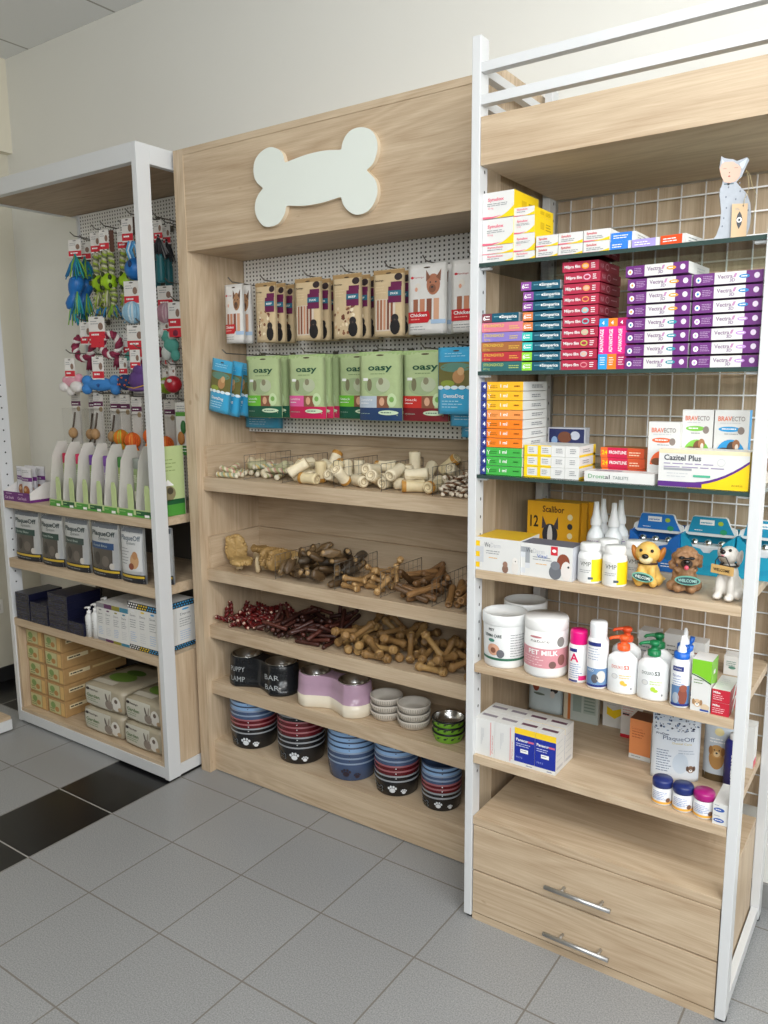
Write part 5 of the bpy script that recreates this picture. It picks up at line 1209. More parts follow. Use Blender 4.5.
def oasy_pack(w, band, base, seed, sub='#8a5a42'):
    h = .228; mb, S = hang_bag(w, h, .030, foil('#b3c592', .3))
    mb.rect(S, 0, h * .94, w, h * .995, foil('#a3bb80', .3), 1, 8, 1)
    mb.write(S, 'oasy', w * .24, h * .73, h * .085, ink('#17503c'), w * .56, 4, True)
    mb.lines(S, w * .3, h * .675, w * .44, 1, .01, .0018, ink('#6b8a5c'), 3, seed)
    mb.oval(S, w * .45, h * .50, w * .3, h * .13, ink('#a3b58a'), 2); mb.oval(S, w * .28, h * .52, w * .06, h * .09, ink('#7d7a5c'), 3); mb.oval(S, w * .60, h * .52, w * .16, h * .10, ink('#b9c2a3'), 3); mb.oval(S, w * .55, h * .57, w * .06, h * .05, ink('#8f8a6f'), 4); mb.rect(S, w * .12, h * .58, w * .24, h * .62, WT, 5, 2, 1)
    mb.rect(S, 0, h * .19, w * .46, h * .36, ink(band), 3, 6, 3); mb.rect(S, 0, 0.001, w, h * .19, ink(base), 2, 8, 3)
    mb.write(S, 'Sensitive' if seed % 2 else 'Snack', w * .06, h * .29, h * .035, WT, w * .3, 5); mb.lines(S, w * .06, h * .25, w * .26, 1, .008, .0025, WT, 5, seed)
    mb.rect(S, w * .46, h * .19, w * .74, h * .36, ink(sub), 3, 4, 3); mb.oval(S, w * .58, h * .28, w * .06, h * .06, ink('#d9a98a'), 4); mb.oval(S, w * .80, h * .30, w * .1, h * .10, ink('#c9dcae'), 5); mb.oval(S, w * .8, h * .31, w * .05, h * .04, ink('#7fae5a'), 6)
    mb.oval(S, w * .72, h * .12, w * .22, h * .035, ink('#cfe0c0'), 5); mb.lines(S, w * .56, h * .115, w * .3, 1, .006, .003, ink('#4a6a5a'), 6, seed); mb.lines(S, w * .06, h * .10, w * .3, 1, .008, .002, ink('#9fb8a8'), 4, seed + 1)
    return mb
def blue_pack(w, h, seed):
    mb, S = hang_bag(w, h, .026, foil('#43a8d4', .28))
    mb.lines(S, w * .2, h * .90, w * .6, 2, .008, .0022, ink('#a8dcf0'), 3, seed)
    mb.rect(S, w * .02, h * .40, w * .98, h * .78, ink('#6f6a3a'), 2, 8, 5); mb.oval(S, w * .5, h * .70, w * .42, h * .07, ink('#5f8a7a'), 3); mb.oval(S, w * .60, h * .56, w * .16, h * .10, ink('#b98a5c'), 4); mb.oval(S, w * .66, h * .64, w * .09, h * .06, ink('#d0a878'), 5); mb.oval(S, w * .3, h * .46, w * .2, h * .05, ink('#8fa040'), 4)
    for k in range(5): mb.oval(S, w * (.1 + .2 * k), h * .40, w * .1, h * .03, ink('#e4f2f8'), 5, 10)
    mb.write(S, 'DentaDog', w * .2, h * .25, h * .05, WT, w * .55, 4, True); mb.lines(S, w * .15, h * .19, w * .6, 3, .009, .0025, ink('#bfe6f4'), 4, seed)
    return mb
def hang(name, mb, label, cat, x, y, z, group=None, rz=0):
    return solo(name, mb, label, cat, (x, y, z), rz, group)
HB = [(.275, 'narrow', 'crumbly chews, second hook along the top row'), (.466, 'sticks', 'brown sticks, third hook along the top row'), (.637, 'bits', 'round chips, fourth hook along the top row'), (.808, 'sticks', 'pale sticks, fifth hook along the top row')]
dpt = ['front', 'second', 'rear']
for i, (x, st, lab) in enumerate(HB):
    w = .122 if st != 'narrow' else .102
    proto = None
    for k in range(3):
        y = -.252 + .05 * k
        l = 'kraft treat pack, %s, %s on its hook' % (lab, dpt[k])
        if proto is None: proto = hang('treat_pack', kraft_pack(st, i), l, 'treat pack', x, y, 1.728, 'kraft treat packs on the top row')
        else: dup(proto, l, (x, y, 1.728), None, 'kraft treat packs on the top row')
    hook(pegB, x + w / 2, 1.9445, -.268)
for i, (x, w, n) in enumerate(((.118, .098, 2), (.946, .142, 3), (1.105, .142, 3))):
    nm = ('first in top row by the oak side', 'next to the kraft packs, top row', 'last in top row by white post')[i]
    proto = None
    for k in range(n):
        y = -.254 + .045 * k
        l = 'white chicken treat pack %s, %s on hook' % (nm, dpt[k])
        if proto is None: proto = hang('treat_pack', chicken_pack(w, i), l, 'treat pack', x, y, 1.730, 'white chicken treat packs')
        else: dup(proto, l, (x, y, 1.730), None, 'white chicken treat packs')
    hook(pegB, x + w / 2, 1.9495, -.272)
OA = [(.212, .172, '#6fc23a', '#12553f', 3, -.250, 'green band and foot, first of lower row'), (.423, .170, '#e560a0', '#c81f55', 3, -.250, 'pink band and crimson foot'), (.608, .165, '#6fc23a', '#12553f', 2, -.193, 'green band, tucked behind the navy-footed pack'),
      (.758, .172, '#b9c6d2', '#24406a', 2, -.272, 'pale band and navy foot'), (.921, .172, '#d0332c', '#7d1f28', 3, -.252, 'red band and dark red foot')]
for i, (x, w, b1, b2, n, y0, nm) in enumerate(OA):
    proto = None
    for k in range(n):
        y = y0 + .042 * k
        l = 'green snack pouch, %s, %s on hook' % (nm, dpt[k])
        if proto is None: proto = hang('snack_pouch', oasy_pack(w, b1, b2, i), l, 'snack pouch', x, y, 1.452, 'pale green snack pouches')
        else: dup(proto, l, (x, y, 1.452), None, 'pale green snack pouches')
    hook(pegB, x + w / 2, 1.6835, y0 - .016)
for k, (x, y, z, rz, lab) in enumerate([(.052, -.300, 1.480, .0, 'front one'), (.062, -.258, 1.470, .0, 'second one'), (.072, -.216, 1.470, .0, 'third one')]):
    hang('treat_pack', blue_pack(.112, .200, k), 'sky blue treat pack against the oak side, %s on its hook' % lab, 'treat pack', x, y, z, 'sky blue treat packs', rz).rotation_euler = (0, .17, rz)
hook(pegB, .140, 1.688, -.29)
mb = blue_pack(.20, .17, 7); hang('treat_pack', mb, 'wide sky blue pack whose foot shows under the first green snack pouch', 'treat pack', .062, -.112, 1.403)
for k, (x, y, z, lab) in enumerate([(1.078, -.290, 1.479, 'front one'), (1.100, -.250, 1.440, 'second one'), (1.115, -.205, 1.402, 'lowest hanging one')]):
    hang('treat_pack', blue_pack(.13, .205, k + 4), 'sky blue treat pack beside the white post, %s' % lab, 'treat pack', x, y, z, 'sky blue treat packs')
hook(pegB, 1.145, 1.688, -.29)

# ================================================================== chews in the open trays
CH = [
('braided_chew',0.1374,-0.1810,1.2332,0.202,0.065,0.302,0.929),
('braided_chew',0.2090,-0.1895,1.2332,0.532,0.732,-0.345,-0.251),
('braided_chew',0.1987,-0.1165,1.2332,0.107,-0.329,-0.892,0.290),
('braided_chew',0.1218,-0.2054,1.2332,0.153,0.050,0.305,0.939),
('braided_chew',0.1120,-0.2446,1.2459,0.645,-0.027,-0.225,0.730),
('braided_chew',0.1572,-0.3062,1.2332,0.000,-0.000,1.000,0.000),
('braided_chew',0.1694,-0.1297,1.2480,0.705,-0.449,-0.431,0.341),
('braided_chew',0.2165,-0.1546,1.2557,0.502,0.691,0.421,0.306),
('braided_chew',0.1635,-0.2864,1.2457,0.667,-0.729,0.017,0.153),
('small_rawhide_roll',0.1020,-0.1066,1.2540,0.348,-0.873,0.309,0.143),
('small_rawhide_roll',0.1448,-0.1370,1.2636,0.643,-0.460,-0.432,0.434),
('small_rawhide_roll',0.1800,-0.1633,1.2609,0.697,0.506,0.298,0.411),
('braided_chew',0.3547,-0.2266,1.2332,0.295,0.407,0.699,0.508),
('braided_chew',0.3063,-0.2066,1.2332,0.669,-0.218,-0.220,0.676),
('braided_chew',0.3100,-0.1201,1.2332,0.773,0.561,0.175,0.240),
('braided_chew',0.3516,-0.2383,1.2557,0.587,0.809,0.026,0.019),
('braided_chew',0.3913,-0.1819,1.2332,0.225,0.163,0.565,0.777),
('small_rawhide_roll',0.4020,-0.1810,1.2609,0.951,0.308,-0.002,-0.007),
('small_rawhide_roll',0.3848,-0.1410,1.2385,0.068,0.209,0.928,0.301),
('small_rawhide_roll',0.3985,-0.1069,1.2385,0.221,0.000,-0.000,0.975),
('small_rawhide_roll',0.3474,-0.2116,1.2653,0.058,0.177,0.453,-0.872),
('small_rawhide_roll',0.3237,-0.1457,1.2547,0.246,0.549,0.621,0.503),
('small_rawhide_roll',0.2785,-0.2019,1.2404,0.628,0.325,0.306,0.637),
('rawhide_roll',0.5067,-0.1506,1.2432,0.087,0.063,0.584,0.804),
('rawhide_roll',0.5539,-0.2943,1.2434,0.010,0.014,-0.818,-0.575),
('rawhide_roll',0.6537,-0.2744,1.2548,0.498,-0.502,-0.319,0.631),
('rawhide_roll',0.5286,-0.1140,1.2909,0.688,-0.289,-0.658,0.101),
('rawhide_roll',0.4977,-0.2540,1.2432,0.104,-0.000,-0.000,-0.995),
('rawhide_roll',0.5843,-0.1070,1.2432,0.077,0.107,-0.802,-0.583),
('rawhide_roll',0.4960,-0.2088,1.2432,0.099,0.032,-0.307,-0.946),
('rawhide_roll',0.5840,-0.1497,1.2648,0.307,0.440,0.096,0.839),
('rawhide_roll',0.6547,-0.1280,1.2623,0.707,0.006,-0.707,0.006),
('rawhide_roll',0.6160,-0.2263,1.2663,0.194,0.576,-0.262,-0.750),
('rawhide_roll',0.5607,-0.1891,1.2766,0.705,-0.675,0.206,-0.068),
('rawhide_roll',0.4743,-0.2167,1.2857,0.672,-0.219,0.218,-0.673),
('rawhide_roll',0.6340,-0.1730,1.2650,0.416,0.332,-0.166,0.830),
('rawhide_roll',0.5620,-0.2366,1.2623,0.689,0.161,0.689,-0.161),
('rawhide_roll',0.4966,-0.2852,1.2773,0.311,0.269,0.060,-0.910),
('rawhide_roll',0.8026,-0.1631,1.2452,0.219,-0.674,-0.671,0.218),
('rawhide_roll',0.8537,-0.2321,1.2432,0.000,0.707,0.707,-0.000),
('rawhide_roll',0.8543,-0.1559,1.2623,0.706,0.030,0.706,-0.030),
('rawhide_roll',0.7487,-0.2547,1.2432,0.142,0.195,0.785,0.570),
('rawhide_roll',0.7083,-0.3054,1.2641,0.707,-0.026,0.436,0.556),
('rawhide_roll',0.8053,-0.0973,1.2432,0.000,0.000,-0.000,1.000),
('rawhide_roll',0.7294,-0.1798,1.2432,0.868,0.282,-0.126,-0.388),
('rawhide_roll',0.8129,-0.2488,1.2563,0.650,0.099,0.368,0.657),
('rawhide_roll',0.7870,-0.1482,1.2864,0.170,-0.022,0.194,-0.966),
('rawhide_roll',0.7773,-0.2223,1.2813,0.198,-0.666,-0.662,0.281),
('rawhide_roll',0.7355,-0.1199,1.2433,0.124,0.389,0.870,0.277),
('rawhide_roll',0.9328,-0.2414,1.2432,0.937,-0.304,-0.053,0.164),
('rawhide_roll',0.9933,-0.1985,1.2432,0.000,0.259,0.966,-0.000),
('rawhide_roll',1.0182,-0.1364,1.2432,0.226,-0.074,-0.301,0.923),
('rawhide_roll',0.9839,-0.2766,1.2432,0.304,-0.000,-0.000,-0.953),
('rawhide_roll',0.9278,-0.1216,1.2432,0.525,0.723,0.364,0.264),
('rawhide_roll',1.0498,-0.1207,1.2774,0.422,-0.567,-0.301,0.640),
('rawhide_roll',0.9560,-0.1293,1.2759,0.465,-0.431,-0.737,0.234),
('rawhide_roll',1.0508,-0.2564,1.2443,0.111,-0.698,0.698,-0.111),
('rawhide_roll',0.9087,-0.1481,1.3047,0.702,-0.084,-0.702,-0.084),
('rawhide_roll',0.9078,-0.1938,1.2623,0.443,0.551,0.443,-0.551),
('rawhide_roll',0.9798,-0.2499,1.2782,0.290,0.924,0.219,0.117),
('rawhide_roll',1.0167,-0.0971,1.2991,0.349,0.873,-0.127,0.317),
('rawhide_roll',0.9092,-0.2685,1.2836,0.375,0.610,-0.491,-0.496),
('twisted_stick',1.2308,-0.1674,1.2299,0.220,0.676,0.669,0.217),
('twisted_stick',1.2027,-0.2452,1.2303,0.090,-0.749,-0.652,0.078),
('twisted_stick',1.1316,-0.2265,1.2299,0.419,0.577,0.568,0.412),
('twisted_stick',1.1635,-0.2403,1.2303,0.649,0.295,0.290,0.639),
('twisted_stick',1.2179,-0.2262,1.2405,0.477,0.556,0.481,0.481),
('twisted_stick',1.1909,-0.1358,1.2299,0.620,-0.450,-0.377,0.520),
('twisted_stick',1.0966,-0.2164,1.2299,0.576,-0.418,-0.413,0.568),
('twisted_stick',1.1949,-0.1974,1.2372,0.544,0.533,0.438,0.478),
('twisted_stick',1.1137,-0.1443,1.2299,0.697,0.000,0.000,0.717),
('twisted_stick',1.1121,-0.2572,1.2369,0.043,-0.669,-0.741,-0.041),
('twisted_stick',1.2526,-0.2323,1.2299,0.420,-0.578,-0.567,0.412),
('twisted_stick',1.1741,-0.1358,1.2375,0.041,0.705,0.706,-0.049),
('twisted_stick',1.2416,-0.2139,1.2413,0.712,-0.001,0.001,0.702),
('twisted_stick',1.1475,-0.2446,1.2303,0.481,-0.526,-0.518,0.473),
('twisted_stick',1.1560,-0.2056,1.2445,0.072,0.710,0.697,0.070),
('twisted_stick',1.1252,-0.1357,1.2409,0.021,0.727,0.686,-0.023),
('twisted_stick',1.2537,-0.1844,1.2523,0.577,0.409,0.405,0.580),
('twisted_stick',1.1396,-0.1923,1.2440,0.008,0.716,0.698,0.003),
('twisted_stick',1.1977,-0.1948,1.2539,0.601,-0.037,-0.037,0.798),
('twisted_stick',1.2132,-0.1613,1.2567,0.663,-0.349,-0.141,0.647),
('twisted_stick',1.2385,-0.2030,1.2570,0.551,-0.441,-0.440,0.555),
('twisted_stick',1.1317,-0.1528,1.2598,0.354,0.760,0.494,0.231),
('twisted_stick',1.2502,-0.1703,1.2681,0.232,0.660,0.673,0.241),
('twisted_stick',1.1556,-0.1599,1.2675,0.256,0.557,0.613,0.499),
('twisted_stick',1.2255,-0.2154,1.2667,0.441,0.557,0.549,0.440),
('twisted_stick',1.1821,-0.1956,1.2595,0.551,-0.244,-0.320,0.731),
('twisted_stick',1.2003,-0.1492,1.2618,0.671,-0.321,-0.087,0.663),
('twisted_stick',1.1762,-0.1651,1.2753,0.855,0.019,0.078,0.513),
('twisted_stick',1.1763,-0.2561,1.2528,0.006,-0.692,-0.668,-0.273),
('twisted_stick',1.1223,-0.2574,1.2522,0.746,-0.073,-0.121,0.650),
('twisted_stick',1.0955,-0.2141,1.2701,0.517,0.450,0.549,0.478),
('twisted_stick',1.1113,-0.2343,1.2621,0.658,-0.472,-0.485,0.331),
('twisted_stick',1.0919,-0.1828,1.2495,0.538,0.459,0.538,0.459),
('twisted_stick',1.2236,-0.1812,1.2826,0.659,-0.039,-0.038,0.750),
('light_chew_piece',0.1679,-0.2646,0.8683,0.458,0.000,0.000,0.889),
('light_chew_piece',0.1883,-0.1438,0.8683,0.000,0.718,0.696,0.000),
('light_chew_piece',0.2666,-0.2321,0.8723,0.041,0.041,-0.706,-0.706),
('light_chew_piece',0.1136,-0.0886,0.8723,0.707,-0.707,-0.011,0.011),
('tripe_piece',0.2083,-0.2981,0.9007,0.929,-0.015,-0.006,-0.370),
('tripe_piece',0.3678,-0.2585,0.9173,0.566,0.459,0.538,0.424),
('tripe_piece',0.1163,-0.2330,0.9271,0.654,-0.323,-0.579,-0.364),
('tripe_piece',0.2413,-0.2009,0.9301,0.044,-0.029,-0.996,0.066),
('tripe_piece',0.2779,-0.1260,0.8935,0.000,0.000,-0.979,-0.204),
('tripe_piece',0.3277,-0.2548,0.9169,0.467,-0.570,-0.419,0.530),
('light_chew_piece',0.1240,-0.1225,0.8723,0.115,0.115,0.698,0.698),
('light_chew_piece',0.3671,-0.1103,0.8723,0.500,0.500,0.500,0.500),
('light_chew_piece',0.2816,-0.2856,0.8923,0.650,0.279,-0.650,0.279),
('light_chew_piece',0.0820,-0.1974,0.8923,0.135,0.694,0.135,-0.694),
('light_chew_piece',0.3589,-0.1656,0.8870,0.631,0.235,0.209,-0.710),
('dried_ear',0.4571,-0.2010,0.8708,0.986,-0.000,0.000,0.169),
('dried_ear',0.4551,-0.2465,0.8708,0.996,0.000,-0.000,0.092),
('dried_ear',0.6290,-0.2017,0.8708,0.960,0.000,0.000,0.282),
('dried_ear',0.4831,-0.2478,0.9039,0.175,-0.175,-0.685,0.685),
('dried_ear',0.5293,-0.1786,0.8763,0.529,0.529,0.470,0.470),
('dried_ear',0.4170,-0.2831,0.9004,0.625,-0.330,-0.646,0.289),
('dried_ear',0.5607,-0.2952,0.8922,0.624,0.389,0.586,0.340),
('dried_ear',0.5478,-0.1113,0.8763,0.659,0.659,-0.258,-0.258),
('dried_ear',0.5596,-0.0892,0.9146,0.700,-0.715,0.007,0.007),
('dried_ear',0.6288,-0.1114,0.8917,0.251,0.316,0.087,-0.911),
('dried_ear',0.6527,-0.1783,0.8984,0.707,-0.000,0.000,-0.707),
('dried_ear',0.5005,-0.2987,0.8920,0.140,-0.270,-0.440,0.845),
('dried_ear',0.6525,-0.2791,0.8708,0.000,-0.709,-0.705,0.000),
('dried_ear',0.4486,-0.1646,0.8889,0.126,0.093,0.950,-0.270),
('dried_ear',0.5101,-0.2712,0.9370,0.000,0.764,-0.645,-0.000),
('dried_ear',0.4774,-0.1237,0.8899,0.473,-0.866,0.140,0.076),
('dried_ear',0.4710,-0.0969,0.8806,0.878,0.479,-0.000,-0.000),
('dried_ear',0.6302,-0.2363,0.9039,0.325,-0.325,-0.628,0.628),
('dried_ear',0.5093,-0.1506,0.9205,0.050,-0.332,-0.931,-0.143),
('dried_ear',0.5606,-0.2158,0.8957,0.009,-0.573,0.782,-0.245),
('dried_ear',0.4347,-0.2023,0.9234,0.587,-0.394,0.587,0.394),
('dried_ear',0.4158,-0.1249,0.9216,0.678,-0.201,0.678,-0.201),
('dried_ear',0.6009,-0.1454,0.8942,0.010,0.796,0.509,0.328),
('dried_ear',0.4501,-0.2918,0.9115,0.116,0.698,-0.481,-0.518),
('dried_ear',0.5888,-0.2977,0.8929,0.583,0.345,-0.633,-0.376),
('dried_ear',0.5556,-0.1345,0.9268,0.390,-0.852,0.341,0.070),
('dried_ear',0.6582,-0.1333,0.9416,0.567,-0.423,-0.567,0.423),
('dried_ear',0.4714,-0.2171,0.9349,0.308,0.511,-0.785,0.165),
('dried_ear',0.6197,-0.2132,0.9370,0.856,0.000,0.000,0.517),
('dried_ear',0.6104,-0.2477,0.9701,0.640,0.640,0.300,0.300),
('dried_ear',0.5539,-0.2037,0.9197,0.939,-0.224,-0.099,0.241),
('dried_ear',0.5508,-0.2602,0.9516,0.052,-0.898,-0.320,0.298),
('dried_ear',0.5162,-0.1676,0.9441,0.024,0.005,0.151,-0.988),
('dried_ear',0.4702,-0.1131,0.9493,0.157,-0.364,0.841,0.368),
('dried_ear',0.6079,-0.1418,0.9518,0.017,-0.441,-0.778,0.448),
('small_knotted_bone',0.8018,-0.2445,0.8701,0.061,-0.045,-0.586,0.807),
('small_knotted_bone',0.7803,-0.1807,0.8701,0.240,-0.330,-0.739,0.537),
('small_knotted_bone',0.7227,-0.1999,0.8809,0.832,0.092,-0.083,0.540),
('small_knotted_bone',0.7113,-0.1573,0.8704,0.283,-0.774,-0.533,0.195),
('small_knotted_bone',0.8041,-0.1190,0.8701,0.245,0.338,0.735,0.534),
('small_knotted_bone',0.7302,-0.0931,0.8838,0.006,0.155,-0.197,-0.968),
('small_knotted_bone',0.8219,-0.2241,0.8866,0.957,0.086,0.206,0.185),
('small_knotted_bone',0.8520,-0.1811,0.9033,0.667,0.236,0.667,-0.236),
('small_knotted_bone',0.8264,-0.1702,0.8964,0.722,0.525,0.265,0.364),
('small_knotted_bone',0.7404,-0.2288,0.8701,0.848,0.000,-0.000,0.530),
('small_knotted_bone',0.7321,-0.1382,0.8944,0.098,0.936,0.245,-0.233),
('small_knotted_bone',0.7840,-0.1769,0.8987,0.036,0.781,0.544,-0.305),
('small_knotted_bone',0.7752,-0.1407,0.9037,0.829,0.243,0.230,0.448),
('small_knotted_bone',0.8316,-0.1462,0.9285,0.169,0.863,-0.221,0.421),
('small_knotted_bone',0.7368,-0.2729,0.8945,0.981,-0.063,0.030,0.182),
('small_knotted_bone',0.8543,-0.2704,0.8884,0.102,0.700,0.594,0.384),
('small_knotted_bone',0.7306,-0.2906,0.8701,0.123,0.040,0.306,0.943),
('chew_stick',1.0063,-0.2550,0.8680,0.798,0.259,0.168,0.517),
('chew_stick',0.9360,-0.2157,0.8680,0.554,0.402,0.429,0.590),
('chew_stick',0.9601,-0.2343,0.8845,0.574,0.743,0.333,0.080),
('chew_stick',0.9867,-0.2649,0.8900,0.302,0.940,0.154,0.045),
('chew_stick',0.9998,-0.1817,0.8937,0.198,-0.157,-0.706,0.662),
('chew_stick',0.9847,-0.1264,0.8680,0.933,-0.000,-0.000,-0.359),
('chew_stick',0.9947,-0.3088,0.8882,0.103,0.970,0.164,-0.148),
('chew_stick',0.9874,-0.1328,0.9051,0.788,-0.332,0.024,0.518),
('chew_stick',1.0092,-0.2813,0.8869,0.896,0.394,0.187,0.078),
('chew_stick',1.0339,-0.2928,0.9025,0.658,-0.537,-0.395,0.349),
('chew_stick',1.0238,-0.2597,0.9173,0.471,-0.324,-0.128,0.810),
('chew_stick',1.0417,-0.1551,0.8903,0.013,0.586,0.757,-0.287),
('chew_stick',0.9928,-0.2118,0.9149,0.412,0.628,0.533,0.389),
('chew_stick',1.0226,-0.1313,0.9189,0.401,-0.145,-0.250,0.869),
('chew_stick',0.9239,-0.2247,0.9170,0.715,-0.161,-0.223,-0.643),
('chew_stick',1.0240,-0.1808,0.9224,0.544,0.301,0.108,0.776),
('chew_stick',0.9387,-0.1356,0.8981,0.892,0.263,0.159,0.331),
('chew_stick',0.9371,-0.1524,0.9190,0.594,-0.672,-0.336,0.287),
('chew_stick',0.9200,-0.1355,0.8808,0.749,-0.418,-0.346,0.381),
('chew_stick',0.9394,-0.0865,0.9139,0.921,0.266,-0.274,0.079),
('chew_tube',1.1408,-0.1459,0.8699,0.229,0.704,0.640,0.208),
('chew_tube',1.1220,-0.1248,0.8871,0.203,0.854,0.384,0.287),
('chew_tube',1.1097,-0.1892,0.8887,0.465,-0.382,-0.706,0.375),
('chew_tube',1.2267,-0.1299,0.8699,0.637,0.207,0.229,0.706),
('chew_tube',1.1134,-0.2529,0.8863,0.127,-0.555,-0.816,-0.100),
('chew_tube',1.1782,-0.1311,0.8699,0.701,-0.228,-0.209,0.643),
('chew_tube',1.2491,-0.1622,0.8885,0.705,0.061,0.160,0.689),
('chew_tube',1.2317,-0.2514,0.8699,0.229,0.706,0.637,0.207),
('chew_tube',1.1556,-0.2337,0.8800,0.535,0.478,0.355,0.600),
('chew_tube',1.2063,-0.2534,0.8831,0.281,-0.553,-0.582,0.525),
('chew_tube',1.1902,-0.2943,0.8872,0.620,-0.134,0.108,0.766),
('chew_tube',1.2141,-0.2090,0.8915,0.576,0.281,0.525,0.561),
('chew_tube',1.1834,-0.1832,0.8945,0.315,-0.659,-0.618,0.292),
('chew_tube',1.2005,-0.1648,0.9158,0.337,0.639,0.601,0.343),
('chew_tube',1.1335,-0.1912,0.9010,0.302,0.622,0.622,0.369),
('chew_tube',1.2262,-0.1770,0.9073,0.513,0.400,0.597,0.470),
('chew_tube',1.2412,-0.1303,0.9100,0.626,-0.181,-0.027,0.758),
('chew_tube',1.1582,-0.1630,0.9085,0.526,0.501,0.626,0.283),
('red_twist',0.1704,-0.1864,0.6338,0.367,0.475,0.633,0.489),
('red_twist',0.0783,-0.2267,0.6336,0.462,0.336,0.482,0.664),
('red_twist',0.2528,-0.1585,0.6336,0.951,0.309,0.004,0.011),
('red_twist',0.1418,-0.2093,0.6336,0.609,0.000,-0.000,0.793),
('red_twist',0.2082,-0.1748,0.6336,0.127,0.391,0.867,0.282),
('red_twist',0.2279,-0.1336,0.6336,0.076,-0.055,0.585,-0.806),
('red_twist',0.1565,-0.1395,0.6336,0.588,-0.809,-0.004,0.003),
('red_twist',0.2597,-0.1965,0.6339,0.060,0.938,-0.342,-0.022),
('red_twist',0.1237,-0.2447,0.6336,0.202,0.623,0.719,0.234),
('red_twist',0.0813,-0.2917,0.6459,0.498,0.126,-0.587,-0.626),
('red_twist',0.2176,-0.2361,0.6336,0.728,0.000,-0.000,0.686),
('red_twist',0.2504,-0.0979,0.6336,0.788,-0.572,-0.135,0.185),
('red_twist',0.1980,-0.2265,0.6336,0.225,0.692,0.652,0.212),
('red_twist',0.1876,-0.3049,0.6504,0.143,0.848,-0.424,0.284),
('red_twist',0.1107,-0.1047,0.6341,0.461,-0.838,-0.256,0.141),
('red_twist',0.2578,-0.1434,0.6464,0.813,0.579,0.055,0.025),
('red_twist',0.2792,-0.1133,0.6553,0.699,-0.109,0.699,0.109),
('red_twist',0.1188,-0.1658,0.6336,1.000,0.000,-0.000,-0.003),
('red_twist',0.2038,-0.2803,0.6336,0.265,-0.086,-0.297,0.913),
('red_twist',0.2596,-0.2257,0.6336,0.338,0.000,-0.000,0.941),
('red_twist',0.1361,-0.2680,0.6523,0.715,0.538,0.299,0.332),
('red_twist',0.2135,-0.1815,0.6529,0.396,0.529,-0.607,-0.441),
('red_twist',0.2587,-0.2693,0.6336,0.000,0.000,-0.000,1.000),
('red_twist',0.0681,-0.1084,0.6336,0.416,0.572,-0.572,-0.416),
('red_twist',0.2572,-0.2520,0.6430,0.170,0.002,0.940,0.296),
('red_twist',0.2799,-0.2094,0.6530,0.674,0.213,0.284,0.647),
('red_twist',0.2041,-0.0988,0.6336,0.784,0.569,0.146,0.201),
('red_twist',0.1800,-0.1661,0.6473,0.316,-0.346,-0.776,0.421),
('red_twist',0.1271,-0.1735,0.6526,0.680,0.240,0.197,0.664),
('red_twist',0.1770,-0.2015,0.6558,0.740,-0.553,-0.346,0.162),
('red_twist',0.2355,-0.2833,0.6472,0.137,0.189,0.299,0.925),
('red_twist',0.2427,-0.1754,0.6624,0.275,-0.166,-0.017,-0.947),
('red_twist',0.2179,-0.1305,0.6581,0.544,0.236,0.702,0.395),
('red_twist',0.0705,-0.2562,0.6564,0.370,0.570,0.309,-0.665),
('red_twist',0.1512,-0.2854,0.6336,0.605,-0.197,0.238,-0.734),
('red_twist',0.1407,-0.1078,0.6522,0.449,0.602,0.539,0.382),
('red_twist',0.1040,-0.2421,0.6403,0.611,0.503,-0.481,-0.377),
('red_twist',0.2288,-0.1022,0.6632,0.111,-0.502,-0.727,-0.455),
('red_twist',0.1688,-0.1206,0.6452,0.257,-0.322,-0.323,0.852),
('red_twist',0.1761,-0.1030,0.6510,0.469,-0.020,0.499,0.728),
('red_twist',0.2142,-0.2327,0.6529,0.882,-0.287,-0.116,0.356),
('red_twist',0.2584,-0.1170,0.6596,0.118,-0.581,-0.722,0.358),
('red_twist',0.2587,-0.0846,0.6693,0.432,-0.850,0.136,0.268),
('red_twist',0.1816,-0.1518,0.6699,0.030,0.123,-0.987,-0.098),
('red_twist',0.1676,-0.1770,0.6591,0.247,0.893,0.040,0.374),
('red_twist',0.2091,-0.2990,0.6556,0.022,0.376,0.920,-0.105),
('red_twist',0.2003,-0.1022,0.6669,0.497,0.788,-0.358,-0.053),
('red_twist',0.0681,-0.1456,0.6556,0.084,0.702,-0.297,-0.642),
('red_twist',0.1726,-0.2502,0.6474,0.153,-0.792,-0.566,0.170),
('red_twist',0.2605,-0.1871,0.6622,0.842,0.401,-0.034,0.360),
('red_twist',0.0834,-0.1050,0.6463,0.863,-0.150,0.147,0.460),
('red_twist',0.2466,-0.1801,0.6824,0.253,0.315,0.633,0.660),
('red_twist',0.1405,-0.2363,0.6635,0.264,0.506,0.819,-0.056),
('red_twist',0.1100,-0.1485,0.6468,0.764,-0.185,0.147,0.601),
('red_twist',0.0904,-0.1462,0.6524,0.703,-0.437,-0.301,0.473),
('red_twist',0.0907,-0.1868,0.6336,0.994,0.000,-0.000,-0.112),
('red_twist',0.1432,-0.1798,0.6644,0.336,0.559,0.564,0.506),
('red_twist',0.2467,-0.1458,0.6769,0.135,-0.408,-0.872,0.234),
('red_twist',0.1139,-0.2262,0.6522,0.558,0.093,0.180,0.805),
('red_twist',0.1014,-0.0846,0.6566,0.063,0.010,-0.986,0.157),
('red_twist',0.0700,-0.2304,0.6742,0.130,-0.672,-0.122,-0.719),
('red_twist',0.2443,-0.2302,0.6579,0.142,-0.383,0.907,-0.103),
('dark_meat_stick',0.3728,-0.2601,0.6330,0.408,-0.296,-0.507,0.699),
('dark_meat_stick',0.4873,-0.1712,0.6330,0.442,-0.321,-0.492,0.678),
('dark_meat_stick',0.5450,-0.2538,0.6330,0.167,0.000,-0.000,0.986),
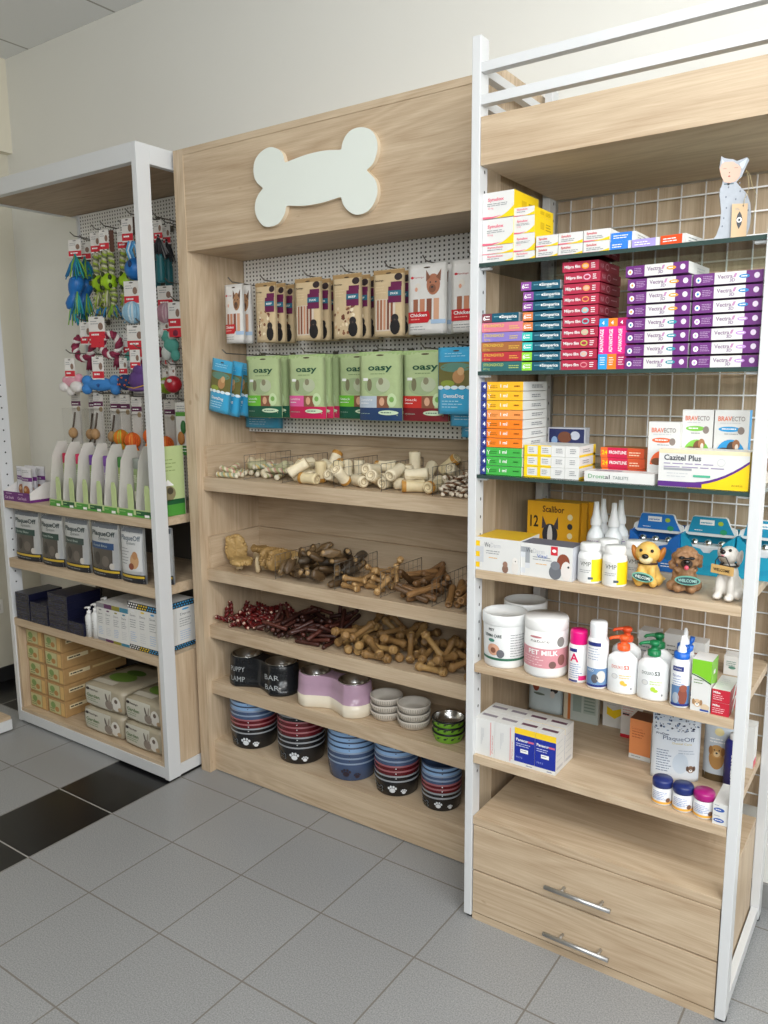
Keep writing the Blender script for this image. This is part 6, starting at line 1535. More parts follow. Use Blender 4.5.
('dark_meat_stick',0.3684,-0.1244,0.6334,0.262,0.163,0.502,0.808),
('dark_meat_stick',0.4505,-0.2662,0.6330,0.067,0.208,0.928,0.302),
('dark_meat_stick',0.4209,-0.1080,0.6414,0.199,-0.976,-0.035,0.084),
('dark_meat_stick',0.3161,-0.1495,0.6330,0.389,-0.535,-0.607,0.441),
('dark_meat_stick',0.5020,-0.1548,0.6450,0.593,0.491,0.507,0.388),
('dark_meat_stick',0.4759,-0.2456,0.6330,0.297,0.097,0.294,0.903),
('dark_meat_stick',0.4416,-0.1406,0.6438,0.286,0.853,0.364,0.239),
('dark_meat_stick',0.3959,-0.2662,0.6391,0.391,-0.345,-0.478,0.707),
('dark_meat_stick',0.4841,-0.0843,0.6334,0.395,0.919,0.000,-0.000),
('dark_meat_stick',0.3573,-0.1940,0.6441,0.139,0.031,-0.566,0.812),
('dark_meat_stick',0.3564,-0.2963,0.6492,0.098,0.380,0.905,-0.162),
('dark_meat_stick',0.3395,-0.2527,0.6330,0.429,-0.139,-0.276,0.849),
('dark_meat_stick',0.4572,-0.1550,0.6462,0.519,-0.714,-0.445,0.151),
('dark_meat_stick',0.5699,-0.2488,0.6511,0.579,-0.797,-0.137,0.100),
('dark_meat_stick',0.4569,-0.2513,0.6429,0.251,0.134,0.627,0.725),
('dark_meat_stick',0.3969,-0.1910,0.6515,0.126,0.162,0.731,0.651),
('dark_meat_stick',0.5433,-0.1322,0.6452,0.211,-0.256,-0.897,0.293),
('dark_meat_stick',0.4463,-0.1409,0.6634,0.685,0.174,0.116,0.698),
('dark_meat_stick',0.5716,-0.1275,0.6330,0.236,0.077,0.299,0.921),
('dark_meat_stick',0.3897,-0.0956,0.6570,0.671,0.693,-0.246,0.092),
('dark_meat_stick',0.5554,-0.2232,0.6438,0.211,-0.933,-0.241,0.161),
('dark_meat_stick',0.3358,-0.2231,0.6610,0.489,-0.029,-0.315,0.813),
('dark_meat_stick',0.3525,-0.1939,0.6665,0.137,-0.340,-0.892,-0.263),
('dark_meat_stick',0.3842,-0.1347,0.6564,0.684,0.008,-0.320,0.655),
('dark_meat_stick',0.3371,-0.1293,0.6455,0.624,0.220,0.079,0.746),
('dark_meat_stick',0.6118,-0.2634,0.6330,0.615,0.200,0.236,0.726),
('dark_meat_stick',0.5741,-0.2828,0.6436,0.951,-0.293,-0.100,-0.016),
('dark_meat_stick',0.4158,-0.1750,0.6608,0.349,-0.590,-0.443,0.578),
('dark_meat_stick',0.3891,-0.2466,0.6591,0.769,0.005,-0.124,0.627),
('dark_meat_stick',0.5102,-0.2100,0.6509,0.005,-0.878,-0.474,0.057),
('dark_meat_stick',0.5668,-0.1466,0.6572,0.755,0.619,0.197,0.089),
('dark_meat_stick',0.4354,-0.2552,0.6544,0.697,-0.155,-0.377,0.590),
('dark_meat_stick',0.5762,-0.1846,0.6334,0.960,0.224,0.038,0.163),
('dark_meat_stick',0.5360,-0.3027,0.6330,0.017,0.052,-0.950,-0.309),
('dark_meat_stick',0.3738,-0.2357,0.6693,0.720,-0.260,-0.293,0.573),
('dark_meat_stick',0.3465,-0.3115,0.6557,0.227,0.335,0.914,-0.030),
('dark_meat_stick',0.4794,-0.2306,0.6699,0.174,-0.926,-0.327,0.072),
('dark_meat_stick',0.4804,-0.1657,0.6559,0.792,-0.314,-0.220,0.474),
('dark_meat_stick',0.6209,-0.1673,0.6635,0.695,0.130,0.115,0.698),
('dark_meat_stick',0.4688,-0.1351,0.6799,0.111,-0.104,-0.939,0.308),
('dark_meat_stick',0.4893,-0.2710,0.6664,0.240,-0.828,-0.499,0.085),
('dark_meat_stick',0.3608,-0.1508,0.6664,0.099,0.675,0.715,-0.151),
('dark_meat_stick',0.4332,-0.0904,0.6888,0.091,0.023,-0.916,-0.391),
('dark_meat_stick',0.5193,-0.0845,0.6523,0.041,0.999,0.000,-0.012),
('dark_meat_stick',0.4729,-0.2640,0.6714,0.150,0.456,-0.639,-0.601),
('dark_meat_stick',0.5482,-0.2368,0.6640,0.117,-0.923,-0.346,0.123),
('dark_meat_stick',0.3528,-0.1220,0.6743,0.872,-0.445,-0.204,-0.032),
('dark_meat_stick',0.4457,-0.1884,0.6817,0.576,0.138,0.294,0.750),
('dark_meat_stick',0.3095,-0.2207,0.6683,0.458,-0.538,-0.705,-0.057),
('dark_meat_stick',0.4192,-0.1659,0.6763,0.459,-0.383,-0.282,0.750),
('dark_meat_stick',0.5575,-0.2664,0.6664,0.772,0.102,-0.143,0.612),
('dark_meat_stick',0.4998,-0.1897,0.6832,0.317,-0.094,0.071,0.941),
('dark_meat_stick',0.5354,-0.1913,0.6826,0.104,-0.277,-0.548,0.783),
('dark_meat_stick',0.4201,-0.1403,0.6909,0.798,0.575,-0.164,0.076),
('dark_meat_stick',0.5781,-0.1544,0.6726,0.343,-0.740,-0.523,0.247),
('dark_meat_stick',0.6057,-0.1306,0.6749,0.405,0.440,-0.230,-0.768),
('dark_meat_stick',0.4209,-0.1587,0.6955,0.202,-0.018,0.956,0.213),
('dark_meat_stick',0.3308,-0.2876,0.6660,0.595,0.595,0.318,0.437),
('dark_meat_stick',0.3733,-0.2988,0.6703,0.146,0.082,-0.912,-0.375),
('dark_meat_stick',0.5505,-0.1067,0.6934,0.140,0.208,-0.493,-0.833),
('dark_meat_stick',0.5931,-0.2283,0.6655,0.778,-0.358,0.089,0.509),
('dark_meat_stick',0.5674,-0.1306,0.6827,0.179,-0.206,0.841,0.468),
('dark_meat_stick',0.5289,-0.0929,0.7096,0.387,0.611,0.267,-0.637),
('dark_meat_stick',0.3912,-0.2236,0.6825,0.521,-0.533,-0.555,0.369),
('dark_meat_stick',0.5818,-0.1068,0.6863,0.114,-0.348,0.410,0.835),
('dark_meat_stick',0.5894,-0.1578,0.6878,0.102,0.799,-0.361,-0.470),
('knotted_bone',0.8889,-0.2326,0.6405,0.125,-0.385,-0.870,0.283),
('knotted_bone',0.8282,-0.2168,0.6409,0.391,-0.105,-0.237,0.883),
('knotted_bone',0.7435,-0.2469,0.6405,0.539,0.175,0.255,0.784),
('knotted_bone',0.9192,-0.1479,0.6405,0.267,-0.087,-0.297,0.913),
('knotted_bone',0.7723,-0.2165,0.6405,0.315,0.433,0.683,0.496),
('knotted_bone',0.9123,-0.1846,0.6405,0.000,0.281,0.960,-0.000),
('knotted_bone',0.6919,-0.2628,0.6409,0.020,-0.408,-0.911,0.046),
('knotted_bone',0.7083,-0.1620,0.6410,0.264,0.416,-0.735,-0.466),
('knotted_bone',0.8468,-0.3007,0.6405,0.809,-0.588,-0.000,0.000),
('knotted_bone',0.8249,-0.1703,0.6593,0.582,-0.561,0.233,-0.541),
('knotted_bone',0.8655,-0.2809,0.6668,0.037,-0.115,-0.584,0.803),
('knotted_bone',0.7978,-0.1331,0.6769,0.130,0.973,0.090,0.166),
('knotted_bone',0.8782,-0.2393,0.6849,0.617,0.517,0.536,0.254),
('knotted_bone',0.6850,-0.1342,0.6405,0.828,0.269,0.152,0.468),
('knotted_bone',0.7697,-0.2729,0.6701,0.771,0.237,-0.199,-0.557),
('knotted_bone',0.6902,-0.0922,0.6801,0.903,0.047,-0.427,0.022),
('knotted_bone',0.9473,-0.1344,0.6621,0.723,0.407,-0.454,-0.327),
('knotted_bone',0.9239,-0.0921,0.6785,0.145,0.037,0.959,-0.242),
('knotted_bone',0.7235,-0.1964,0.6776,0.636,-0.519,-0.489,0.294),
('knotted_bone',0.6920,-0.1409,0.6734,0.830,0.387,0.186,0.355),
('knotted_bone',0.7343,-0.2328,0.6930,0.790,0.151,-0.119,0.583),
('knotted_bone',0.9474,-0.2381,0.6762,0.186,0.530,0.326,0.760),
('knotted_bone',0.7823,-0.0948,0.6726,0.564,0.761,0.209,-0.244),
('knotted_bone',0.8075,-0.0923,0.6948,0.906,0.278,0.306,-0.094),
('knotted_bone',0.6715,-0.2480,0.6862,0.036,-0.605,0.767,-0.212),
('knotted_bone',0.8476,-0.3131,0.6784,0.301,0.018,-0.325,0.896),
('knotted_bone',0.9213,-0.1455,0.6938,0.676,0.028,-0.233,0.699),
('knotted_bone',0.6937,-0.2972,0.6751,0.914,0.137,-0.322,-0.204),
('knotted_bone',0.8746,-0.1361,0.6928,0.776,-0.048,-0.153,0.610),
('knotted_bone',1.2033,-0.2148,0.6405,0.480,-0.156,-0.267,0.821),
('knotted_bone',1.1241,-0.1356,0.6405,0.707,-0.514,-0.285,0.393),
('knotted_bone',1.2133,-0.1361,0.6536,0.320,-0.628,-0.544,0.456),
('knotted_bone',1.0643,-0.1872,0.6405,0.798,0.259,-0.168,-0.517),
('knotted_bone',1.1553,-0.1460,0.6487,0.860,0.036,-0.063,0.505),
('knotted_bone',1.0357,-0.2224,0.6413,0.518,0.288,0.392,0.704),
('knotted_bone',1.2455,-0.1820,0.6522,0.706,0.043,-0.177,-0.685),
('knotted_bone',1.0533,-0.1599,0.6734,0.909,0.296,-0.091,-0.279),
('knotted_bone',1.1846,-0.2560,0.6405,0.000,-0.506,-0.863,0.000),
('knotted_bone',1.0687,-0.3007,0.6405,0.309,-0.951,0.000,0.000),
('knotted_bone',1.1590,-0.2176,0.6736,0.942,-0.281,0.043,-0.180),
('knotted_bone',1.0121,-0.2229,0.6655,0.654,0.270,0.047,0.706),
('knotted_bone',1.2411,-0.2643,0.6773,0.347,0.643,-0.252,-0.635),
('knotted_bone',1.0393,-0.2406,0.7022,0.461,0.190,-0.866,0.040),
('knotted_bone',1.1653,-0.2639,0.6674,0.915,-0.309,-0.231,-0.121),
('knotted_bone',1.0906,-0.2360,0.6808,0.698,0.113,0.316,-0.632),
('knotted_bone',1.0940,-0.1275,0.6748,0.808,0.092,0.445,0.376),
('knotted_bone',1.2007,-0.1088,0.6850,0.088,0.093,-0.980,0.155),
('knotted_bone',1.1529,-0.1796,0.6956,0.375,-0.224,0.010,-0.899),
('knotted_bone',1.1205,-0.2918,0.6862,0.734,-0.006,0.086,0.674),
]
CREAM, CREAM2, CARAMEL = mat('#ecdfc0', .6, 0, .10, 60, .3), mat('#e0cfa6', .6, 0, .12, 60, .2), mat('#c08a3a', .55, 0, .2, 60, .2)
def along(prof, m, seg=14, bend=0.0):
    """solid of revolution along x"""
    mb = MB(); mb.lathe(prof, m, (0, 0, 0), seg)
    for v in mb.bm.verts:
        x, y, z = v.co; v.co = (z, y, -x + bend * (z * z))
    return mb
def rawhide_roll(v):
    L, r = .077, .0209; m = (CREAM, CREAM2, CREAM)[v % 3]; e = CARAMEL if v in (1, 3) else m
    mb = along([(.0, -L * .5 + .006), (r * .55, -L * .5 + .005), (r * .62, -L * .5), (r * .9, -L * .5 + .001), (r, -L * .44), (r * .97, -L * .3), (r * .9, 0), (r * .97, L * .3), (r, L * .44), (r * .9, L * .5 - .001), (r * .62, L * .5), (r * .55, L * .5 - .005), (0, L * .5 - .006)], [m] * 7 + ([e] * 2 if v in (1, 3) else [m] * 2) + [m] * 3, 18)
    sp = []
    for s in (-1, 1):
        sp = [(s * (L * .5 + .0005), (.2 + .75 * t) * r * math.cos(t * 11), (.2 + .75 * t) * r * math.sin(t * 11)) for t in [i / 26 for i in range(27)]]
        mb.tube(sp, .0011, mat('#b9a582', .6), 5)
    mb.tube([(x, r * 1.0 * math.cos(.9 + x * 6), r * 1.0 * math.sin(.9 + x * 6)) for x in [-.034 + .068 * i / 8 for i in range(9)]], .0012, CREAM2, 5)
    return mb
def small_rawhide_roll(v):
    L, r = .075, .017; m = (CREAM, CREAM2, mat('#b9b690', .6, 0, .15))[v % 3]
    return along([(0, -L * .5), (r * .6, -L * .5), (r, -L * .42), (r * .82, 0), (r, L * .42), (r * .6, L * .5), (0, L * .5)], m, 14)
def braided_chew(v):
    L, r = .10, .0105; mb = MB(); cs = [mat('#d9cfb4', .6, 0, .1), mat('#a9ad7c', .6, 0, .15), mat('#c59a86', .6, 0, .15)] if v % 2 == 0 else [mat('#dcd4bc', .6, 0, .1), mat('#9fae92', .6, 0, .15), mat('#d0b878', .6, 0, .1)]
    for k in range(3):
        mb.tube([(-L / 2 + L * i / 22, .5 * r * math.cos(i * .9 + k * 2.094), .5 * r * math.sin(i * .9 + k * 2.094)) for i in range(23)], r * .52, cs[k], 6)
    for s in (-1, 1): mb.ball((s * L / 2, 0, 0), (.006, r, r), cs[0], 10, 7)
    return mb
def twisted_stick(v):
    L, r = .12, .0075; mb = MB(); cs = [mat('#e6d9c4', .5, 0, .1), mat('#7a5a40', .5, 0, .2)]
    for k in range(2):
        mb.tube([(-L / 2 + L * i / 26, .48 * r * math.cos(i * .8 + k * PI), .48 * r * math.sin(i * .8 + k * PI)) for i in range(27)], r * .55, cs[k], 6)
    mb.ball((-L / 2, 0, 0), (.004, r * .9, r * .9), cs[0], 8, 6); mb.ball((L / 2, 0, 0), (.004, r * .9, r * .9), cs[0], 8, 6)
    return mb
def lumpy(a, b, c, m, seed, amp=.16, seg=16, ring=11):
    mb = MB(); mb.ball((0, 0, 0), (a / 2, b / 2, c / 2), m, seg, ring); r = random.Random(seed)
    ph = [(r.uniform(0, 6), r.uniform(0, 6), r.uniform(2, 5)) for _ in range(4)]
    for v in mb.bm.verts:
        d = v.co.normalized(); s = 1
        for p, q, f in ph: s += amp * .5 * math.sin(f * d.x * 2 + p) * math.cos(f * d.y * 2 + q)
        e = (abs(v.co.x / (a / 2)) ** 3 + abs(v.co.y / (b / 2)) ** 3 + abs(v.co.z / (c / 2)) ** 3) ** (1 / 3) + 1e-6
        v.co = v.co * (.95 / e) * s
    return mb
def tripe_piece(v):
    m = mat('#9a7a48', .55, 0, .3, 90, .9) if v % 2 else mat('#b3935c', .55, 0, .25, 90, .9)
    mb = lumpy(.122, .088, .030, m, v, .18, 22, 13); r = random.Random(v)
    for i in range(26):
        a = 2 * PI * i / 26; mb.ball((.055 * math.cos(a), .039 * math.sin(a), .004 * math.sin(a * 5)), (.008, .007, .010), m, 7, 5)
    return mb
def light_chew_piece(v): return lumpy(.07, .03, .02, mat('#d2bd96', .55, 0, .15, 80, .3), v + 11, .2)
def dried_ear(v):
    m = (mat('#57432b', .5, 0, .3, 60, .5), mat('#6f583a', .5, 0, .3, 60, .5), mat('#4c4032', .5, 0, .25, 60, .4))[v % 3]
    mb = lumpy(.075, .036, .024, m, v + 3, .24)
    mb.ball((-.027, 0, .001), (.010, .013, .009), mat('#a08258', .5, 0, .2, 60, .3), 9, 7)
    return mb
def knotted(L, r, m1, m2):
    mb = along([(.0, -L * .48), (r * .5, -L * .5), (r * .82, -L * .485), (r * .78, -L * .455), (r * .6, -L * .44), (r, -L * .40), (r * .98, -L * .35), (r * .66, -L * .28), (r * .6, 0), (r * .66, L * .28), (r * .98, L * .35), (r, L * .40), (r * .6, L * .44), (r * .78, L * .455), (r * .82, L * .485), (r * .5, L * .5), (0, L * .48)], m1, 12)
    for s in (-1, 1):
        mb.tube([(s * L * .40 + .2 * r * math.sin(2 * a), r * .68 * math.cos(a), r * .68 * math.sin(a)) for a in [2 * PI * i / 16 for i in range(16)]], r * .30, m2, 6, closed=True)
        mb.tube([(s * L * .32, r * .6 * math.cos(a), r * .6 * math.sin(a)) for a in [2 * PI * i / 12 for i in range(12)]], r * .26, m1, 6, closed=True)
    return mb
KB = [mat('#957245', .5, 0, .25, 60, .4), mat('#826239', .5, 0, .25, 60, .4), mat('#a98653', .5, 0, .25, 60, .4)]
def knotted_bone(v): return knotted(.115, .0165, KB[v % 3], KB[(v + 1) % 3])
def small_knotted_bone(v): return knotted(.09, .013, mat('#b9925f', .5, 0, .2, 60, .3) if v % 2 else KB[0], mat('#cbaa78', .5, 0, .2, 60, .3))
def chew_stick(v):
    L, r = .125, .0105; m = (mat('#7a5836', .5, 0, .3, 60, .4), mat('#926c42', .5, 0, .3, 60, .4), mat('#5f4428', .5, 0, .3, 60, .4))[v % 3]
    mb = along([(0, -L / 2), (r * .8, -L / 2), (r, -L * .44), (r * .85, -L * .2), (r, 0), (r * .82, L * .25), (r, L * .44), (r * .8, L / 2), (0, L / 2)], m, 9)
    for k in range(3): mb.tube([(-L * .46 + L * .92 * i / 8, r * .95 * math.cos(k * 2.1 + i * .1), r * .95 * math.sin(k * 2.1 + i * .1)) for i in range(9)], r * .16, m, 5)
    return mb
def chew_tube(v):
    L, r = .105, .0125; m = (mat('#87643c', .5, 0, .3, 60, .4), mat('#6d4f30', .5, 0, .3, 60, .4))[v % 2]
    return along([(0, -L * .5 + .02), (r * .55, -L * .5 + .02), (r * .6, -L * .5), (r * .9, -L * .5), (r, -L * .46), (r * .92, 0), (r, L * .46), (r * .9, L * .5), (r * .6, L * .5), (r * .55, L * .5 - .02), (0, L * .5 - .02)], m, 12)
def red_twist(v):
    L, r = .055, .0095; mb = MB(); cs = [mat('#6f1a18', .4, 0, .2), mat('#551414', .4, 0, .2)]
    for k in range(2): mb.tube([(-L / 2 + L * i / 14, .5 * r * math.cos(i * .8 + k * PI), .5 * r * math.sin(i * .8 + k * PI)) for i in range(15)], r * .55, cs[k], 6)
    for s in (-1, 1): mb.ball((s * L / 2, 0, 0), (.003, r * .62, r * .62), mat('#cdb09c', .5, 0, .1), 9, 6)
    return mb
def dark_meat_stick(v):
    L, r = .105, .0085; m = (mat('#43221b', .45, 0, .3, 80, .5), mat('#552b21', .45, 0, .3, 80, .5), mat('#341a15', .45, 0, .25, 80, .3))[v % 3]
    return along([(0, -L / 2), (r * .75, -L / 2), (r, -L * .46), (r * .85, -L * .15), (r, L * .1), (r * .9, L * .46), (r * .7, L / 2), (0, L / 2)], m, 8)
SHOW = {'rawhide_roll': ('white rolled rawhide chew in the top tray of the oak unit', 'rawhide rolls in the top tray', 'dog chew'), 'small_rawhide_roll': ('short pale rolled chew among the braided ones, top tray', 'short rolls in the top tray', 'dog chew'),
        'braided_chew': ('pale braided chew at the oak-side end of the top tray', 'braided chews in the top tray', 'dog chew'), 'twisted_stick': ('thin brown and white twisted chew stick by the post end, top tray', 'twisted sticks in the top tray', 'dog chew'),
        'tripe_piece': ('golden dried tripe piece in the middle tray by the oak side', 'tripe pieces in the middle tray', 'dog chew'), 'light_chew_piece': ('small pale chew lump near the tripe pieces in the middle tray', 'pale lumps in the middle tray', 'dog chew'),
        'dried_ear': ('dark brown dried ear chew heaped in the middle tray', 'dried ears in the middle tray', 'dog chew'), 'small_knotted_bone': ('small tan knotted bone heaped beside the dried ears, middle tray', 'small knotted bones in the middle tray', 'dog chew'),
        'chew_stick': ('orange-brown dried chew stick heaped between dividers, middle tray', 'dried sticks in the middle tray', 'dog chew'), 'chew_tube': ('brown hollow tube chew at the post end of the middle tray', 'hollow tubes in the middle tray', 'dog chew'),
        'red_twist': ('short dark red twisted chew with pale ends on the third shelf', 'red twists on the third shelf', 'dog chew'), 'dark_meat_stick': ('dark red-brown meat stick heaped on the third shelf', 'meat sticks on the third shelf', 'dog chew'),
        'knotted_bone': ('large tan knotted rawhide bone heaped on the third shelf', 'knotted bones on the third shelf', 'dog chew')}
cache = {}
count = {}
for kind, x, y, z, qw, qx, qy, qz in CH:
    n = count.get(kind, 0); count[kind] = n + 1; v = n % 4
    lab, grp, cat_ = SHOW[kind]
    if (kind, v) not in cache:
        o = solo(kind, globals()[kind](v), lab, cat_, (x, y, z), 0, grp); cache[(kind, v)] = o
    else:
        o = cache[(kind, v)].copy(); COL.objects.link(o); o.location = (x, y, z)
    o.rotation_mode = 'QUATERNION'; o.rotation_quaternion = (qw, qx, qy, qz)

# ================================================================== feeding bowls
def peanut(c1, c2, r, waist, n=64):
    """plan outline round two equal circles joined by a waist"""
    (x1, y1), (x2, y2) = c1, c2; d = x2 - x1; out = []
    pts = []
    for i in range(n):
        a = PI / 2 + PI * i / n; pts.append((r * math.cos(a), r * math.sin(a)))
    k = 14
    low = [(d * t, -(waist + (r - waist) * abs(2 * t - 1) ** 1.25)) for t in [i / k for i in range(1, k)]]
    right = [(d + r * math.cos(a), r * math.sin(a)) for a in [-PI / 2 + PI * i / n for i in range(n + 1)]]
    up_ = [(d * t, (waist + (r - waist) * abs(2 * t - 1) ** 1.25)) for t in [1 - i / k for i in range(1, k)]]
    return [(x1 + a, y1 + b) for a, b in pts + [(0, -r)] + low + right + up_]
def double_feeder(label, loc, d, r, h, lower, upper, split, rz, emboss=None):
    t = thing('double_feeding_bowl', label, 'pet bowl', loc, rz)
    base = peanut((0, 0), (d, 0), r, r * .46)
    cen = (d / 2, 0)
    def ring(s, z): return [((x - (0 if x < d / 2 else d)) * s + (0 if x < d / 2 else d), y * s, z) for x, y in base]
    levels = [(.97, 0), (1.02, .004), (1.03, h * split), (1.0, h * split + .0005), (.97, h * .7), (.93, h * .97), (.90, h)]
    mb = MB(); rings = [[mb.bm.verts.new(p) for p in ring(s, z)] for s, z in levels]; n = len(base)
    for k in range(len(levels) - 1):
        q = mb.mi(lower if k < 2 else upper)
        for i in range(n):
            j = (i + 1) % n; f = mb.bm.faces.new((rings[k][i], rings[k][j], rings[k + 1][j], rings[k + 1][i])); f.material_index = q; f.smooth = True
    f = mb.bm.faces.new(rings[0][::-1]); f.material_index = mb.mi(lower)
    rb = r * .80
    loops = [mb.bm.edges.get((rings[-1][i], rings[-1][(i + 1) % n])) for i in range(n)]
    for cx in (0, d):
        hv = [mb.bm.verts.new((cx + rb * math.cos(2 * PI * i / 36), rb * math.sin(2 * PI * i / 36), h)) for i in range(36)]
        loops += [mb.bm.edges.new((hv[i], hv[(i + 1) % 36])) for i in range(36)]
    res = bmesh.ops.triangle_fill(mb.bm, use_beauty=True, use_dissolve=False, edges=loops)
    q = mb.mi(upper)
    for g in res['geom']:
        if isinstance(g, bmesh.types.BMFace): g.material_index = q
    if emboss:
        for cx, words_ in ((0, emboss[0]), (d, emboss[1])):
            S = CYL(r * 1.03, (cx, 0), 0, .25)
            for i, wd_ in enumerate(words_): mb.write(S, wd_, -r * .55, h * (.56 - .34 * i), h * .17, mat('#a9aeb0', .4), r * .9, 3)
    part('body', mb, t)
    for cx in (0, d):
        m2 = MB(); m2.lathe([(0, h - .038), (rb * .72, h - .038), (rb * .86, h - .030), (rb * .985, h + .002), (rb * 1.07, h + .0035), (rb * 1.08, h + .0015), (rb * .99, h + .0005)], STEEL, (cx, 0, 0), 36); part('steel_bowl', m2, t, 'stainless steel insert bowl')
    return t
ZB = .3873
double_feeder('black double feeding bowl with steel inserts and pale lettering on the bowl shelf', (.170, -.246, ZB), .178, .072, .119, gloss('#1d1f22', .22), gloss('#1d1f22', .22), .2, .02, (('PUPPY', 'LAMP'), ('BAR', 'BAR')))
double_feeder('lilac and cream double feeding bowl with steel inserts', (.531, -.252, ZB), .178, .068, .122, gloss('#e2d8c4', .25), gloss('#ae90a4', .22), .40, .02)
CER = gloss('#cfc8bd', .4)
proto = None
for k in range(3):
    lab = 'cream textured twin dish, %s of three in the stack' % ('bottom one', 'middle one', 'top one')[k]
    loc = (.832, -.220, ZB + .0003 + .0265 * k)
    if proto is None:
        t = thing('twin_dish', lab, 'pet bowl', loc, -.06, 'cream twin dishes')
        for cx in (0, .122):
            mb = MB(); r = .0595
            mb.lathe([(0, 0), (r * .72, 0), (r * .8, .002), (r * .93, .016), (r, .031), (r * .985, .033), (r * .93, .031), (r * .84, .0268), (r * .80, .012), (r * .6, .0065), (0, .006)], CER, (cx, 0, 0), 36)
            dots = ink('#8f877c')
            for q in range(3):
                for i in range(44):
                    a = 2 * PI * i / 44; rr_ = r * (.93 + .045 * q * .5) + .0006; z = .015 + .005 * q
                    mb.box((cx + rr_ * math.cos(a) - .0009, rr_ * math.sin(a) - .0009, z - .0012), (cx + rr_ * math.cos(a) + .0009, rr_ * math.sin(a) + .0009, z + .0012), dots)
            part('dish', mb, t)
        mb = MB(); mb.box((.054, -.014, .017), (.068, .014, .029), CER, .003); part('bridge', mb, t)
        proto = t
    else: dup(proto, lab, loc)
def paw(mb, S, u, v, s, m, lift=2):
    mb.oval(S, u, v, s * .5, s * .42, m, lift)
    for k in range(4):
        a = math.radians(35 + 37 * k); mb.oval(S, u + s * .72 * math.cos(a), v + s * .70 * math.sin(a), s * .19, s * .24, m, lift, 10)
def bowl(r, h, flare, m, rimc, pawc=None, inner=None, bone=False, bands=False, seg=44, t=.0042):
    """tapered food bowl; r is the rim radius"""
    rb = r - flare
    mb = MB()
    prof = [(0, 0), (rb * .96, 0), (rb, .003), (r - .0006, h - .006), (r, h - .003), (r - .001, h), (r - t * .8, h), (r - t, h - .004), (rb - t + flare * .1, .009), (rb * .8, .0055), (0, .005)]
    mi = inner or m
    mb.lathe(prof, [m, m, m, rimc, rimc, rimc, mi, mi, mi, mi], (0, 0, 0), seg)
    if pawc:
        S = lambda u, v, l: CYL(rb + flare * v / h + .0003, (0, 0), 0, .42)(u, v, l)
        for u0 in (-.22, .0):
            pass
        mb_s = h * .30
        paw(mb, S, -.004, h * .40, mb_s * 1.15, pawc); paw(mb, S, .037, h * .27, mb_s * .78, pawc); paw(mb, S, -r * 1.25, h * .4, mb_s, pawc)
        if bone:
            u0, v0 = -.062, h * .38
            for a, b_ in ((-.014, .006), (-.014, -.006), (.014, .006), (.014, -.006)): mb.oval(S, u0 + a, v0 + b_, .007, .006, ink('#8c9296'), 2, 12); mb.oval(S, u0 + a, v0 + b_, .0055, .0045, m, 4, 12)
            mb.rect(S, u0 - .014, v0 - .0045, u0 + .014, v0 + .0045, ink('#8c9296'), 2, 3, 1); mb.rect(S, u0 - .016, v0 - .0032, u0 + .016, v0 + .0032, m, 4, 3, 1)
    elif bands:
        S = lambda u, v, l: CYL(rb + flare * v / h + .0003, (0, 0), 0, .42)(u, v, l); paw(mb, S, .01, h * .84, .0035, rimc if not isinstance(bands, bpy.types.Material) else bands)
    return mb
GL = {'black': gloss('#1b1c1f', .25), 'red': gloss('#5e1a21', .25), 'slate': gloss('#47597a', .25), 'light blue': gloss('#8db0d8', .25)}
RIM = {'black': gloss('#8f9296', .3), 'red': gloss('#9a5a60', .3), 'slate': gloss('#7f90a8', .3), 'light blue': gloss('#2f3f58', .3)}
PAWW, PAWD = gloss('#dfe3e6', .4), gloss('#2e2430', .4)
def stack(cx, cy, r, h, step, seq, which, small=False):
    n = len(seq); cnt = {}
    for i, c in enumerate(seq):
        flare = r * .08
        tot = seq.count(c); cnt[c] = cnt.get(c, 0) + 1
        pos = '' if tot == 1 else (' lowest' if cnt[c] == 1 else (' uppermost' if cnt[c] == tot else ' %s-from-bottom' % ORD[cnt[c] - 1]))
        lab = ('%s paw-print dog bowl at the bottom of the %s' % (c, which)) if i == 0 else ('%s dog bowl,%s of its colour in the %s' % (c, pos or ' only one', which))
        mb = bowl(r, h, flare, GL[c], RIM[c], (PAWD if c in ('slate', 'light blue') else PAWW) if i == 0 else None, GL['slate'] if c != 'black' else GL['black'], bone=(i == 0 and c == 'black'), bands=(PAWD if c in ('light blue', 'slate') else PAWW), t=.0017)
        solo('dog_bowl', mb, lab, 'pet bowl', (cx, cy, .1313 + step * i), .0, 'nested dog bowls on the bottom shelf')
B_, R_D, S_L, L_B = 'black', 'red', 'slate', 'light blue'
stack(.181, -.232, .0955, .072, .0185, [B_, B_, R_D, R_D, S_L, S_L, L_B, L_B], 'stack against the oak side')
stack(.427, -.222, .094, .072, .0205, [B_, B_, B_, R_D, R_D, R_D, B_], 'red and black stack')
stack(.671, -.215, .0935, .072, .0205, [S_L, S_L, S_L, L_B, L_B, L_B, L_B], 'all-blue stack')
stack(.878, -.222, .082, .062, .0185, [B_, B_, R_D, R_D, S_L, S_L, L_B, L_B], 'fourth stack')
stack(1.067, -.226, .0705, .052, .0158, [B_, B_, R_D, R_D, S_L, S_L, L_B, L_B], 'smallest stack by post')
GRN = gloss('#7fb83a', .25)
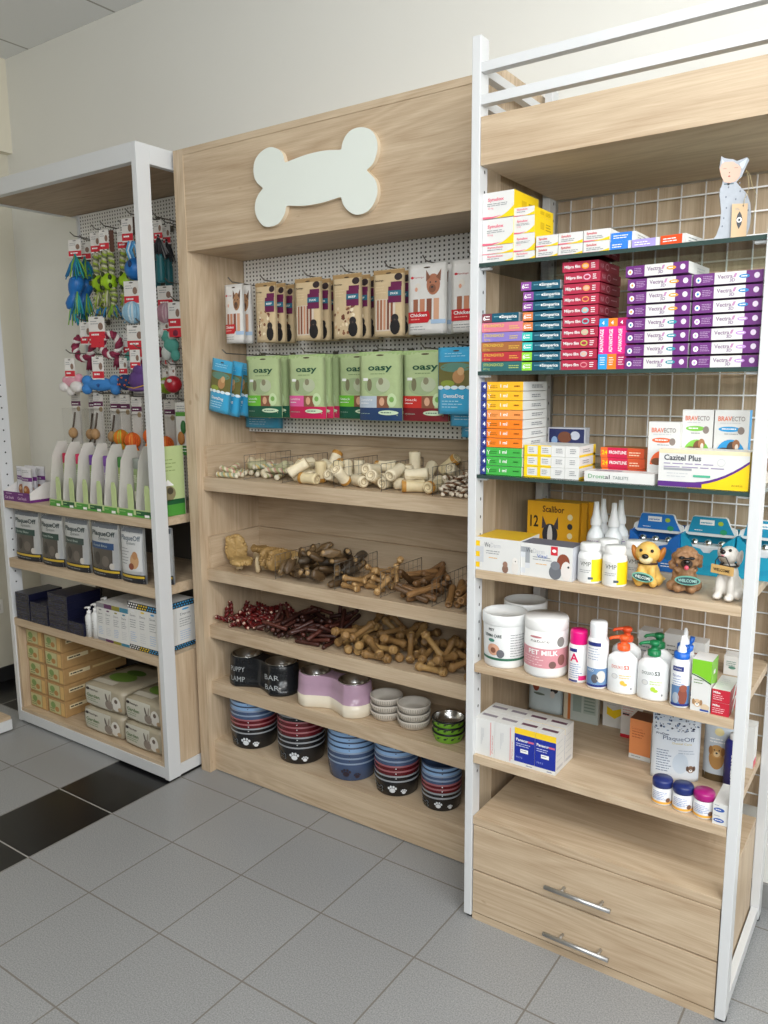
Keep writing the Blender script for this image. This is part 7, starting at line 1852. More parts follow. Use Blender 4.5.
for k in range(3):
    r, h, st = .0565, .036, .0215
    mb = bowl(r, h, .0092, GRN, BLACK, None, STEEL)
    S = lambda u, v, l: CYL(r - .0092 + .0092 * v / h + .0003, (0, 0), 0, .3)(u, v, l)
    for i in range(7): 
        u = -.075 + i * .025; mb.oval(S, u, h * (.72 if k else .5), .006, .0035, ink('#22321a'), 2, 10, .4); mb.oval(S, u + .008, h * (.80 if k else .62), .002, .002, ink('#22321a'), 2, 8)
    solo('dog_bowl', mb, 'small green dog bowl with dark paw marks, %s of three by the post' % ('lowest', 'middle', 'top one')[k], 'pet bowl', (1.107, -.250, ZB + .0003 + st * k), 0, 'green dog bowls')

# ================================================================== goods on the toy unit shelves
A1, A2, A3, A0 = 1.0673, .7983, .5153, .0753
# ---- purple counter display with small pouches
t = thing('counter_display', 'open white and purple counter display box beside the frame post', 'display box', (-1.068, -.506, A1))
w, d = .205, .135; PU = ink('#6d2a78'); CARD = mat('#e3e0dd', .6)
mb = MB(); mb.box((0, 0, 0), (w, .0015, .042), PU); mb.prism([(0, 0), (d, 0), (d, .085), (d * .6, .085), (0, .042)], w - .0015, w, CARD, axis='x'); mb.prism([(0, 0), (d, 0), (d, .085), (d * .6, .085), (0, .042)], 0, .0015, CARD, axis='x')
mb.box((.0015, d - .0015, 0), (w - .0015, d, .085), CARD); mb.box((.0015, .0015, 0), (w - .0015, d - .0015, .0015), CARD)
F = FRONT()
for k in range(2): mb.write(F, 'Cat Snack', .012 + k * .1, .010, .012, ink('#d6b8d6'), .07, bold=True); mb.lines(F, .02 + k * .1, .032, .05, 1, .01, .003, ink('#d6b8d6'), 2, k)
mb.rect(RIGHT(w), 0, 0, d, .012, PU, 1)
part('tray', mb, t)
for i, (x, y) in enumerate([(.012, .055), (.088, .055), (.012, .095), (.088, .095), (.10, .025)]):
    mb, S = pouch_mesh(.082, .148, .018, foil('#d9d7da', .3)); mb.rect(S, 0, .088, .082, .106, PU, 1, 8, 1); mb.write(S, 'Snack', .012, .093, .008, WT, .05, 3); mb.lines(S, .01, .134, .055, 2, .007, .002, GREYT, 2, i); mb.oval(S, .042, .045, .024, .024, ink('#a5643a'), 1); mb.oval(S, .035, .05, .01, .008, ink('#d9b07a'), 2)
    lab = ['front row, nearest the frame post', 'middle of the display', 'back row, nearest the frame post', 'back row, away from the post', 'leaning in front, showing brown treats'][i]
    solo('cat_treat_pouch', mb, 'small white and purple cat treat pouch, ' + lab, 'pouch', (-1.068 + x, -.506 + y, A1 + .0018), .0, 'cat treat pouches in the purple display')
# ---- green tube displays
LG, GR, GRD = ink('#bccd92'), ink('#4f9a3c'), ink('#1d5a34')
PANELC = mat('#cac6be', .7, 0, .03)
def tube_display(label, x0, x1, slots, endgreen):
    w = x1 - x0; d = .165
    t = thing('tube_display', label, 'display box', (x0, -.492, A1))
    mb = MB(); mb.box((0, 0, 0), (w, .0015, .030), LG); mb.box((0, .0015, 0), (w, d, .0015), LG); mb.box((0, d - .0015, .0015), (w, d, .24), PANELC)
    F = FRONT(); mb.rect(F, 0, 0, w, .008, GR, 1)
    n = slots
    for k in range(n):
        mb.rect(F, w * (k + .04) / n, .008, w * (k + .9) / n, .026, GRD if k % 2 else GR, 1); mb.rect(F, w * (k + .55) / n, .003, w * (k + .82) / n, .013, WT, 3); mb.lines(F, w * (k + .08) / n, .016, w * .35 / n, 1, .01, .003, ink('#a9cf8a'), 2, k)
    part('tray', mb, t)
    for k in range(n + 1):
        last = endgreen and k == n
        x = w * k / n if k < n else w - .0022
        m2 = MB(); m2.prism([(.004, .0016), (.118, .0016), (.118, .16), (.100, .272), (.056, .272), (.026, .215), (.004, .05)] if not last else [(.001, .0016), (d - .002, .0016), (d - .002, .274), (.001, .274)], x, x + .002, PANELC if not last else LG, axis='x')
        if last:
            R_ = RIGHT(x + .002); m2.rect(R_, .002, .0, d - .003, .045, GR, 1); m2.rect(R_, .002, .045, d - .003, .065, GRD, 1); m2.oval(R_, d * .5, .09, .035, .03, ink('#8a8060'), 1); m2.oval(R_, d * .55, .10, .015, .014, ink('#4a4436'), 2); m2.poly(R_, [(.05, .12), (.11, .12), (.08, .145)], WT, 2); m2.lines(R_, .03, .22, .1, 4, .014, .003, ink('#7f9a5a'), 2, 4); m2.oval(R_, .022, .242, .018, .016, ink('#2a4f8a'), 2)
        part('divider', m2, t, 'green end panel with picture' if last else None)
    for k in range(n):
        m2 = MB(); x = w * (k + .58) / n; ww = w * .34 / n
        m2.prism([(x, .0302), (x + ww, .0302), (x + ww, .105), (x + ww * .7, .128), (x + ww * .15, .128), (x, .11)], -.0004, .0011, LG); part('tab', m2, t)
    return t
tube_display('large green tube display with grey dividers, next to the purple display', -.735, -.2685, 5, False)
tube_display('small green tube display with green end panel by the frame post', -.2665, -.061, 2, True)
TC = [('#c2224a', 'crimson', '#a9c06a'), ('#d52a5a', 'pink', '#7fae5a'), ('#6a3a9a', 'purple', '#8aa85a'), ('#7b4aa0', 'violet', '#a08ab8'), ('#3f7f3a', 'green', '#9ab05a'), ('#8a8f86', 'grey', '#8fa070'), ('#274f8a', 'navy', '#8fae5a')]
for i, (c, nm, body) in enumerate(TC):
    x0 = -.735 + .0933 * i if i < 5 else -.2665 + .1028 * (i - 5)
    t = thing('paste_tube', 'tall tube with %s top standing in the green display' % nm, 'tube', (x0 + .047, -.425, A1 + .0018))
    mb = MB(); mb.lathe([(0, 0), (.017, 0), (.018, .003), (.018, .17), (.017, .18), (0, .18)], ink(body), (0, 0, 0), 20); S = CYL(.018); mb.rect(S, -.015, .05, .02, .09, ink('#d9d6c0'), 1, 8, 1); mb.lines(S, -.012, .15, .024, 4, .008, .003, ink('#e6e9c8'), 2, i); mb.oval(S, 0, .03, .012, .014, ink('#4a3a2a'), 1); part('body', mb, t)
    mb = MB(); mb.lathe([(.0185, .1802), (.019, .184), (.019, .218), (.018, .221), (0, .221)], ink(c), (0, 0, 0), 20); part('cap', mb, t)
# ---- plaque pouches
SIL = foil('#c6c9cc', .3, .45, .8)
for i, (x, w, rz, band, lab) in enumerate([(-1.043, .195, .03, '#2f4a44', 'dark green band, nearest the perforated post'), (-.835, .165, .02, '#2b463f', 'dark green band, second along'), (-.660, .175, -.01, '#3a4a46', 'grey-green band, third along'), (-.474, .188, .0, '#2a4a78', 'navy band, fourth along'), (-.281, .148, -.0, '#d5d6d8', 'white front and dog picture, fifth along'), (-.150, .112, .0, '#d0d2d4', 'white front, half hidden by the white post')]):
    h = .226
    mb, S = pouch_mesh(w, h, .045, SIL, None, 14, 16)
    white = i >= 4
    mb.rect(S, w * .06, h * .90, w * .94, h * .985, ink('#6a7078'), 1, 8, 1)
    r = random.Random(i)
    for k in range(26): mb.oval(S, w * r.uniform(.08, .92), h * r.uniform(.90, .98), .0025, .002, ink(r.choice(['#24282e', '#c9ced4'])), 2, 6)
    if white: mb.rect(S, w * .06, h * .22, w * .92, h * .88, ink('#cfd0d0'), 1, 10, 8)
    mb.write(S, 'PlaqueOff', w * .10, h * .76, h * .085, ink('#3c4a4a' if not white else '#6a7680'), w * .78, 3, True); mb.write(S, 'System', w * .34, h * .685, h * .05, ink('#5a6668'), w * .36, 3)
    if not white:
        mb.rect(S, w * .06, h * .52, w * .84, h * .64, ink(band), 1, 10, 2); mb.write(S, 'Dental Bites', w * .14, h * .56, h * .04, ink('#b9c6c0'), w * .5, 3); mb.rect(S, w * .10, h * .16, w * .80, h * .52, gloss('#4f4943', .3), 1, 10, 6); mb.oval(S, w * .30, h * .34, w * .10, h * .12, ink('#3f3a36'), 2); mb.oval(S, w * .58, h * .30, w * .12, h * .10, ink('#6a625a'), 2); mb.oval(S, w * .78, h * .22, w * .07, h * .06, ink('#c9c4bc'), 3)
    else:
        mb.lines(S, w * .12, h * .6, w * .35, 6, .012, .003, GREYT, 3, i); mb.oval(S, w * .66, h * .40, w * .16, h * .14, ink('#c49a70'), 2); mb.oval(S, w * .68, h * .50, w * .1, h * .07, ink('#b5845a'), 3); mb.oval(S, w * .55, h * .3, w * .1, h * .06, ink('#8a4a34'), 3)
    mb.rect(S, w * .02, h * .0, w * .98, h * .16, ink('#24262c'), 2, 10, 3); mb.rect(S, w * .04, h * .10, w * .96, h * .14, ink('#c9a830'), 3, 10, 1); mb.lines(S, w * .1, h * .05, w * .6, 1, .01, .004, ink('#8a8f96'), 4, i)
    solo('dental_pouch', mb, 'silver dental pouch with %s' % lab, 'pouch', (x, -.500 if i < 5 else -.443, A2), rz, 'silver dental pouches')
# ---- navy boxes
NV = mat('#171930', .3, 0, .1)
def navy_box(w, d, h, seed):
    mb = MB(); mb.box((0, 0, 0), (w, d, h), NV, .001); F = FRONT(); mb.rect(F, w * .05, h * .15, w * .95, h * .85, mat('#111326', .25), 1); mb.write(F, 'PRO', w * .08, h * .35, h * .3, ink('#353b62'), w * .2, 2); mb.lines(F, w * .36, h * .55, w * .5, 2, h * .3, h * .1, ink('#2b3054'), 2, seed); return mb
NB = [(-1.050, .108, 4, .0315, 'pile beside the perforated post'), (-.934, .132, 3, .0325, 'second navy pile'), (-.792, .142, 5, .0322, 'tallest navy pile'), (-.646, .105, 2, .0285, 'low navy pile by the white pump bottles')]
for x, w, n, h, lab in NB:
    for k in range(n):
        q = nth(k, n) if n > 2 else ('lower', 'upper')[k]
        solo('navy_carton', navy_box(w, .17, h - .0006, k), 'dark navy carton, %s in the %s' % (q, lab), 'box', (x + rnd.uniform(0, .003), -.503, A3 + h * k + .0003), 0, 'navy cartons on the third shelf')
for x, y, h, lab in ((-.529, -.478, .13, 'front one beside the low navy pile'), (-.487, -.476, .15, 'front one beside the white cartons'), (-.487, -.425, .165, 'rear one between the navy boxes and grey-topped carton')):
    t = thing('pump_bottle', 'small white pump bottle, ' + lab, 'pump bottle', (x, y, A3 + .0003)); r = .0175
    mb = MB(); mb.lathe([(0, 0), (r, 0), (r, h * .68), (r * .6, h * .76), (r * .4, h * .78), (0, h * .78)], gloss('#d9dad8', .3), (0, 0, 0), 20); mb.lines(CYL(r), -.010, h * .5, .02, 5, .008, .002, GREYT, 2, 3); part('body', mb, t)
    mb = MB(); mb.lathe([(r * .55, h * .781), (r * .55, h * .86), (r * .2, h * .87), (r * .2, h * .93), (r * .45, h * .935), (r * .45, h), (0, h)], gloss('#e6e6e4', .3), (0, 0, 0), 16); mb.tube([(0, 0, h * .965), (-.012, -.004, h * .965), (-.02, -.006, h * .93)], .004, gloss('#e6e6e4', .3), 8); part('pump', mb, t)
# ---- white care cartons
def care_carton(w, d, h, c, pattern, seed):
    mb = MB(); mb.box((0, 0, 0), (w, d, h), WHITEP); C_ = ink(c)
    for S, W_ in ((FRONT(), w), (RIGHT(w), d)):
        if not pattern:
            mb.rect(S, 0, h * .88, W_, h, C_, 1); mb.rect(S, 0, 0, W_, h * .07, C_, 1)
        else:
            for z0, z1 in ((h * .87, h), (0, h * .10)):
                mb.rect(S, 0, z0, W_, z1, ink('#1d1f24'), 1)
                n = max(3, int(W_ / .012)); 
                for i in range(n):
                    for j in range(2): mb.oval(S, W_ * (i + .5 + .25 * (j * 2 - 1)) / n, z0 + (z1 - z0) * (.28 + .44 * j), W_ / n * .34, (z1 - z0) * .16, C_, 2, 6)
        mb.write(S, 'Derm', W_ * .2, h * .70, h * .05, ink('#5a5c62'), W_ * .55); mb.lines(S, W_ * .15, h * .62, W_ * .65, 4, h * .05, h * .014, GREYT, 2, seed); mb.lines(S, W_ * .15, h * .36, W_ * .65, 5, h * .045, h * .012, GREYL if seed % 2 else ink('#9ab4d8'), 2, seed + 3); mb.oval(S, W_ * .5, h * .82, W_ * .2, h * .02, C_, 2, 12)
    return mb
NMS = [('grey', '#8f8f92'), ('purple', '#5a2f58'), ('olive', '#8a8430'), ('teal blue', '#3a7f9a')]
for r_i in range(2):
    for j, (nm, c) in enumerate(NMS):
        solo('care_carton', care_carton(.0512, .094, .163, c, False, j), 'white care carton with %s top band, %s row' % (nm, ('front', 'rear')[r_i]), 'box', (-.463 + j * .0516, -.487 + r_i * .0945, A3 + .0003))
NM2 = [('black and white', '#e6e6e6'), ('black and yellow', '#e0c430'), ('black and blue', '#3f9ad0')]
for r_i in range(2):
    for j, (nm, c) in enumerate(NM2):
        solo('care_carton', care_carton(.0598, .094, .198, c, True, j), 'taller white carton with %s patterned bands, %s row' % (nm, ('front', 'rear')[r_i]), 'box', (-.2535 + j * .0602, -.487 + r_i * .0945, A3 + .0003))
# ---- kraft bales and hay bags
KR = mat('#b08c5c', .4, 0, .15, 45, .5); KRL = ink('#d9c9a0')
def bale(w, d, h, seed):
    mb = MB(); mb.box((0, 0, 0), (w, d, h), KR, .006); F = FRONT(0, 0, -.0003)
    mb.rect(F, w * .06, h * .12, w * .72, h * .9, ink('#c2bd8c'), 1); mb.oval(F, w * .3, h * .6, w * .14, h * .2, ink('#7f9a5a'), 2); mb.oval(F, w * .52, h * .4, w * .12, h * .16, ink('#b5824a'), 2); mb.lines(F, w * .12, h * .34, w * .3, 2, h * .14, h * .05, ink('#6a7a4a'), 3, seed); mb.rect(F, w * .76, h * .1, w * .96, h * .9, ink('#d6b070'), 1)
    R_ = RIGHT(w + .0003); mb.rect(R_, d * .08, h * .5, d * .40, h * .74, ink('#e4d4ac'), 1); mb.lines(R_, d * .1, h * .58, d * .25, 1, .01, h * .08, ink('#3a342c'), 2, seed); mb.rect(R_, d * .44, h * .55, d * .9, h * .68, ink('#d9be86'), 1)
    return mb
for c in range(2):
    x, w = ((-1.052, .132), (-.906, .132))[c]
    for k in range(5):
        d = .34 if (c == 1 and k in (2, 3)) else .28
        solo('litter_bale', bale(w, d, .0765, c * 5 + k), 'kraft litter bale, %s in the column %s' % (nth(k, 5), ('against the cabinet side', 'facing the hay bags')[c]), 'litter bale', (x, -.468 + (.002 * ((k * 7) % 3)), A0 + .0003 + .0771 * k), 0, 'kraft litter bales')
def hay_bag(w, d, h, seed):
    m = foil('#a79d87', .35); mb = MB()
    nx, ny, nz = 8, 8, 6
    mb.box((0, 0, 0), (w, d, h), m)
    bmesh.ops.subdivide_edges(mb.bm, edges=mb.bm.edges[:], cuts=6, use_grid_fill=True)
    r = random.Random(seed); p1, p2 = r.uniform(0, 6), r.uniform(0, 6)
    for v in mb.bm.verts:
        x, y, z = v.co; a, b_, c_ = (x / w - .5) * 2, (y / d - .5) * 2, (z / h - .5) * 2
        k = .075 * h
        v.co.x -= a * k * .9 * (b_ * b_ * .5 + c_ * c_ * .5) ; v.co.y -= b_ * k * (a * a * .5 + c_ * c_ * .5); v.co.z -= c_ * k * (a * a * .5 + b_ * b_ * .5)
        v.co.z += .0018 * math.sin(x * 60 + p1) * math.cos(y * 50 + p2) * (1 if z > h * .5 else 0)
    for f in mb.bm.faces: f.smooth = True
    def bul(a, c_): return .075 * h * (a * a * .5 + c_ * c_ * .5)
    def F(u, v, l):
        a, c_ = (u / w - .5) * 2, (v / h - .5) * 2
        return (u - a * .0675 * h * (.5 + c_ * c_ * .5), bul(a, c_) - l - .0006, v - c_ * .075 * h * (a * a * .5 + .5))
    mb.rect(F, w * .03, h * .06, w * .72, h * .94, ink('#c9c6b8'), 1, 8, 6); mb.oval(F, w * .08, h * .78, w * .05, h * .07, ink('#3a3230'), 2, 12); mb.write(F, 'Flamingo', w * .14, h * .73, h * .08, ink('#4a3a34'), w * .24, 3, True); mb.write(F, 'Garden', w * .06, h * .42, h * .15, ink('#5f7a4a'), w * .36, 3, True); mb.lines(F, w * .06, h * .32, w * .34, 2, h * .10, h * .035, ink('#8a9a78'), 3, seed)
    mb.oval(F, w * .66, h * .30, w * .10, h * .22, ink('#8f8378'), 3); mb.oval(F, w * .60, h * .60, w * .022, h * .20, ink('#6f655c'), 4, 12, .35); mb.oval(F, w * .68, h * .62, w * .022, h * .20, ink('#a0968a'), 4, 12, -.1); mb.oval(F, w * .84, h * .42, w * .11, h * .34, ink('#d9d5cc'), 3); mb.oval(F, w * .84, h * .55, w * .04, h * .1, ink('#6a5a50'), 4, 12); mb.oval(F, w * .93, h * .2, w * .05, h * .1, ink('#b59a78'), 4)
    def T_(u, v, l):
        a, b_ = (u / w - .5) * 2, (v / d - .5) * 2
        return (u - a * .0675 * h * (b_ * b_ * .5 + .5), v - b_ * .075 * h * (a * a * .5 + .5), h - .075 * h * (a * a * .5 + b_ * b_ * .5) + l + .0024)
    mb.oval(T_, w * .45, d * .4, w * .3, d * .16, ink('#6a8a3a'), 1); mb.oval(T_, w * .5, d * .62, w * .22, d * .10, ink('#4f6f2c'), 1); mb.rect(T_, w * .05, d * .1, w * .6, d * .22, ink('#cfc9b8'), 1, 5, 1)
    return mb
for c in range(2):
    for k in range(2):
        solo('hay_bag', hay_bag(.262 if c == 0 else .235, .30, .108, c * 2 + k), 'plastic hay bag with rabbit picture, %s of the pair %s' % (('lower', 'upper')[k], ('beside the kraft bales', 'beside the white post')[c]), 'hay bag', (-.618 + c * .278 + (.004 if k else 0), -.482 + .008 * k, A0 + .0003 + .1095 * k), .02 if c == 0 else 0, 'hay bags in the open cabinet')

# ================================================================== toys hung on the perforated back
def card(mb, x, z, w, h, y, seed=1, red=True, base='#e4e1dc'):
    """printed header card with its top centre at (x, z)"""
    mb.box((x - w / 2, y, z - h), (x + w / 2, y + .0012, z), mat(base, .5)); S = FRONT(x - w / 2, z - h, y)
    if red: mb.rect(S, 0, h * .06, w, h * .36, REDI, 1); mb.lines(S, w * .15, h * .2, w * .6, 1, .01, h * .07, WT, 2, seed)
    mb.lines(S, w * .12, h * .78, w * .5, 2, h * .1, h * .03, GREYT, 2, seed); mb.oval(S, w * .74, h * .58, w * .16, h * .16, ink('#8a6f60'), 2, 10); mb.oval(S, w * .5, h * .93, w * .14, h * .03, ink('#5a5652'), 2, 10)
def rope(mb, path, r, cs, turns=5.0):
    """three strands laid round a path"""
    P = [Vector(p) for p in path]; seg = []
    n = 26
    L = [0]
    for a, b_ in zip(P, P[1:]): L.append(L[-1] + (b_ - a).length)
    def at(s):
        s *= L[-1]
        for i in range(len(P) - 1):
            if s <= L[i + 1] or i == len(P) - 2: return P[i].lerp(P[i + 1], (s - L[i]) / max(1e-9, L[i + 1] - L[i]))
    for k in range(3):
        q = []
        for i in range(n + 1):
            c = at(i / n); a = turns * 2 * PI * i / n + k * 2.094; q.append((c.x + .55 * r * math.cos(a), c.y + .55 * r * math.sin(a), c.z + .2 * r * math.sin(a + 1)))
        mb.tube(q, r * .58, cs[k % len(cs)], 6)
def tassel(mb, c, n, L, spread, cs, seed, r=.0035):
    q = random.Random(seed)
    for i in range(n):
        a = q.uniform(0, 2 * PI); s = q.uniform(.3, 1) * spread
        mb.tube([c, (c[0] + s * .5 * math.cos(a), c[1] + s * .4 * math.sin(a), c[2] - L * .4), (c[0] + s * math.cos(a), c[1] + s * .6 * math.sin(a), c[2] - L * q.uniform(.75, 1.05))], [r, r * .9, r * .55], cs[i % len(cs)], 5)
DX = .033
def toy(name, label, cat, x, y, z, group=None): return thing(name, label, cat, (x + DX, y, z), .25, group)
BGc = [mat('#2a78a8', .7, 0, .15, 90), mat('#7fae3a', .7, 0, .15, 90), mat('#2a9a9a', .7, 0, .15, 90)]
GYc = [mat('#94a83c', .7, 0, .15, 90), mat('#b9b79a', .7, 0, .15, 90), mat('#6a6f52', .7, 0, .15, 90)]
BLUEB = mat('#1f6cb4', .45, 0, .08, 50)
def hk(x, z, y): hook(pegA, x + DX, z + .004, y)
# blue rope dumbbells
for i, (x, y, lab) in enumerate([(-.868, -.205, 'blue rubber dumbbell on green-blue rope, outermost toy of the top row'), (-.903, -.132, 'blue rubber dumbbell on green-blue rope, behind the outermost one')]):
    t = toy('rope_toy', lab, 'dog toy', x, y, 2.222); hk(x, 2.222, y - .03)
    mb = MB(); card(mb, 0, -.008, .07, .075, -.014, i); mb.box((.004, -.012, -.09), (.03, -.010, -.008), mat('#3a3434', .5)); part('header_card', mb, t, 'red and white header card')
    mb = MB(); rope(mb, [(0, 0, -.07), (-.01, -.004, -.12), (.004, 0, -.165)], .016, BGc, 3)
    tassel(mb, (0, -.010, -.075), 30, .10, .062, BGc, i, .0045); part('rope', mb, t); mb = MB(); tassel(mb, (-.03, -.012, -.275), 16, .10, .04, BGc, i + 4, .0045); tassel(mb, (.018, -.036, -.235), 20, .10, .04, BGc, i + 9, .0045); part('tassel', mb, t)
    mb = MB(); mb.lathe([(0, -.31), (.022, -.303), (.033, -.28), (.028, -.255), (.022, -.243), (.030, -.225), (.036, -.20), (.030, -.175), (.014, -.163), (0, -.162)], BLUEB, (-.012, -.004, 0), 24); mb.bm.verts.ensure_lookup_table()
    for v_ in mb.bm.verts: v_.co.x += .32 * (v_.co.z + .2) * (1 if v_.co.z < -.2 else .2)
    part('dumbbell', mb, t, 'blue rubber dumbbell')
# lime balls on ropes
LIME = mat('#9ac21f', .45, 0, .1, 60)
for i, (x, y, lab) in enumerate([(-.728, -.195, 'lime rubber ball on twisted grey-green rope, nearest the blue dumbbells'), (-.640, -.215, 'lime rubber ball on twisted grey-green rope, middle one of three'), (-.556, -.185, 'lime rubber ball on twisted grey-green rope, nearest the blue strap ball')]):
    t = toy('rope_toy', lab, 'dog toy', x, y, 2.238, 'lime balls on ropes'); hk(x, 2.238, y - .03)
    mb = MB(); card(mb, -.006, -.008, .05, .085, -.012, i); mb.box((.02, -.009, -.10), (.042, -.007, -.012), mat('#5a3a30', .5)); part('header_card', mb, t, 'red and white header card')
    mb = MB(); rope(mb, [(-.010, 0, -.085), (-.022, 0, -.14), (-.014, 0, -.20)], .013, GYc, 4); rope(mb, [(.010, 0, -.085), (.022, -.004, -.14), (.014, 0, -.20)], .013, GYc, 4); rope(mb, [(-.008, 0, -.24), (-.026, -.006, -.29), (-.010, -.006, -.335)], .013, GYc, 4); rope(mb, [(.012, 0, -.24), (.028, -.004, -.28), (.016, -.006, -.325)], .013, GYc, 4)
    tassel(mb, (-.008, -.006, -.315), 20, .065, .045, GYc + BGc[:1], i, .0045); tassel(mb, (.016, -.006, -.305), 20, .065, .045, GYc + BGc[:2], i + 5, .0045); tassel(mb, (0, -.014, -.26), 16, .07, .05, GYc, i + 8, .005); part('rope', mb, t)
    mb = MB(); mb.ball((0, -.002, -.222), .037, LIME, 22, 14); 
    for k in range(5):
        a = .6 + k * 1.25; mb.ball((.030 * math.cos(a), -.026 - .003 * math.sin(k), -.222 + .028 * math.sin(a)), (.007, .010, .012), mat('#2c3a12', .6), 8, 6)
    part('ball', mb, t, 'lime green ball with dark holes')
# blue ball with strap
t = toy('strap_ball', 'blue rubber ball with light blue looped strap, beside the white post', 'dog toy', -.475, -.205, 2.27); hk(-.48, 2.27, -.235)
mb = MB(); card(mb, -.022, -.01, .055, .095, -.012, 5); mb.box((.006, -.010, -.075), (.034, -.008, -.006), mat('#4a3630', .5)); part('header_card', mb, t, 'red and white header card')
mb = MB(); LB = [mat('#5aa8d8', .7, 0, .1, 120), mat('#d9e6ee', .7), mat('#3a86c0', .7)]
for k in range(4): mb.tube([(-.012 + .008 * k, -.01, -.19), (-.026 + .008 * k, -.018, -.14), (-.012 + .01 * k, -.02, -.105), (.014 + .006 * k, -.016, -.12), (.022 + .003 * k, -.012, -.17)], .0045, LB[k % 3], 6)
part('strap', mb, t, 'light blue looped strap')
mb = MB(); mb.ball((.004, -.004, -.215), .046, BLUEB, 22, 14); mb.ball((.008, -.046, -.20), (.009, .006, .016), mat('#0f2f5a', .6), 10, 7); part('ball', mb, t)
# light blue knitted ball
def knit(t, c, r, cs, seed):
    mb = MB(); mb.ball(c, r, cs[0], 18, 12)
    for k in range(9):
        a = k * .7; n = 18
        mb.tube([(c[0] + r * 1.0 * math.cos(p) * math.cos(a), c[1] + r * 1.0 * math.cos(p) * math.sin(a) * .9 , c[2] + r * 1.0 * math.sin(p)) for p in [2 * PI * i / n for i in range(n)]], r * .13, cs[k % len(cs)], 5, closed=True)
    return mb
KL = [mat('#8fb8d0', .8, 0, .1, 120), mat('#c9dbe4', .8, 0, .1, 120)]
t = toy('knitted_ball', 'light blue knitted rope ball with white card, beside the white post', 'dog toy', -.470, -.225, 2.004); hk(-.47, 2.004, -.25)
mb = MB(); card(mb, 0, 0, .075, .095, -.015, 4); part('header_card', mb, t, 'white and red header card')
part('ball', knit(t, (0, -.012, -.128), .042, KL, 1), t); mb = MB(); tassel(mb, (-.022, -.012, -.145), 9, .026, .03, KL, 3, .006); part('tassel', mb, t)
# maroon and white rope rings
MR = [mat('#7a1f3c', .7, 0, .15, 90), mat('#ddd6d2', .7, 0, .08, 90), mat('#8f2a48', .7, 0, .15, 90)]
for i, (x, y, z, lab) in enumerate([(-.862, -.205, 1.86, 'maroon and white rope ring, outermost toy of the third row'), (-.700, -.234, 1.875, 'maroon and white rope ring behind the big red card'), (-.455, -.225, 1.828, 'maroon and white rope ring beside the white post')]):
    t = toy('rope_ring', lab, 'dog toy', x, y, z); hk(x, z, y - .03)
    mb = MB(); card(mb, 0 if i else .03, -.004, .06 if i == 0 else .085, .10, -.02, i + 3); 
    if i: mb.box((-.035, -.0215, -.135), (.035, -.0205, -.085), REDI)
    part('header_card', mb, t, 'red and white header card')
    mb = MB(); cx, cz, R0 = (.0, -.115, .048) if i == 0 else (.055, -.125, .045); n = 28
    for k in range(3): mb.tube([(cx + (R0 + .009 * math.cos(6 * a + k * 2.094)) * math.cos(a), -.004 + .009 * math.sin(6 * a + k * 2.094), cz + (R0 + .009 * math.cos(6 * a + k * 2.094)) * math.sin(a)) for a in [2 * PI * j / (n * 2) for j in range(n * 2)]], .0095, MR[k], 6, closed=True)
    part('ring', mb, t); mb = MB(); tassel(mb, (cx + .03, -.004, cz - .045), 8, .06, .02, MR[:1], i, .006); part('tassel', mb, t)
TL = [mat('#5aa89a', .8, 0, .12, 90), mat('#d6dcd8', .8, 0, .08, 90)]
def plush(name, label, x, y, z, blobs, mats_, cardw=.055, cardh=.085, redcard=True, extra=None, group=None):
    t = toy(name, label, 'dog toy', x, y, z, group); hk(x, z, y - .03)
    mb = MB(); card(mb, 0, -.004, cardw, cardh, -.014, int(abs(x) * 100), redcard); part('header_card', mb, t, 'white header card')
    groups_ = {}
    for c, r, k in blobs: groups_.setdefault(k, []).append((c, r))
    for k, l in groups_.items():
        mb = MB()
        for c, r in l: mb.ball(c, r, mats_[k], 14, 10)
        o = part('plush_body' if k == 0 else 'plush_trim', mb, t); finish_blob(o, .003, 3)
    if extra: extra(t)
    return t
plush('plush_toy', 'teal and white fluffy plush toy in the third row beside the maroon rope ring', -.60, -.155, 1.80, [((0, 0, -.10), (.03, .02, .035), 0), ((-.02, -.006, -.12), (.018, .015, .02), 0), ((.02, -.008, -.085), (.018, .015, .02), 0), ((.0, -.012, -.135), (.024, .018, .02), 1), ((.02, -.015, -.11), (.016, .014, .016), 1)], TL)
# fourth row: plush bones and balls
PK, WH = mat('#d79aa8', .8, 0, .1, 80), mat('#dcd8d4', .85, 0, .1, 80)
plush('plush_toy', 'pink plush toy with white fluffy ends, outermost of the fourth row', -.879, -.264, 1.70, [((0, 0, -.105), (.05, .02, .028), 0), ((-.035, 0, -.10), (.02, .018, .02), 0), ((.035, 0, -.09), (.02, .018, .02), 0), ((-.045, -.008, -.13), (.026, .02, .022), 1), ((.03, -.012, -.13), (.034, .022, .026), 1), ((-.005, -.01, -.15), (.022, .016, .02), 1)], [PK, WH])
PB = mat('#3a80c4', .75, 0, .08, 90)
plush('plush_bone', 'blue plush bone lying under two white cards, fourth row', -.715, -.235, 1.705, [((0, 0, -.125), (.075, .022, .030), 0), ((-.075, 0, -.108), (.026, .02, .024), 0), ((-.078, 0, -.145), (.026, .02, .024), 0), ((.075, 0, -.108), (.026, .02, .024), 0), ((.078, 0, -.148), (.026, .02, .024), 0)], [PB], .062, .10,
      extra=lambda t: (lambda mb: (paw(mb, FRONT(0, 0, -.0245), .004, -.132, .012, ink('#1f4a86'), 1), part('paw_mark', mb, t, 'dark paw print')))(MB()))
t = toy('card_toy', 'white carded toy hung behind the blue plush bone, fourth row', 'dog toy', -.615, -.110, 1.70); hk(-.615, 1.70, -.14)
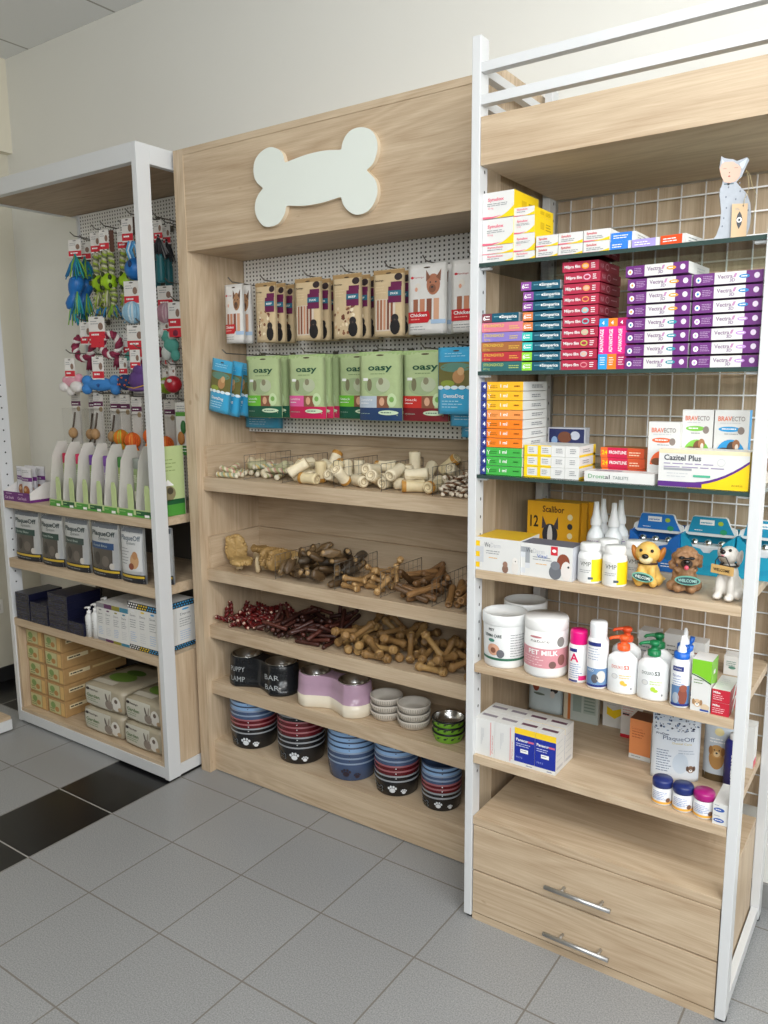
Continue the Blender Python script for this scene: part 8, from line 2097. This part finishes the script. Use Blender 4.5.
mb = MB(); card(mb, 0, -.004, .055, .10, -.014, 8, True, '#cfcac6'); part('header_card', mb, t); mb = MB(); mb.ball((.0, -.006, -.13), (.03, .02, .028), PK, 14, 10); mb.ball((.01, -.012, -.155), (.028, .02, .024), WH, 14, 10); part('plush_body', mb, t)
plush('plush_ball', 'dark blue plush ball with orange dots, fourth row beside the purple toy', -.553, -.225, 1.695, [((0, 0, -.105), (.038, .034, .036), 0)], [mat('#1f3a6a', .8, 0, .1, 90)], .04, .07,
      extra=lambda t: (lambda mb: ([mb.ball((.037 * math.sin(a) * math.cos(b_), -.034 * math.cos(a) * math.cos(b_), -.105 + .036 * math.sin(b_)), .0045, ink('#d9622a'), 7, 5) for a, b_ in ((-.7, .3), (0, .5), (.6, .2), (-.3, -.3), (.4, -.4), (.95, -.1), (-1, -.3))], part('dot', mb, t, 'orange dots')))(MB()))
plush('plush_toy', 'purple plush toy with yellow trim beside the white post, fourth row', -.425, -.262, 1.725, [((0, 0, -.13), (.045, .028, .045), 0), ((.01, 0, -.09), (.032, .024, .03), 0), ((0, -.006, -.165), (.05, .026, .012), 1)], [mat('#5a3a78', .8, 0, .1, 90), mat('#6a4a86', .8, 0, .1, 90)], .05, .08,
      extra=lambda t: (lambda mb: (mb.tube([(-.045, -.022, -.155), (0, -.032, -.162), (.045, -.022, -.150)], .0022, ink('#d0a23a'), 6), part('trim_cord', mb, t, 'yellow trim')))(MB()))
# fifth row: bagged toys on long cards
def bag_toy(label, x, y, z, kind, seed, w=.075):
    t = toy('bagged_toy', label, 'dog toy', x, y, z, 'bagged toys in the fifth row'); hk(x, z - .004, y - .03)
    h = .235; mb = MB(); mb.box((-w * .28, -.001, -h), (w * .42, 0, -.0), mat('#d3cfc8', .5)); S = FRONT(-w * .28, -h, -.001)
    W_ = w * .7
    mb.rect(S, 0, h * .74, W_, h * .83, ink('#5a2348'), 1); mb.lines(S, W_ * .1, h * .77, W_ * .7, 1, .01, .004, WT, 2, seed); mb.lines(S, W_ * .1, h * .93, W_ * .7, 3, .009, .002, GREYT, 2, seed); mb.oval(S, W_ * .75, h * .68, W_ * .2, h * .05, ink('#a08a6a'), 2); mb.oval(S, W_ * .5, h * .955, W_ * .12, .003, ink('#55504a'), 2, 8)
    part('card', mb, t, 'long printed card')
    if kind == 'wood':
        mb = MB(); mb.ball((-.004, -.022, -.185), (.021, .020, .025), mat('#b58e62', .6, 0, .25, 70), 16, 11); part('ball', mb, t, 'wooden ball')
        mb = MB(); mb.tube([(.004, -.01, -.09), (0, -.018, -.14), (-.004, -.022, -.165)], .004, mat('#5f5348', .7), 6); mb.tube([(-.004, -.022, -.205), (-.014, -.02, -.225)], .004, mat('#5f5348', .7), 6); part('cord', mb, t)
    else:
        OR = [mat('#d9601f', .8, 0, .12, 90), mat('#e88a3a', .8, 0, .12, 90)] if kind == 'orange' else [mat('#d97a1f', .8, 0, .12, 90), mat('#b5b03a', .8, 0, .12, 90)]
        mb = knit(t, (-.002, -.030, -.185), .032, OR, seed); tassel(mb, (-.002, -.034, -.195), 16, .05, .045, OR, seed, .006); part('knot', mb, t, 'orange rope knot')
    mb = MB(); mb.box((-w * .46, -.052, -h * 1.0), (w * .46, -.0022, -h * .30), FILM, .004); part('clear_bag', mb, t, 'clear plastic bag')
BT = [(-.945, -.215, 1.545, 'wood', 'bagged wooden ball toy, outermost in the fifth row'), (-.850, -.190, 1.540, 'wood', 'bagged wooden ball toy, second in the fifth row'), (-.765, -.225, 1.545, 'wood', 'bagged wooden ball toy under the blue plush bone'), (-.678, -.200, 1.535, 'wood', 'bagged wooden ball toy next to the yellow-orange knot'), (-.590, -.215, 1.535, 'yellow', 'bagged yellow and orange rope knot, fifth row'), (-.500, -.225, 1.525, 'orange', 'bagged orange rope knot beside the white post'), (-.415, -.195, 1.545, 'orange', 'bagged orange rope knot tucked behind the white post'), (-.300, -.215, 1.515, 'orange', 'bagged orange rope knot between the white post and the oak side')]
for i, (x, y, z, k, lab) in enumerate(BT): bag_toy(lab, x, y, z, k, i)
# between the white post and the oak unit
BKc = [mat('#3a3a3e', .8, 0, .2, 90), mat('#8a8a8c', .8, 0, .2, 90), mat('#24242a', .8, 0, .2, 90)]
for i, (x, y) in enumerate([(-.356, -.245), (-.398, -.160), (-.266, -.245), (-.318, -.160)]):
    lab = 'teal toy with black and grey rope fluff, %s' % ('front one nearest the white post', 'rear one nearest the white post', 'front one nearest the oak side', 'rear one nearest the oak side')[i]
    t = toy('rope_toy', lab, 'dog toy', x, y, 2.225, 'teal rope toys'); hk(x, 2.225, y - .03)
    mb = MB(); card(mb, 0, -.004, .04, .075, -.010, i); part('header_card', mb, t, 'red and white header card')
    mb = MB(); rope(mb, [(0, 0, -.06), (.004, 0, -.13)], .012, BKc, 3); tassel(mb, (0, -.006, -.065), 28, .085, .040, BKc, i + 3, .0045); part('rope', mb, t)
    mb = MB(); mb.lathe([(0, -.245), (.015, -.243), (.018, -.235), (.018, -.17), (.014, -.155), (.018, -.145), (.016, -.135), (0, -.134)], mat('#1f6a72', .4, 0, .15, 60), (0, -.004, 0), 16); part('bottle', mb, t, 'teal rubber bottle shape')
t = toy('knitted_ball', 'pink knitted ball with white card between the post and the oak side', 'dog toy', -.262, -.225, 1.97); hk(-.262, 1.975, -.25)
mb = MB(); card(mb, 0, 0, .07, .085, -.015, 6); part('header_card', mb, t, 'white and red header card'); part('ball', knit(t, (0, -.012, -.108), .038, [mat('#b58a98', .8, 0, .1, 120), mat('#cdb0b8', .8, 0, .1, 120)], 2), t)
t = toy('card_toy', 'red and white carded toy against the oak side panel', 'dog toy', -.190, -.245, 1.90); hk(-.19, 1.90, -.27)
mb = MB(); card(mb, 0, 0, .06, .10, -.012, 7); mb.box((-.03, -.012, -.135), (.03, -.011, -.10), REDI); part('header_card', mb, t, 'white and red header card'); mb = MB(); mb.ball((0, 0, -.12), (.02, .016, .02), MR[0], 12, 8); part('ball', mb, t)
plush('plush_toy', 'teal and white fluffy plush between the white post and the oak side', -.262, -.235, 1.835, [((0, 0, -.06), (.03, .02, .03), 0), ((.02, -.004, -.10), (.035, .022, .03), 0), ((-.02, -.006, -.05), (.02, .018, .02), 1), ((.03, -.010, -.06), (.018, .016, .02), 1), ((-.005, -.004, -.13), (.022, .018, .03), 1), ((.035, 0, -.14), (.02, .016, .025), 0)], TL, .04, .05, True)
plush('plush_toy', 'grey and white fluffy plush below the teal one, by the white post', -.275, -.21, 1.72, [((0, 0, -.045), (.024, .02, .03), 0), ((.01, -.01, -.07), (.02, .016, .02), 1)], [mat('#b9b4b0', .8, 0, .1, 90), WH], .04, .06, True)
for i, (x, y, z, c, lab) in enumerate([(-.226, -.245, 1.65, '#b01f2e', 'red rubber ball toy beside the oak side panel'), (-.300, -.215, 1.645, '#8aa82a', 'green rubber ball toy beside the white post')]):
    t = toy('ball_toy', lab, 'dog toy', x, y, z); hk(x, z, y - .03)
    mb = MB(); card(mb, 0, -.002, .03, .04, -.008, i, False); part('header_card', mb, t, 'small white card')
    mb = MB(); mb.ball((0, -.004, -.072), (.036, .034, .035), gloss(c, .35), 18, 12); mb.ball((.004, -.034, -.058), (.012, .006, .008), WH, 10, 7); part('ball', mb, t)
t = toy('carded_toy', 'white and green carded toy with green figure against the oak side', 'dog toy', -.190, -.235, 1.505); hk(-.19, 1.505, -.26)
w, h = .07, .215
mb = MB(); mb.box((-w / 2, -.0015, -h), (w / 2, 0, 0), mat('#dfddd6', .5)); S = FRONT(-w / 2, -h, -.0015); mb.rect(S, 0, h * .74, w, h * .82, ink('#5a9a3a'), 1); mb.rect(S, 0, 0, w, h * .18, ink('#3f7f34'), 1); mb.lines(S, w * .1, h * .92, w * .7, 3, .01, .003, GREYT, 2, 1); mb.lines(S, w * .1, h * .12, w * .6, 2, .012, .004, WT, 2, 2); part('card', mb, t)
mb = MB(); mb.ball((.005, -.010, -.10), (.012, .009, .028), mat('#2f6a34', .6), 12, 9); mb.ball((-.006, -.012, -.145), (.016, .010, .028), mat('#b5783a', .6), 12, 9); part('figure', mb, t, 'green and brown chew figure')
